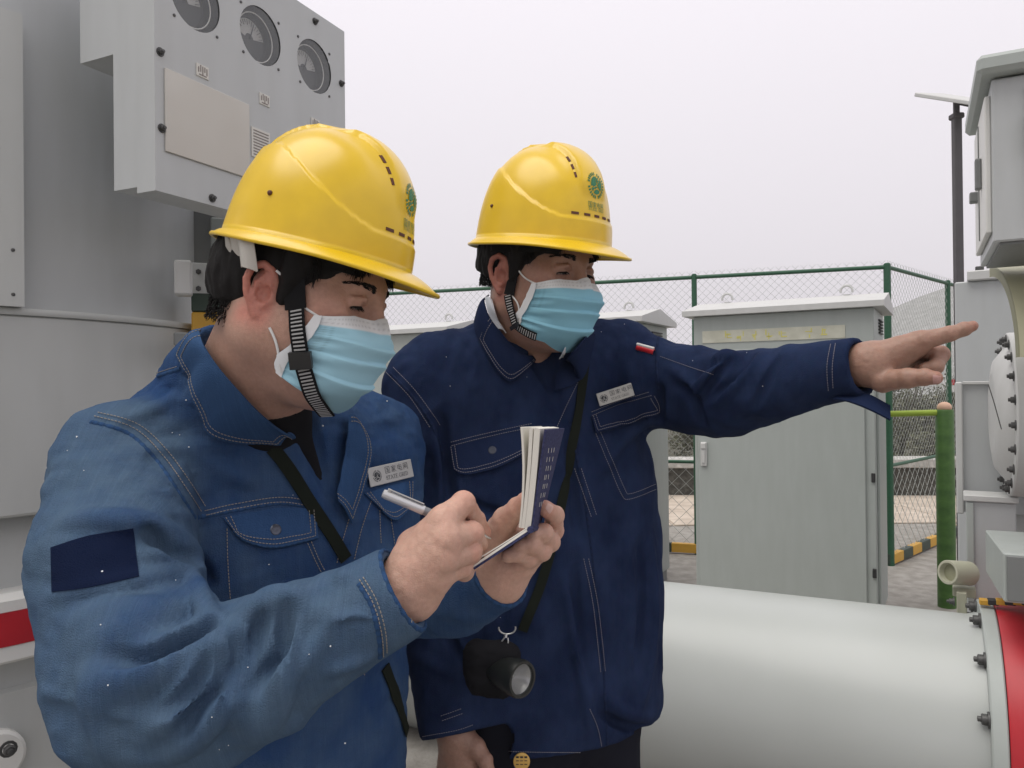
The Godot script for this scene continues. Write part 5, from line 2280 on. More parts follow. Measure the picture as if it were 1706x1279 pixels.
# ------------------------------------------------------------------ face masks
func mask_pt(u: float, v: float, lift: float) -> Vector3:
	# u: -1 left ear side .. 1 right ear side; v: 0 top .. 1 under the chin
	var cen := Vector2(0.0, 0.0)
	var prof := [Vector2(0.108, 0.012), Vector2(0.124, -0.006), Vector2(0.128, -0.026), Vector2(0.122, -0.052), Vector2(0.117, -0.078), Vector2(0.106, -0.100), Vector2(0.082, -0.116)]
	var side := [Vector2(0.060, -0.004), Vector2(0.056, -0.018), Vector2(0.050, -0.033), Vector2(0.041, -0.050), Vector2(0.027, -0.066), Vector2(0.026, -0.081), Vector2(0.030, -0.094)]
	var x := v * 6.0
	var i := clampi(int(x), 0, 5)
	var t := x - i
	var pc: Vector2 = prof[i].cubic_interpolate(prof[i + 1], prof[maxi(i - 1, 0)], prof[mini(i + 2, 6)], t)
	var ps: Vector2 = side[i].lerp(side[i + 1], t)
	var a := absf(u)
	var k := pow(1.0 - pow(a, 2.1), 0.62)
	var q := ps.lerp(pc, k)
	q.y = -0.037 + (q.y + 0.034) * 0.87
	# a narrower nose bridge at the top
	q.x -= 0.010 * smoothstep(0.28, 0.0, v) * smoothstep(0.08, 0.30, a) * smoothstep(0.9, 0.4, a)
	var w := lerpf(0.069, 0.067, v)
	var p := Vector3(q.x, q.y, w * sin(u * PI * 0.5 * 0.98))
	var n := Vector3(1.0 - a * 0.5, 0.25 - 0.6 * v, 0.9 * u).normalized()
	# three pleats, pulled in at the sides where they are sewn
	var pl := 0.0
	for c in [0.30, 0.50, 0.70]:
		var e: float = v - c - 0.035 * (1.0 - a) * sin(c * 9.0)
		pl += 0.0052 * exp(-pow(e / 0.075, 2.0)) * (1.0 if e > 0.0 else smoothstep(-0.018, 0.0, e))
	var fan := sin(v * 46.0 + 2.0 * sin(u * 3.0)) * 0.0012 * smoothstep(0.5, 0.95, a) * smoothstep(0.15, 0.3, v)
	return p + n * (pl * (1.0 - 0.55 * a) + fan + lift)


func face_mask(T: Transform3D, hf: Field, blue: Color, label: String, right_loop: Array, left_loop: Array) -> Node3D:
	var o := thing("face_mask", T * Vector3(0.12, -0.05, 0), label, "face mask", "blue disposable face masks")
	var b := Build.new()
	var NU := 64
	var NV := 60
	var white := Color(0.74, 0.76, 0.78)
	for side in 2:
		var ids := []
		for r in NV + 1:
			var row := []
			for k in NU + 1:
				var u := lerpf(-1, 1, float(k) / NU)
				var v := float(r) / NV
				var p := mask_pt(u, v, 0.0 if side == 0 else -0.0012)
				var du := mask_pt(minf(u + 0.02, 1), v, 0) - mask_pt(maxf(u - 0.02, -1), v, 0)
				var dv := mask_pt(u, minf(v + 0.012, 1), 0) - mask_pt(u, maxf(v - 0.012, 0), 0)
				var n := du.cross(dv).normalized()
				if n.dot(Vector3(1, 0, u * 0.8)) < 0.0: n = -n
				b.col = blue if side == 0 and v > 0.135 else white
				# the embossed weld dots along the top band and the side seams
				var dots := side == 0 and ((v > 0.03 and v < 0.14 and r % 3 == 0) or (absf(u) > 0.86 and v > 0.14 and v < 0.5 and k % 2 == 0)) and (r + k) % 2 == 0
				if dots: b.col = b.col.darkened(0.22)
				row.append(b.vert(clear_of(hf, T * p, 0.0035 if side == 0 else 0.002), (T.basis * (n if side == 0 else -n)).normalized()))
			ids.append(row)
		for r in NV:
			for k in NU:
				b.tri(ids[r][k], ids[r][k + 1], ids[r + 1][k + 1])
				b.tri(ids[r][k], ids[r + 1][k + 1], ids[r + 1][k])
	b.col = Color.WHITE
	part("pleated_panel", b, M.mask, o)
	# white binding at the sides
	for z in [-1.0, 1.0]:
		b = Build.new()
		b.col = white
		var g := []
		var nr := []
		for r in 25:
			var v := r / 24.0
			var row := []
			var nrow := []
			for k in 3:
				var p := mask_pt(z * (0.972 + k * 0.014), v, 0.0012)
				row.append(clear_of(hf, T * p, 0.0045))
				nrow.append((T.basis * Vector3(0.4, 0, z)).normalized())
			g.append(row)
			nr.append(nrow)
		b.slab(g, nr, 0.001)
		part("side_binding", b, M.mask, o)
	b = Build.new()
	b.tube(fine3(right_loop), 0.0016, 6)
	part("ear_loop", b, M.loop, o)
	b = Build.new()
	b.tube(fine3(left_loop), 0.0016, 6)
	part("ear_loop", b, M.loop, o)
	return o


func clear_of(f: Field, p: Vector3, gap: float) -> Vector3:
	for i in 3:
		var d := f.sample(p)
		if d >= gap: break
		p += f.normal(p) * (gap - d)
	return p


func fine3(p: Array) -> Array:
	var out := []
	var m := p.size()
	for i in m - 1:
		for k in 6:
			out.append(p[i].cubic_interpolate(p[i + 1], p[maxi(i - 1, 0)], p[mini(i + 2, m - 1)], k / 6.0))
	out.append(p[m - 1])
	return out


# a chin strap as webbing with pale bars, through points with normals
func webbing(o: Node3D, called: String, pts: Array, nrm: Array, w: float, bars: bool) -> void:
	var b := Build.new()
	ribbon(b, pts, nrm, w, 0.0016)
	part(called, b, M.strap, o)
	if not bars: return
	var s := o.get_child(o.get_child_count() - 1)
	var c := Curve3D.new()
	for p in pts: c.add_point(p)
	var L := c.get_baked_length()
	var n := int(L / 0.0042)
	b = Build.new()
	for i in n:
		var t := (i + 0.5) / n
		var p := c.sample_baked(t * L)
		var q := c.sample_baked(minf(t * L + 0.001, L))
		var r := c.sample_baked(maxf(t * L - 0.001, 0))
		var nn: Vector3 = nrm[clampi(int(t * nrm.size()), 0, nrm.size() - 1)]
		var d := (q - r).normalized()
		var sd := d.cross(nn).normalized()
		b.box(p + nn * 0.0019, Basis(d, nn, sd), Vector3(0.0019, 0.0008, w * 0.72), 0.0002)
	part("woven_bars", b, M.strap_grey, s)


func name_badge(parent: Node3D, corners: Array, f: Field) -> void:
	# four picture corners: top left, top right, bottom right, bottom left
	var c := []
	for q in corners: c.append(hp(f, q.x, q.y))
	var nn := Vector3.ZERO
	for p in c: nn += f.normal(p)
	nn = nn.normalized()
	var mid: Vector3 = (c[0] + c[1] + c[2] + c[3]) * 0.25
	var x: Vector3 = ((c[1] - c[0]) + (c[2] - c[3])).normalized()
	nn = (nn - x * nn.dot(x)).normalized()
	var y := nn.cross(x)
	# where the sight lines meet the badge's plane
	var w := 0.0
	var h := 0.0
	var pl := Plane(nn, mid)
	var k := []
	for q in corners: k.append(pl.intersects_ray(cam.position, ray(q.x, q.y)))
	w = (k[0].distance_to(k[1]) + k[2].distance_to(k[3])) * 0.5
	h = (k[1].distance_to(k[2]) + k[0].distance_to(k[3])) * 0.5
	mid = (k[0] + k[1] + k[2] + k[3]) * 0.25 + nn * 0.007
	var ax := Basis(x, y, nn)
	var b := Build.new()
	b.box(mid, ax, Vector3(w, h, 0.0028), 0.0012)
	part("name_badge", b, M.badge, parent)
	var bd: Node3D = parent.get_child(parent.get_child_count() - 1)
	var put := func(q: Vector2) -> Array: return [mid + ax * Vector3(q.x, q.y, 0.00165), nn]
	b = Build.new()
	emblem(b, put, Vector2(-w * 0.33, 0), h * 0.30)
	print_art(b, put, -w * 0.14, 0.0005, h * 0.36, h * 0.10)
	letters(b, put, "STATE GRID", -w * 0.14, -h * 0.32, w * 0.5)
	var o := MeshInstance3D.new()
	o.name = "lettering"
	o.mesh = b.commit(parent.get_parent().position if parent.get_parent() != self else parent.position)
	o.material_override = M.ink
	# a badge sits on a jacket, so its print belongs to the badge's own mesh level
	parent.add_child(o, true)


func denim_tint(base: Color, fade: Color, amount: float, seed_: int, arm := []) -> Callable:
	var n := FastNoiseLite.new()
	n.seed = seed_
	n.frequency = 9.0
	n.fractal_octaves = 3
	var n2 := FastNoiseLite.new()
	n2.seed = seed_ + 1
	n2.frequency = 60.0
	return func(p: Vector3, _n: Vector3) -> Color:
		var k := clampf(0.5 + 0.8 * n.get_noise_3dv(p) + 0.35 * n2.get_noise_3dv(p * Vector3(1, 0.5, 1)), 0.0, 1.0) * amount
		if arm.size():
			var near := 9.0
			for i in arm.size() - 1:
				near = minf(near, p.distance_to(Geometry3D.get_closest_point_to_segment(p, arm[i], arm[i + 1])))
			k = clampf(k * 0.6 + 0.75 * (1.0 - smoothstep(0.085, 0.115, near)), 0.0, 1.2)
		return base.lerp(fade, k)


func snow_specks(who: Node3D, f: Field, count: int, x0: float, x1: float, y0: float, y1: float, seed_: int) -> void:
	var g := RandomNumberGenerator.new()
	g.seed = seed_
	var b := Build.new()
	for i in count:
		var p := hp(f, g.randf_range(x0, x1), y0 + (y1 - y0) * pow(g.randf(), 1.5))
		if p == Vector3.INF: continue
		var r := 0.0005 + 0.0008 * pow(g.randf(), 4.0)
		b.ball(p + f.normal(p) * r * 0.6, Basis(Vector3.UP, g.randf() * 3.0), Vector3(r * g.randf_range(0.8, 1.6), r, r), 4, 6)
	var o := part("snow_specks", b, M.snow, who)
	o.set_meta("kind", "stuff")


func head_frame(yaw: float, pitch: float, roll: float, s: float, at: Vector3) -> Transform3D:
	# yaw 0 looks at the camera, 90 to the picture's right; pitch looks down
	var fx := Vector3(sin(yaw) * cos(pitch), -sin(pitch), cos(yaw) * cos(pitch))
	var up := Vector3(sin(yaw) * sin(pitch), cos(pitch), cos(yaw) * sin(pitch))
	var r := fx.cross(up)
	var b := Basis(fx, up, r)
	b = Basis(fx, roll) * b
	return Transform3D(b.scaled_local(Vector3.ONE * s), at)


func legs(who: Node3D, hip: Vector3, r: Vector3, f: Vector3, floor_y: float) -> void:
	var fl := Field.new(hip - Vector3(0.32, hip.y - floor_y - 0.03, 0.32), hip + Vector3(0.32, 0.16, 0.32), 0.012)
	fl.chain([hip + Vector3(0, 0.09, 0), hip], [0.155, 0.165], 0.05, false, f, 1.3)
	for s in [-1.0, 1.0]:
		var a: Vector3 = hip + r * 0.095 * s - Vector3(0, 0.04, 0)
		var k: Vector3 = Vector3(hip.x, hip.y * 0.53, hip.z) + r * 0.115 * s + f * 0.02
		var e: Vector3 = Vector3(hip.x, 0.09, hip.z) + r * 0.125 * s - f * 0.01
		fl.chain([a, k, e], [0.098, 0.075, 0.066], 0.05)
		fl.chain([e, e + Vector3(0, -0.03, 0)], [0.072, 0.075], 0.03)
	var n := FastNoiseLite.new()
	n.seed = 8
	n.frequency = 9.0
	fl.wrinkle(n, 0.012, Basis.from_scale(Vector3(1, 0.7, 1)), 0.06)
	var b := Build.new()
	fl.mesh(b, func(_p, _n): return Color.WHITE)
	part("trousers", b, M.trousers, who)
	for s in [-1.0, 1.0]:
		var e: Vector3 = Vector3(hip.x, 0.0, hip.z) + r * 0.125 * s
		b = Build.new()
		var g := Field.new(e - Vector3(0.25, 0.02, 0.25), e + Vector3(0.25, 0.16, 0.25), 0.007)
		g.chain([e + Vector3(0, 0.055, 0) - f * 0.06, e + Vector3(0, 0.05, 0) + f * 0.07, e + Vector3(0, 0.042, 0) + f * 0.155 + r * 0.015 * s], [0.045, 0.047, 0.04], 0.03)
		g.chain([e + Vector3(0, 0.06, 0) - f * 0.03, e + Vector3(0, 0.13, 0) - f * 0.04], [0.05, 0.052], 0.03)
		g.cut(e + Vector3(0, 0.006, 0), Vector3.DOWN, 0.4)
		g.mesh(b, func(_p, _n): return Color.WHITE)
		part("shoe", b, M.leather, who)


func knuckle_noise() -> FastNoiseLite:
	var n := FastNoiseLite.new()
	n.seed = 91
	n.frequency = 70.0
	n.fractal_octaves = 2
	return n


# redder fingertips and knuckles, mottled palms
func flesh_tint(base: Color, spots: Array) -> Callable:
	var n := FastNoiseLite.new()
	n.seed = 92
	n.frequency = 40.0
	return func(p: Vector3, _n: Vector3) -> Color:
		var w := 0.0
		for q in spots: w = maxf(w, exp(-p.distance_squared_to(q) / 0.00016))
		var m := n.get_noise_3dv(p)
		var c := base.lerp(Color(base.r * 1.02, base.g * 0.74, base.b * 0.72), clampf(w * 0.75 + m * 0.25, 0.0, 1.0))
		var k := 1.0 + 0.08 * m
		return Color(c.r * k, c.g * k, c.b * k)


func people() -> void:
	person_a()
	person_b()


# ------------------------------------------------------------------ the man writing
func person_a() -> void:
	var base := Vector3(-0.36, 0, -1.14)
	var who := thing("person", base, "man in a faded light blue denim jacket writing in a small notebook, nearest at left", "person")
	var fwd := Vector3(0.70, 0, 0.714).normalized()
	var rt := Vector3(-fwd.z, 0, fwd.x)
	# jacket
	var f := Field.new(Vector3(-0.80, 0.66, -1.50), Vector3(0.06, 1.50, -0.60), 0.0050)
	var c := Vector3(-0.365, 0, -1.13)
	var up := Vector3.UP
	f.chain([c + up * 0.76, c + up * 0.95, c + up * 1.13, c + up * 1.205 - fwd * 0.01], [0.222, 0.232, 0.226, 0.205], 0.05, false, fwd, 1.52)
	f.chain([c + rt * 0.12 + up * 1.285 - fwd * 0.015, c - rt * 0.12 + up * 1.285 - fwd * 0.015], [0.088, 0.088], 0.09)
	f.chain([c + up * 1.27 - fwd * 0.02, P(395, 640, 1.03)], [0.10, 0.085], 0.06)
	# near arm
	f.chain([P(205, 775, 0.96), P(192, 930, 0.865), P(232, 1140, 0.80)], [0.078, 0.086, 0.074], 0.045)
	f.chain([P(232, 1140, 0.80), P(310, 1160, 0.785), P(436, 1112, 0.775), P(560, 1043, 0.775), P(628, 1006, 0.775)], [0.074, 0.078, 0.071, 0.054, 0.044], 0.04)
	# far arm
	f.chain([P(625, 745, 1.27), P(600, 1000, 1.13)], [0.080, 0.068], 0.05)
	f.chain([P(600, 1000, 1.13), P(790, 984, 0.935)], [0.066, 0.046], 0.03)
	# neck opening and the open front
	f.chain([P(425, 610, 1.00), P(445, 520, 0.98)], [0.075, 0.085], 0.02, true)
	var nv := FastNoiseLite.new()
	nv.seed = 3
	nv.frequency = 7.0
	nv.fractal_octaves = 2
	f.wrinkle(nv, 0.006, Basis.from_scale(Vector3(1.0, 1.5, 1.0)))
	nv.frequency = 26.0
	f.wrinkle(nv, 0.0016, Basis(Vector3(0.3, 1, 0.2).normalized(), 0.6) * Basis.from_scale(Vector3(1.0, 1.8, 1.0)))
	f.crease(61, 9.0, 0.0045, Basis(Vector3(0.2, 0.3, 1).normalized(), 0.7) * Basis.from_scale(Vector3(0.8, 1.6, 1.0)))
	# folds of the near sleeve
	for q in [
		[[160, 1124, 228, 1122, 285, 1098, 356, 1048], 0.026, 0.018], [[150, 1062, 215, 1052, 295, 1022, 352, 996], 0.028, 0.016],
		[[364, 1040, 356, 1085, 326, 1150, 250, 1222], 0.016, 0.013], [[384, 1046, 378, 1128, 354, 1199, 272, 1266], 0.014, 0.013],
		[[398, 1038, 412, 1070, 420, 1118], 0.010, 0.008], [[100, 866, 191, 867, 262, 879, 342, 926], 0.014, 0.010],
		[[236, 924, 295, 922, 345, 958], 0.013, 0.010], [[322, 955, 334, 1001, 356, 1036], 0.011, 0.009], [[80, 992, 160, 980, 231, 966, 322, 946], 0.012, 0.006],
		[[492, 985, 478, 1024, 470, 1107, 456, 1181, 428, 1240], 0.016, 0.013], [[407, 1034, 449, 1004, 492, 990], 0.016, 0.012],
		[[560, 1036, 591, 1030, 626, 1036], 0.008, 0.007], [[565, 968, 574, 962, 588, 962], 0.012, 0.008], [[540, 1124, 590, 1104, 628, 1086], 0.008, 0.005],
		[[250, 1000, 180, 1010, 110, 1040], 0.016, 0.005], [[560, 1000, 540, 1060, 500, 1120], 0.010, 0.004], [[140, 1120, 150, 1180, 175, 1250], 0.014, 0.006], [[300, 740, 350, 770, 420, 800], 0.012, 0.004], [[200, 700, 240, 690, 290, 660], 0.010, 0.004],
	]:
		fold(f, q[0], q[1], q[2])
	for q in [
		[[176, 1096, 228, 1088, 295, 1058, 362, 1028], 0.011, 0.018], [[238, 884, 308, 916, 352, 940], 0.010, 0.011], [[345, 1085, 318, 1140, 255, 1190], 0.009, 0.010],
		[[372, 1080, 352, 1150, 300, 1225], 0.008, 0.010], [[394, 1052, 398, 1110, 385, 1175], 0.008, 0.010], [[484, 1004, 455, 1078, 420, 1150], 0.011, 0.013], [[556, 1050, 591, 1042, 622, 1044], 0.006, 0.006],
		[[335, 900, 348, 960, 366, 1026], 0.010, 0.014], [[436, 1020, 425, 1075, 410, 1130], 0.008, 0.008],
	]:
		fold(f, q[0], q[1], q[2], true)
	# cuffs: a thicker band, hollow at the mouth
	var w0 := P(592, 1027, 0.775)
	var w1 := P(668, 984, 0.775)
	f.chain([w0, w1], [0.0505, 0.0475], 0.004)
	f.chain([w0.lerp(w1, 0.55), w1 + (w1 - w0) * 1.2], [0.034, 0.039], 0.004, true)
	f.cut(w1 + (w1 - w0).normalized() * 0.004, (w1 - w0).normalized(), 0.085)
	var v0 := P(752, 994, 0.960)
	var v1 := P(834, 961, 0.905)
	f.chain([v0, v1], [0.044, 0.0385], 0.006)
	f.chain([v0.lerp(v1, 0.35), v1 + (v1 - v0) * 0.6], [0.027, 0.0300], 0.004, true)
	f.cut(v1, ((v1 - v0).normalized() + Vector3(0.0, 0.30, 0.15)).normalized(), 0.10)
	# the open front below the chin
	var vee := on(f, V([512, 716, 524, 752, 538, 788, 550, 822]), -0.022, 12.0)
	for q in [[[514, 712, 530, 760, 550, 822], 0.026, 0.009]]:
		var pts := on(f, V(q[0]), 0.004, 12.0)
		var rad := []
		for i in pts.size(): rad.append(lerpf(q[1], q[2], float(i) / (pts.size() - 1)))
		f.chain(pts, rad, 0.006, true)
	f.soften()
	var tint := denim_tint(Color(0.037, 0.086, 0.222), Color(0.102, 0.170, 0.280), 0.9, 5, [P(182, 790, 0.93), P(182, 930, 0.865), P(232, 1140, 0.80), P(310, 1160, 0.785), P(436, 1112, 0.775), P(560, 1043, 0.775), P(680, 980, 0.775)])
	var b := Build.new()
	f.mesh(b, tint)
	var jk := part("jacket", b, M.denim_a, who)
	# black shirt at the throat
	b = Build.new()
	var sh := Field.new(Vector3(-0.55, 1.0, -1.25), Vector3(-0.1, 1.45, -0.75), 0.008)
	sh.chain([c + up * 1.05, c + up * 1.215 - fwd * 0.01], [0.190, 0.160], 0.05, false, fwd, 1.52)
	sh.chain([c + up * 1.26 - fwd * 0.02, P(432, 655, 1.01)], [0.085, 0.066], 0.05)
	if vee.size() > 1:
		var vr := []
		for i in vee.size(): vr.append(lerpf(0.017, 0.012, float(i) / (vee.size() - 1)))
		sh.chain(vee, vr, 0.01)
	sh.mesh(b, func(_p, _n): return Color.WHITE)
	part("undershirt", b, M.cloth_black, who)
	# head, neck and hands: one skin
	var T := head_frame(deg_to_rad(76.0), deg_to_rad(18.0), deg_to_rad(-2.0), 0.955, P(506, 502, 0.943))
	var hf := head_field(T, 1.0, P(420, 650, 1.02), 0.070, 0.03)
	var body := Build.new()
	hf.mesh(body, skin_tint(T, Color(0.50, 0.30, 0.225)))
	var flesh := flesh_tint(Color(0.60, 0.375, 0.29), [P(806, 886, 0.838), P(908, 846, 0.845), P(880, 830, 0.828), P(772, 838, 0.792), P(786, 888, 0.788), P(784, 918, 0.786), P(922, 884, 0.893)])
	var h1 := hand([676, 982, 0.785, 0.0262], [
		[[738, 868, 0.772, 0.0150], [772, 838, 0.792, 0.0118], [792, 866, 0.822, 0.0100], [806, 886, 0.838, 0.0082]],
		[[744, 898, 0.762, 0.0145], [786, 888, 0.788, 0.0118], [796, 906, 0.820, 0.0100], [782, 912, 0.838, 0.0085]],
		[[738, 932, 0.762, 0.0140], [784, 918, 0.786, 0.0112], [790, 932, 0.815, 0.0098], [774, 934, 0.832, 0.0085]],
		[[724, 962, 0.770, 0.0135], [770, 944, 0.790, 0.0104], [774, 952, 0.815, 0.0092], [758, 948, 0.83, 0.0080]],
		[[690, 908, 0.815, 0.0170], [728, 872, 0.832, 0.0130], [764, 862, 0.838, 0.0112], [788, 876, 0.842, 0.0095]],
	], [[[690, 962, 0.782, 0.024], [738, 905, 0.775, 0.018]], [[700, 985, 0.787, 0.022], [728, 955, 0.778, 0.016]], [[690, 930, 0.79, 0.022], [735, 880, 0.785, 0.016]]])
	h1.chain([P(676, 984, 0.785), P(600, 1026, 0.785)], [0.029, 0.030], 0.015)
	h1.wrinkle(knuckle_noise(), 0.0007, Basis(), 0.006)
	h1.mesh(body, flesh)
	var h2 := hand([834, 962, 0.902, 0.0255], [
		[[884, 908, 0.905, 0.0140], [922, 884, 0.893, 0.0112], [924, 858, 0.868, 0.0102], [908, 846, 0.845, 0.0090]],
		[[882, 926, 0.895, 0.0140], [916, 902, 0.872, 0.0112], [906, 888, 0.852, 0.0102], [890, 890, 0.846, 0.0090]],
		[[868, 938, 0.885, 0.0135], [902, 918, 0.862, 0.0108], [886, 906, 0.846, 0.0098], [868, 910, 0.844, 0.0088]],
		[[850, 948, 0.880, 0.0125], [880, 930, 0.860, 0.0098], [862, 922, 0.846, 0.0088], [846, 926, 0.844, 0.0078]],
		[[820, 900, 0.890, 0.0185], [842, 866, 0.868, 0.0140], [864, 846, 0.846, 0.0115], [880, 830, 0.828, 0.0095]],
	], [[[834, 948, 0.898, 0.024], [868, 918, 0.895, 0.019]], [[832, 930, 0.888, 0.022], [850, 890, 0.885, 0.017]], [[840, 950, 0.89, 0.020], [862, 936, 0.882, 0.016]]])
	h2.chain([P(834, 962, 0.902), P(785, 984, 0.940)], [0.0255, 0.0265], 0.015)
	h2.wrinkle(knuckle_noise(), 0.0007, Basis(), 0.006)
	h2.mesh(body, flesh)
	part("body", body, M.skin, who)
	b = Build.new()
	b.col = Color(0.70, 0.44, 0.38)
	nail(b, h2, P(908, 846, 0.845), (P(902, 838, 0.84) - P(918, 858, 0.86)).normalized(), Vector3(0.3, 0.3, 0.9).normalized(), 0.011, 0.012)
	part("fingernail", b, M.skin, who)
	b = Build.new()
	hair_mesh(T, 21, b)
	part("hair", b, M.hair, who)
	eyes(T, hf, who, 0.26)
	legs(who, Vector3(c.x, 0.84, c.z), rt, fwd, 0.0)

	# collar: the fold runs round the neck, the leaf falls onto the jacket
	var tb := Build.new()
	b = Build.new()
	collar_leaf(b, hf, f, [346, 556, 372, 598, 410, 646, 452, 694, 486, 722], [300, 592, 318, 640, 342, 690, 362, 724, 462, 737], 0.011, 0.006, tb)
	part("collar", b, M.denim_a, jk).material_override = tinted(M.denim_a, Color(0.060, 0.130, 0.285))
	b = Build.new()
	collar_leaf(b, f, f, [556, 838, 562, 770, 572, 698], [580, 872, 614, 757, 590, 704], 0.006, 0.005, tb)
	part("collar", b, tinted(M.denim_a, Color(0.050, 0.115, 0.265)), jk)
	# pocket flaps
	var cloth := tinted(M.denim_a, Color(0.050, 0.115, 0.270))
	b = Build.new()
	panel(b, f, [371, 862, 420, 853, 470, 845, 526, 848], [388, 884, 412, 902, 460, 911, 527, 896], 0.0028, 0.003, 20, 8, 0.002, tb)
	part("pocket_flap", b, cloth, jk)
	b = Build.new()
	panel(b, f, [606, 822, 640, 812, 688, 800], [634, 852, 656, 866, 682, 842], 0.0028, 0.004, 20, 8, 0.0, tb)
	part("pocket_flap", b, cloth, jk)
	b = Build.new()
	panel(b, f, [86, 912, 150, 892, 222, 880], [88, 986, 150, 978, 232, 960], 0.0012, 0.0, 14, 8)
	part("arm_patch", b, tinted(M.denim_b, Color(0.011, 0.020, 0.060)), jk).set_meta("label", "dark navy patch sewn on the light sleeve")
	# button and shank on the near flap
	b = Build.new()
	var bp := hp(f, 457, 883)
	var bn := f.normal(bp)
	b.lathe(bp + bn * 0.004, bn, [Vector2(0.0075, 0), Vector2(0.0075, 0.002), Vector2(0.006, 0.0032), Vector2(0.003, 0.0026), Vector2(0, 0.003)], 20)
	part("button", b, M.button, jk)
	# folded edges of the two cuffs
	for q in [[w1 + (w1 - w0).normalized() * 0.002, (w1 - w0).normalized(), 0.0435], [v1, ((v1 - v0).normalized() + Vector3(0.0, 0.30, 0.15)).normalized(), 0.0350]]:
		var n: Vector3 = q[1]
		var u := n.cross(Vector3.UP).normalized()
		var w := n.cross(u)
		var ring := []
		for k in 121: ring.append(q[0] + (u * cos(TAU * k / 120.0) + w * sin(TAU * k / 120.0)) * q[2])
		b = Build.new()
		pucker(b, ring, 0.0026)
		part("cuff_edge", b, cloth, jk)
	# welts: raised seams
	for q in [[152, 702, 215, 722, 262, 767, 300, 822, 326, 862], [330, 862, 400, 848, 470, 838, 528, 848], [175, 665, 222, 640, 300, 614], [598, 972, 620, 1010, 632, 1060, 634, 1096]]:
		b = Build.new()
		welt(b, f, q, 0.0032, 0.0016)
		part("seam", b, cloth, jk)
	b = Build.new()
	for q in [
		[158, 694, 222, 713, 270, 758, 308, 812, 334, 852], [164, 688, 228, 706, 277, 750, 316, 804, 342, 845], [340, 851, 400, 838, 470, 828, 530, 837], [342, 858, 400, 846, 470, 836, 528, 846],
		[180, 660, 226, 635, 298, 610], [378, 880, 380, 940, 384, 1000], [512, 905, 528, 940, 545, 972], [518, 902, 534, 938, 551, 968], [600, 966, 622, 1004, 636, 1056, 638, 1094], [606, 962, 628, 1000, 642, 1052, 644, 1088],
		[648, 938, 668, 966, 682, 1004, 684, 1042], [620, 830, 602, 880, 586, 950], [632, 850, 634, 900, 638, 950], [606, 1120, 618, 1180, 626, 1272], [612, 1118, 624, 1178, 633, 1270], [650, 860, 656, 900, 660, 930], [582, 860, 570, 900, 560, 940],
	]:
		stitch(b, f, q, 0.0014)
	b.absorb(tb)
	var th := part("stitching", b, M.thread_a, jk)
	th.set_meta("kind", "stuff")
	name_badge(jk, V([606, 783, 677, 764, 685, 796, 612, 811]), f)
	snow_specks(jk, f, 30, 60, 690, 600, 1270, 5)
	# strap of a bag, worn across the chest
	var sb := Build.new()
	strap(sb, f, [452, 745, 480, 780, 516, 838, 552, 892, 590, 956], 0.018, 0.0018, 0.0018)
	var st := lone("bag_strap", sb, M.olive_strap, Vector3.ZERO)
	tag(st, "dark olive bag strap running down the front of the light denim jacket", "strap")
	sb = Build.new()
	strap(sb, f, [640, 1110, 662, 1170, 682, 1240, 690, 1278], 0.018, 0.0018, 0.0018)
	st = lone("bag_strap", sb, M.olive_strap, Vector3.ZERO)
	tag(st, "dark strap end hanging below the cuff of the writing man", "strap")

	# hard hat, chin strap, mask
	var HT := T * Transform3D(Basis(Vector3(0, 0, 1), deg_to_rad(4.0)).scaled(Vector3(0.91, 1.0, 0.94)), Vector3(0.000, 0.064, 0))
	var hat := hard_hat(HT, "yellow hard hat with its peak lowest, on the man writing at left")
	var straps_a := [[492, 440, 494, 480, 496, 516], [497, 516, 500, 545, 505, 582], [505, 582, 508, 604], [510, 604, 520, 640, 534, 670, 548, 688]]
	var rl := [T * mask_pt(-0.97, 0.04, 0.002), hf.pull(P(505, 510, 0.87), 0.003), hf.pull(P(484, 474, 0.86), 0.004)]
	# pale plastic tab of the suspension at the back of the head
	b = Build.new()
	var hfh := hf
	collar_leaf(b, hfh, hfh, [374, 386, 404, 388, 428, 392], [388, 440, 408, 446, 428, 446], 0.014, 0.003)
	part("suspension_tab", b, M.plate, hat)
	rl = [T * mask_pt(0.97, 0.05, 0.002), hf.pull(P(505, 508, 0.87), 0.002), hf.pull(P(484, 474, 0.86), 0.003), hf.pull(P(462, 450, 0.86), 0.003)]
	var rl2 := [hf.pull(P(448, 545, 0.86), 0.002), hf.pull(P(458, 575, 0.86), 0.002), T * mask_pt(0.98, 0.93, 0.002)]
	var mk := face_mask(T, hf, Color(0.35, 0.61, 0.73), "pale blue face mask with a white top band on the man writing at left", rl, rl2)
	strap_set(hat, hf, mk, straps_a, 0.022)
	# notebook and pen
	notebook()


func tinted(m: StandardMaterial3D, c: Color) -> StandardMaterial3D:
	var k := m.duplicate() as StandardMaterial3D
	k.albedo_color = c.linear_to_srgb()
	return k


func depth_of(p: Vector3) -> float:
	return -(cam.basis.inverse() * (p - cam.position)).z


func near_hit(f: Field, c: Curve2D) -> Vector3:
	for k in 40:
		var q := c.sample_baked(c.get_baked_length() * k / 39.0)
		var p := hp(f, q.x, q.y)
		if p != Vector3.INF: return p
	return P(853, 640, 1.0)


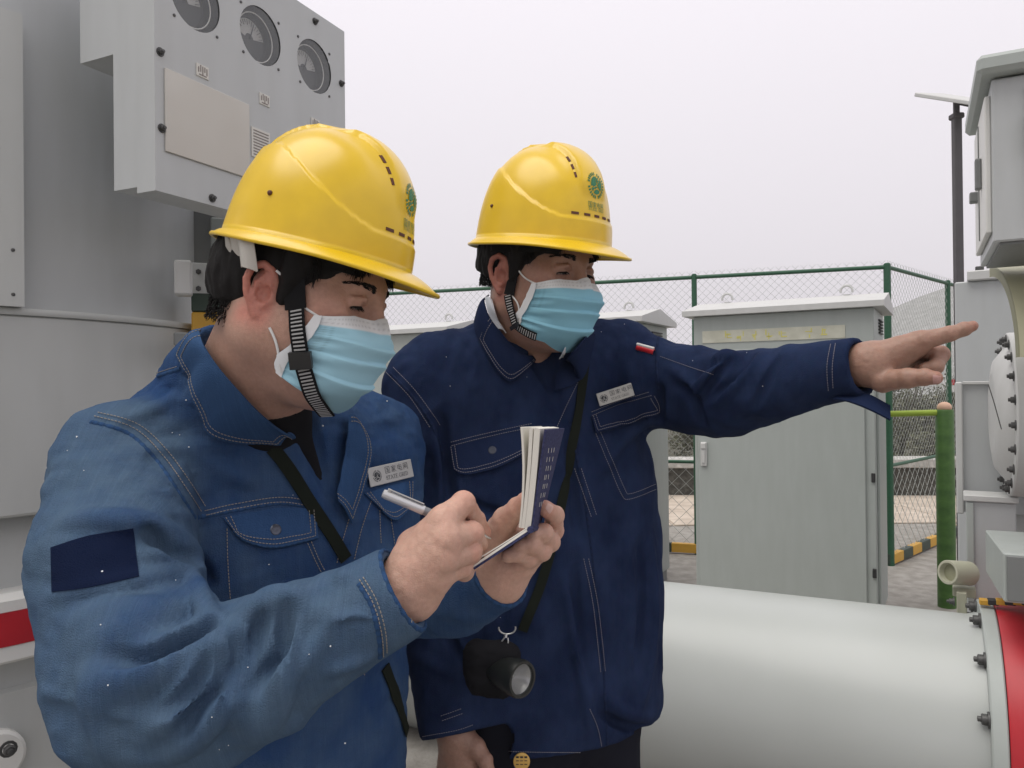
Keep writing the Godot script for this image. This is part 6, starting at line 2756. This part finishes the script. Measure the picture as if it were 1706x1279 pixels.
func collar_leaf(b: Build, neck: Field, f: Field, top: Array, bot: Array, off: float, th: float, sb: Build = null) -> void:
	var ct := Curve2D.new()
	var cb := Curve2D.new()
	for q in fine(V(top), 5.0): ct.add_point(q)
	for q in fine(V(bot), 5.0): cb.add_point(q)
	var NU := 36
	var NV := 10
	var g := []
	var cols := []
	for k in NU + 1:
		var t := float(k) / NU
		var q0 := ct.sample_baked(t * ct.get_baked_length())
		var q1 := cb.sample_baked(t * cb.get_baked_length())
		var p1 := hp(f, q1.x, q1.y)
		var p0 := hp(neck, q0.x, q0.y)
		# where a sight line misses the cloth, the leaf goes to the nearest cloth beside the neck
		if p0 == Vector3.INF:
			p0 = cols[-1][0] if cols.size() else neck.pull(P(q0.x, q0.y, depth_of(p1) if p1 != Vector3.INF else depth_of(near_hit(f, cb))), 0.012)
		else:
			p0 += neck.normal(p0) * 0.012
		if p1 == Vector3.INF:
			p1 = cols[-1][NV] if cols.size() else f.pull(P(q1.x, q1.y, depth_of(near_hit(f, cb)) + 0.02), 0.006)
		else:
			p1 += f.normal(p1) * 0.006
		var col := []
		for r in NV + 1:
			var s := float(r) / NV
			var p := p0.lerp(p1, s)
			var toc := (cam.position - p).normalized()
			p += (toc + Vector3.UP * 0.7).normalized() * off * sin(PI * s) * 1.3
			# never inside the jacket
			var d := f.sample(p)
			if d < 0.004 and s > 0.25:
				p += f.normal(p) * (0.004 - d)
			col.append(p)
		cols.append(col)
	for r in NV + 1:
		var row := []
		for k in NU + 1: row.append(cols[k][r])
		g.append(row)
	var nr := []
	var mid_n: Vector3 = (g[NV / 2][NU / 2 + 1] - g[NV / 2][NU / 2 - 1]).cross(g[NV / 2 + 1][NU / 2] - g[NV / 2 - 1][NU / 2])
	var sg := 1.0 if mid_n.dot(cam.position - g[NV / 2][NU / 2]) > 0.0 else -1.0
	for r in NV + 1:
		var row := []
		for k in NU + 1:
			var du: Vector3 = g[r][mini(k + 1, NU)] - g[r][maxi(k - 1, 0)]
			var dv: Vector3 = g[mini(r + 1, NV)][k] - g[maxi(r - 1, 0)][k]
			row.append(du.cross(dv).normalized() * sg)
		nr.append(row)
	b.slab(g, nr, th * 0.5)
	if sb: edge_stitch(sb, g, nr, th * 0.5)
	var rim := []
	for k in NU:
		for j in 4: rim.append(g[NV][k].lerp(g[NV][k + 1], j / 4.0) + nr[NV][k] * th * 0.25)
	pucker(b, rim, th * 0.34)
	rim = []
	for r in NV + 1: rim.append(g[r][NU] + nr[r][NU] * th * 0.25)
	b.tube(rim, th * 0.32, 6)


func strap_set(hat: Node3D, hf: Field, mk: Node3D, segs: Array, w: float) -> void:
	var mv := PackedVector3Array()
	for ch in mk.get_children():
		if String(ch.name).begins_with("pleated") or String(ch.name).begins_with("side"):
			for q in ch.mesh.surface_get_arrays(0)[Mesh.ARRAY_VERTEX]: mv.append(q + mk.position)
	for i in segs.size():
		var pts := []
		var nrm := []
		for q in fine(V(segs[i]), 5.0):
			var p := hp(hf, q.x, q.y)
			if p == Vector3.INF: continue
			var n := hf.normal(p)
			var lift := 0.004
			for m in mv:
				var d := m - p
				var hgt := d.dot(n)
				if hgt > lift - 0.002 and hgt < 0.05 and (d - n * hgt).length_squared() < 0.0001:
					lift = hgt + 0.002
			pts.append(p + n * lift)
			nrm.append(n)
		for k in 6:
			for j in range(1, pts.size() - 1):
				pts[j] = (pts[j - 1] + pts[j] * 2.0 + pts[j + 1]) * 0.25
				nrm[j] = (nrm[j - 1] + nrm[j] * 2.0 + nrm[j + 1]).normalized()
		if pts.size() < 2: continue
		if i == 2:
			var b := Build.new()
			ribbon(b, pts, nrm, w * 1.15, 0.006)
			part("buckle", b, M.buckle, hat)
		else:
			webbing(hat, "chin_strap", pts, nrm, w * (1.15 if i == 0 else 0.85), i != 0)


func notebook() -> void:
	var sn := P(884, 882, 0.800)
	var sf := P(897, 877, 0.872)
	var tn := P(906, 715, 0.785)
	var tf := P(938, 713, 0.862)
	var ln := P(788, 946, 0.790)
	var lf := P(803, 936, 0.862)
	var o := thing("notebook", (sn + sf) * 0.5, "small open notebook with dark blue covers held up in the writing man's hand", "notebook")
	for leaf in [[sn, sf, tn, tf], [sn, sf, ln, lf]]:
		var n: Vector3 = (leaf[2] - leaf[0]).cross(leaf[1] - leaf[0]).normalized()
		# pages lie on the inner side of the angle
		var inner: Vector3 = ((tn - sn).normalized() + (ln - sn).normalized() + Vector3(-0.2, 0, 0)).normalized()
		if n.dot(inner) < 0.0: n = -n
		var b := Build.new()
		_sheet(b, leaf, -n, 0.0, 0.0022, 0.0, 0.0, 0)
		part("cover", b, M.cover, o)
		if leaf[2] == tn:
			var cv: Node3D = o.get_child(0)
			b = Build.new()
			var g := RandomNumberGenerator.new()
			g.seed = 3
			for k in 7:
				var s := 0.25 + 0.09 * k
				for j in 3:
					var t := 0.3 + 0.16 * j + g.randf_range(-0.03, 0.03)
					var p: Vector3 = leaf[0].lerp(leaf[2], s).lerp(leaf[1].lerp(leaf[3], s), t) - n * 0.0026
					b.box(p, Basis((leaf[2] - leaf[0]).normalized(), -n, (leaf[2] - leaf[0]).normalized().cross(-n)), Vector3(0.005, 0.0004, 0.0022), 0.0001)
			part("worn_print", b, M.label, cv)
		var stacks := [[0.0004, 0.0062, 0.0, 0.004], [0.0068, 0.0036, 0.006, 0.005], [0.0106, 0.0022, 0.014, 0.012]] if leaf[2] == tn else [[0.0004, 0.0022, 0.0, 0.0], [0.0028, 0.0012, 0.004, 0.002]]
		for s in stacks:
			b = Build.new()
			_sheet(b, leaf, n, s[0], s[1], s[2], s[3], 1)
			part("page_block", b, M.paper, o)
	var b2 := Build.new()
	b2.tube([sn - (sf - sn).normalized() * 0.001, sf + (sf - sn).normalized() * 0.001], 0.0038, 8)
	part("spine", b2, M.cover, o)
	# pen
	var p0 := P(637, 821, 0.800)
	var p1 := P(818, 897, 0.822)
	var d := (p1 - p0).normalized()
	var L := p0.distance_to(p1)
	var pen := thing("ballpoint_pen", p0, "silver grey ballpoint pen held by the writing man over the notebook", "pen")
	b2 = Build.new()
	b2.lathe(p0, d, [Vector2(0, 0), Vector2(0.0042, 0.0006), Vector2(0.0050, 0.004), Vector2(0.0051, 0.047)], 20)
	part("cap_end", b2, M.pen, pen)
	b2 = Build.new()
	b2.lathe(p0, d, [Vector2(0.0044, 0.047), Vector2(0.0046, 0.049), Vector2(0.0046, L - 0.022), Vector2(0.0038, L - 0.014)], 20)
	part("barrel", b2, M.pen_grey, pen)
	b2 = Build.new()
	b2.lathe(p0, d, [Vector2(0.0038, L - 0.014), Vector2(0.0012, L - 0.003), Vector2(0.0006, L)], 16)
	part("tip", b2, M.steel, pen)
	b2 = Build.new()
	var upv := (Vector3.UP - d * d.y).normalized()
	b2.box(p0 + d * 0.026 + upv * 0.0066 + Vector3(0, 0, 0.002), Basis(d, upv, d.cross(upv)), Vector3(0.038, 0.0014, 0.0034), 0.0005)
	b2.box(p0 + d * 0.006 + upv * 0.0055 + Vector3(0, 0, 0.002), Basis(d, upv, d.cross(upv)), Vector3(0.004, 0.004, 0.0034), 0.0005)
	part("clip", b2, M.steel, pen)


# a leaf of the notebook: a sheet between four corners, curled a little
func _sheet(b: Build, leaf: Array, n: Vector3, from: float, th: float, shrink: float, curl: float, _k: int) -> void:
	var g := []
	var nr := []
	for r in 9:
		var row := []
		var nrow := []
		var s := r / 8.0
		for k in 4:
			var t := k / 3.0
			var a: Vector3 = leaf[0].lerp(leaf[2], s * (1.0 - shrink))
			var c: Vector3 = leaf[1].lerp(leaf[3], s * (1.0 - shrink))
			row.append(a.lerp(c, 0.02 + t * 0.96) + n * (from + curl * s * s))
			nrow.append(n)
		g.append(row)
		nr.append(nrow)
	b.slab(g, nr, th)


# ------------------------------------------------------------------ the man pointing
func person_b() -> void:
	var base := Vector3(0.06, 0, -1.5)
	var who := thing("person", base, "man in a dark navy work jacket pointing to the right with his outstretched arm", "person")
	var fwd := Vector3(0.30, 0, 0.954).normalized()
	var rt := Vector3(-fwd.z, 0, fwd.x)
	var up := Vector3.UP
	var f := Field.new(Vector3(-0.38, 0.60, -1.80), Vector3(0.66, 1.60, -1.05), 0.0056)
	var c := Vector3(0.055, 0, -1.50)
	f.chain([c + up * 0.735, c + up * 0.80, c + up * 0.98, c + up * 1.16, c + up * 1.26 - fwd * 0.01], [0.222, 0.246, 0.250, 0.242, 0.205], 0.05, false, fwd, 1.62)
	f.chain([P(745, 632, 1.44), P(1000, 608, 1.53)], [0.088, 0.092], 0.09)
	f.chain([c + up * 1.30 - fwd * 0.03, P(872, 590, 1.47)], [0.11, 0.082], 0.06)
	f.chain([P(715, 655, 1.42), P(708, 800, 1.42), P(714, 960, 1.41)], [0.084, 0.084, 0.080], 0.05)
	f.chain([P(714, 960, 1.41), P(742, 1100, 1.385), P(752, 1196, 1.36)], [0.080, 0.070, 0.058], 0.04)
	f.chain([P(1040, 622, 1.53), P(1120, 645, 1.46), P(1212, 656, 1.38)], [0.092, 0.080, 0.070], 0.05)
	f.chain([P(1212, 656, 1.38), P(1320, 634, 1.28), P(1425, 614, 1.195)], [0.068, 0.058, 0.044], 0.03)
	f.chain([P(885, 560, 1.45), P(890, 470, 1.43)], [0.070, 0.085], 0.02, true)
	var nv := FastNoiseLite.new()
	nv.seed = 13
	nv.frequency = 6.0
	nv.fractal_octaves = 2
	f.wrinkle(nv, 0.008, Basis.from_scale(Vector3(1.6, 0.6, 1.0)))
	nv.frequency = 22.0
	f.wrinkle(nv, 0.0018, Basis.from_scale(Vector3(1.4, 0.9, 1.0)))
	f.crease(71, 8.0, 0.0048, Basis(Vector3(0, 0, 1), 0.35) * Basis.from_scale(Vector3(1.5, 0.8, 1.0)))
	for q in [
		[[1240, 588, 1195, 626, 1160, 664], 0.012, 0.011], [[1206, 606, 1172, 634, 1150, 660], 0.010, 0.008], [[1268, 590, 1232, 632, 1190, 676], 0.012, 0.009], [[1190, 602, 1208, 592, 1226, 594], 0.014, 0.012],
		[[1310, 580, 1280, 630, 1262, 680], 0.012, 0.005], [[1360, 576, 1350, 620, 1330, 660], 0.012, 0.005], [[1110, 610, 1150, 640, 1170, 690], 0.012, 0.006],
		[[935, 960, 955, 1040, 975, 1150, 985, 1240], 0.014, 0.008], [[1040, 880, 1050, 980, 1050, 1100], 0.016, 0.006], [[1085, 900, 1090, 1000, 1080, 1120, 1060, 1200], 0.014, 0.008], [[1000, 1150, 1040, 1190, 1090, 1195], 0.014, 0.008],
		[[690, 1010, 740, 1040, 770, 1090], 0.012, 0.007], [[690, 1090, 730, 1110, 765, 1130], 0.012, 0.006], [[720, 700, 735, 760, 738, 840], 0.014, 0.006], [[1100, 690, 1040, 730, 990, 800], 0.014, 0.007], [[690, 600, 640, 640, 632, 720], 0.012, 0.004],
	]:
		fold(f, q[0], q[1], q[2])
	for q in [[[1222, 596, 1182, 640, 1158, 676], 0.009, 0.008], [[1256, 592, 1214, 632, 1180, 668], 0.008, 0.007], [[732, 690, 748, 760, 752, 850], 0.012, 0.012], [[955, 940, 968, 1040, 985, 1150], 0.010, 0.007], [[1065, 900, 1072, 1000, 1060, 1120], 0.012, 0.007], [[1000, 1188, 1045, 1215, 1085, 1212], 0.010, 0.008], [[700, 1028, 745, 1058, 772, 1110], 0.009, 0.007], [[1130, 640, 1160, 670, 1172, 712], 0.010, 0.007], [[1300, 590, 1275, 636, 1255, 686], 0.010, 0.006], [[760, 830, 850, 870, 900, 930], 0.012, 0.006], [[950, 720, 955, 800, 965, 900], 0.012, 0.008], [[1096, 640, 1098, 680, 1096, 715], 0.012, 0.008]]:
		fold(f, q[0], q[1], q[2], true)
	# cuffs
	var w0 := P(1372, 622, 1.238)
	var w1 := P(1436, 611, 1.19)
	f.chain([w0, w1], [0.051, 0.0475], 0.004)
	f.chain([w0.lerp(w1, 0.4), w1 + (w1 - w0)], [0.034, 0.0385], 0.004, true)
	f.cut(w1, (w1 - w0).normalized(), 0.09)
	var v0 := P(748, 1170, 1.368)
	var v1 := P(756, 1222, 1.35)
	f.chain([v0, v1], [0.0600, 0.058], 0.004)
	f.chain([v0.lerp(v1, 0.5), v1 + (v1 - v0)], [0.042, 0.047], 0.004, true)
	f.cut(v1, (v1 - v0).normalized(), 0.10)
	# hem
	f.cut(Vector3(c.x, P(900, 1257, 1.36).y, c.z), Vector3.DOWN, 0.45)
	for q in [[[905, 596, 920, 640, 930, 668], 0.030, 0.008]]:
		var pts := on(f, V(q[0]), 0.006, 12.0)
		var rad := []
		for i in pts.size(): rad.append(lerpf(q[1], q[2], float(i) / (pts.size() - 1)))
		f.chain(pts, rad, 0.006, true)
	f.soften()
	var tint := denim_tint(Color(0.018, 0.030, 0.080), Color(0.035, 0.057, 0.136), 0.9, 25)
	var b := Build.new()
	f.mesh(b, tint)
	var jk := part("jacket", b, M.denim_b, who)
	b = Build.new()
	var sh := Field.new(Vector3(-0.2, 1.1, -1.7), Vector3(0.3, 1.60, -1.25), 0.008)
	sh.chain([c + up * 1.1, c + up * 1.26 - fwd * 0.01], [0.225, 0.185], 0.05, false, fwd, 1.62)
	sh.chain([c + up * 1.30 - fwd * 0.03, P(878, 590, 1.47)], [0.10, 0.076], 0.05)
	sh.mesh(b, func(_p, _n): return Color.WHITE)
	part("undershirt", b, M.cloth_black, who)
	# skin
	var T := head_frame(deg_to_rad(44.0), deg_to_rad(11.0), deg_to_rad(0.0), 1.0, P(896, 463, 1.375))
	var hf := head_field(T, 0.55, P(872, 600, 1.47), 0.064, 0.03)
	var body := Build.new()
	hf.mesh(body, skin_tint(T, Color(0.40, 0.235, 0.175)))
	var flesh := flesh_tint(Color(0.36, 0.215, 0.158), [P(1620, 543, 1.128), P(1558, 629, 1.102), P(1567, 590, 1.165), P(1536, 568, 1.150)])
	var h1 := hand([1448, 606, 1.19, 0.029], [
		[[1536, 568, 1.150, 0.0150], [1582, 556, 1.135, 0.0112], [1606, 548, 1.130, 0.0096], [1620, 543, 1.128, 0.0080]],
		[[1530, 582, 1.182, 0.0135], [1567, 590, 1.165, 0.0122], [1558, 611, 1.150, 0.0108], [1540, 614, 1.156, 0.0095]],
		[[1518, 596, 1.205, 0.0135], [1554, 602, 1.195, 0.0115], [1548, 616, 1.175, 0.0104], [1530, 616, 1.175, 0.0092]],
		[[1506, 610, 1.225, 0.0125], [1536, 614, 1.222, 0.0104], [1532, 622, 1.205, 0.0094], [1515, 620, 1.20, 0.0084]],
		[[1470, 634, 1.165, 0.0170], [1512, 630, 1.130, 0.0142], [1540, 628, 1.112, 0.0118], [1558, 629, 1.102, 0.0100]],
	], [[[1458, 604, 1.185, 0.026], [1525, 575, 1.165, 0.018]], [[1462, 614, 1.20, 0.023], [1502, 600, 1.225, 0.014]]])
	h1.chain([P(1448, 606, 1.19), P(1370, 622, 1.245)], [0.0285, 0.030], 0.015)
	h1.wrinkle(knuckle_noise(), 0.0007, Basis(), 0.006)
	h1.mesh(body, flesh)
	var h2 := hand([758, 1222, 1.352, 0.026], [
		[[788, 1292, 1.335, 0.014], [800, 1330, 1.325, 0.0105], [800, 1352, 1.33, 0.0094], [796, 1368, 1.34, 0.0082]],
		[[770, 1298, 1.345, 0.014], [780, 1342, 1.335, 0.0108], [780, 1366, 1.34, 0.0096], [776, 1382, 1.35, 0.0084]],
		[[752, 1298, 1.358, 0.0135], [760, 1338, 1.35, 0.0102], [760, 1360, 1.352, 0.0092], [757, 1374, 1.36, 0.0080]],
		[[738, 1292, 1.368, 0.0125], [742, 1324, 1.362, 0.0094], [742, 1342, 1.364, 0.0084], [740, 1354, 1.37, 0.0074]],
		[[792, 1244, 1.335, 0.0165], [808, 1266, 1.322, 0.0128], [815, 1288, 1.315, 0.0112], [816, 1304, 1.315, 0.0094]],
	], [[[760, 1240, 1.352, 0.024], [765, 1280, 1.35, 0.020]]])
	h2.chain([P(758, 1222, 1.352), P(750, 1170, 1.37)], [0.027, 0.030], 0.015)
	h2.wrinkle(knuckle_noise(), 0.0007, Basis(), 0.006)
	h2.mesh(body, flesh)
	part("body", body, M.skin, who)
	b = Build.new()
	b.col = Color(0.55, 0.30, 0.27)
	nail(b, h1, P(1558, 629, 1.102), (P(1562, 629, 1.10) - P(1540, 628, 1.112)).normalized(), Vector3(0.15, -0.25, 0.95).normalized(), 0.013, 0.014)
	part("fingernail", b, M.skin, who)
	b = Build.new()
	hair_mesh(T, 31, b, -0.022)
	part("hair", b, M.hair, who)
	eyes(T, hf, who, 0.25)
	legs(who, Vector3(c.x, 0.78, c.z), rt, fwd, 0.0)
	# collar
	var cloth := tinted(M.denim_b, Color(0.022, 0.037, 0.098))
	var tb := Build.new()
	b = Build.new()
	collar_leaf(b, hf, f, [816, 492, 826, 524, 852, 566, 882, 592], [792, 530, 796, 560, 818, 592, 846, 632], 0.009, 0.005)
	part("collar", b, cloth, jk)
	b = Build.new()
	collar_leaf(b, hf, f, [826, 524, 852, 562, 886, 594], [800, 566, 848, 634, 894, 592], 0.006, 0.005, tb)
	part("collar", b, cloth, jk)
	b = Build.new()
	collar_leaf(b, hf, f, [930, 600, 946, 580, 962, 562], [922, 652, 968, 628, 988, 560], 0.008, 0.005)
	part("collar", b, cloth, jk)
	# shirt collar showing pale inside
	b = Build.new()
	collar_leaf(b, hf, hf, [820, 496, 826, 520, 838, 540], [824, 500, 834, 530, 846, 552], 0.004, 0.003)
	part("shirt_collar", b, M.cloth_white, who)
	b = Build.new()
	collar_leaf(b, hf, hf, [918, 604, 930, 588, 938, 572], [922, 610, 932, 598, 940, 582], 0.004, 0.003)
	part("shirt_collar", b, M.cloth_white, who)
	b = Build.new()
	panel(b, f, [750, 744, 800, 732, 878, 716], [758, 780, 776, 790, 830, 778, 887, 748], 0.0028, 0.003, 20, 8, 0.002, tb)
	part("pocket_flap", b, cloth, jk)
	b = Build.new()
	panel(b, f, [984, 694, 1030, 674, 1092, 658], [990, 722, 1040, 706, 1102, 683], 0.0028, 0.006, 20, 8, 0.0, tb)
	part("pocket_flap", b, cloth, jk)
	b = Build.new()
	var bp := hp(f, 821, 751)
	var bn := f.normal(bp)
	b.lathe(bp + bn * 0.004, bn, [Vector2(0.0075, 0), Vector2(0.0075, 0.002), Vector2(0.006, 0.0032), Vector2(0, 0.003)], 20)
	part("button", b, M.button, jk)
	# the loose cuff tab under the wrist
	b = Build.new()
	var t0 := P(1400, 660, 1.20)
	var t1 := P(1482, 689, 1.16)
	var mid := P(1440, 668, 1.165)
	var pts := fine3([t0, mid, t1])
	var nrm := []
	for p in pts: nrm.append(Vector3(0.1, 0.75, 0.65).normalized())
	ribbon(b, pts, nrm, 0.035, 0.003)
	part("cuff_tab", b, cloth, jk)
	for q in [[650, 622, 690, 664, 724, 716, 738, 760], [1097, 560, 1093, 600, 1097, 650], [948, 700, 972, 820, 990, 960, 1004, 1100, 1012, 1240]]:
		b = Build.new()
		welt(b, f, q, 0.0032, 0.0017)
		part("seam", b, cloth, jk)
	b = Build.new()
	for q in [
		[642, 618, 682, 660, 718, 714], [656, 612, 697, 656, 733, 708], [752, 736, 800, 724, 888, 705], [753, 742, 800, 730, 884, 712], [985, 686, 1030, 668, 1084, 652], [986, 692, 1030, 674, 1086, 658],
		[992, 722, 1012, 770, 1034, 822, 1048, 831, 1092, 815], [1000, 720, 1019, 765, 1040, 814, 1050, 822, 1092, 806], [1100, 594, 1150, 612, 1190, 624], [1384, 574, 1378, 610, 1380, 650], [1392, 573, 1387, 610, 1388, 648], [1428, 572, 1420, 610, 1424, 650],
		[958, 780, 985, 862], [968, 780, 994, 860], [972, 930, 988, 1010, 1000, 1120], [980, 930, 996, 1010, 1008, 1120], [982, 1180, 996, 1215, 1003, 1250], [735, 1192, 768, 1180], [737, 1200, 770, 1188], [830, 1250, 900, 1252, 990, 1252], [705, 1226, 760, 1216, 790, 1206], [928, 710, 946, 670, 966, 630], [1010, 1244, 1050, 1234],
	]:
		stitch(b, f, q, 0.0014, 0.0042, 0.0005)
	b.absorb(tb)
	part("stitching", b, M.thread_b, jk).set_meta("kind", "stuff")
	name_badge(jk, V([991, 655, 1050, 637, 1056, 657, 999, 676]), f)
	snow_specks(jk, f, 30, 640, 1460, 540, 1100, 15)
	# red and white pen in the shoulder pocket
	var q0 := hp(f, 1060, 578)
	var q1 := hp(f, 1090, 586)
	var pn := thing("clipped_pen", q0, "red and white pen end sticking out of the navy jacket's sleeve pocket", "pen")
	q0 += f.normal(q0) * 0.003
	q1 += f.normal(q1) * 0.003
	b = Build.new()
	b.lathe(q0 + Vector3(0, -0.002, 0), q1 - q0, [Vector2(0, 0), Vector2(0.0045, 0.001), Vector2(0.0052, 0.004), Vector2(0.0052, q0.distance_to(q1))], 16)
	part("barrel", b, M.red_plastic, pn)
	b = Build.new()
	b.lathe(q0 + Vector3(0, 0.0042, 0.001), q1 - q0, [Vector2(0, 0), Vector2(0.0025, 0.001), Vector2(0.0028, 0.003), Vector2(0.0028, q0.distance_to(q1))], 12)
	part("clip", b, M.white_plastic, pn)
	# straps and the torch at his waist
	var sb := Build.new()
	strap(sb, f, [978, 566, 972, 620, 962, 690, 948, 770, 930, 860, 905, 960, 870, 1050], 0.017, 0.002, 0.002)
	tag(lone("bag_strap", sb, M.olive_strap, Vector3.ZERO), "dark strap crossing the front of the dark navy jacket behind the notebook", "strap")
	torch(f)
	var tg := thing("belt_tag", P(869, 1268, 1.36), "round gold tag with faint lettering hanging at the navy jacket's hem", "tag")
	b = Build.new()
	b.lathe(P(869, 1268, 1.335), Vector3(0.05, 0.1, 1), [Vector2(0.0145, -0.002), Vector2(0.0145, 0.001), Vector2(0.013, 0.002), Vector2(0, 0.002)], 28)
	part("disc", b, M.gold, tg)
	b = Build.new()
	for k in 3:
		for j in 3:
			b.box(P(862 + j * 7, 1261 + k * 6, 1.3315), Basis(), Vector3(0.005, 0.0012 if k else 0.003, 0.0006), 0.0001)
	part("lettering", b, M.leather, tg.get_node("disc"))
	b = Build.new()
	b.box(P(857, 1262, 1.345), Basis(Vector3.BACK, 0.05), Vector3(0.004, 0.05, 0.002), 0.0005)
	b.tube([P(869, 1256, 1.336), P(866, 1246, 1.345)], 0.0012, 6)
	part("cord", b, M.cover, tg)
	# hat and mask
	var HT := T * Transform3D(Basis(Vector3(0, 0, 1), deg_to_rad(3.0)).scaled(Vector3(0.92, 1.08, 1.02)), Vector3(0.002, 0.060, 0))
	var hat := hard_hat(HT, "yellow hard hat with its round green emblem facing out, on the pointing man")
	var straps_b := [[862, 430, 858, 460, 850, 492], [848, 492, 852, 512, 866, 534], [866, 534, 870, 540], [868, 536, 882, 548, 900, 556]]
	var rl := [T * mask_pt(0.97, 0.05, 0.002), hf.pull(P(880, 464, 1.30), 0.002), hf.pull(P(864, 446, 1.31), 0.003), hf.pull(P(846, 428, 1.32), 0.003)]
	var rl2 := [hf.pull(P(846, 488, 1.31), 0.002), hf.pull(P(858, 510, 1.30), 0.002), T * mask_pt(0.98, 0.93, 0.002)]
	var mk := face_mask(T, hf, Color(0.24, 0.51, 0.64), "deep blue face mask with a white top band on the pointing man", rl, rl2)
	strap_set(hat, hf, mk, straps_b, 0.017)


func torch(f: Field) -> void:
	var front := P(871, 1132, 1.215)
	var back := P(790, 1102, 1.30)
	var d := (front - back).normalized()
	var t := thing("hand_torch", back, "black torch with a round silver lens hanging from a clip at the pointing man's waist", "torch")
	var b := Build.new()
	var L := front.distance_to(back)
	b.lathe(back, d, [Vector2(0, 0), Vector2(0.019, 0.002), Vector2(0.021, 0.008), Vector2(0.022, L * 0.5), Vector2(0.025, L * 0.66), Vector2(0.0290, L * 0.85), Vector2(0.0300, L - 0.006), Vector2(0.0285, L), Vector2(0.0245, L), Vector2(0.0235, L - 0.006)], 40)
	part("body", b, M.rubber, t)
	b = Build.new()
	b.lathe(back, d, [Vector2(0.006, L - 0.030), Vector2(0.014, L - 0.022), Vector2(0.018, L - 0.013), Vector2(0.0238, L - 0.006)], 32)
	b.ball(back + d * (L - 0.025), Basis(), Vector3.ONE * 0.005, 5, 8)
	part("reflector", b, M.reflector, t)
	b = Build.new()
	b.lathe(back, d, [Vector2(0, L - 0.004), Vector2(0.0238, L - 0.004)], 32)
	part("lens", b, M.glass, t)
	b = Build.new()
	var k := back.lerp(front, 0.35)
	var pf := Field.new(k - Vector3.ONE * 0.09, k + Vector3.ONE * 0.09, 0.005)
	pf.chain([k + Vector3(-0.018, 0.02, 0), k + Vector3(0.022, 0.016, 0), k + Vector3(0.016, -0.022, 0), k + Vector3(-0.016, -0.018, 0), k + Vector3(-0.018, 0.02, 0)], [0.026, 0.028, 0.027, 0.026, 0.026], 0.02)
	pf.crease(33, 16.0, 0.004, Basis())
	pf.mesh(b, func(_p, _n): return Color.WHITE)
	part("pouch", b, M.cloth_black, t)
	# spring clip
	b = Build.new()
	var ring := []
	for i in 15:
		var a := lerpf(PI * 0.95, TAU + 0.25, i / 14.0)
		ring.append(P(845 + cos(a) * 14, 1046 - sin(a) * 10, 1.27))
	b.tube(ring, 0.0014, 8)
	b.tube([P(843, 1056, 1.268), P(842, 1062, 1.266)], 0.003, 8)
	b.tube(fine3([P(842, 1060, 1.266), P(835, 1070, 1.264), P(832, 1080, 1.262), P(838, 1082, 1.262), P(846, 1072, 1.262), P(846, 1062, 1.264)]), 0.0013, 8)
	b.tube([P(834, 1082, 1.262), P(832, 1090, 1.26)], 0.002, 8)
	part("spring_clip", b, M.steel, t)
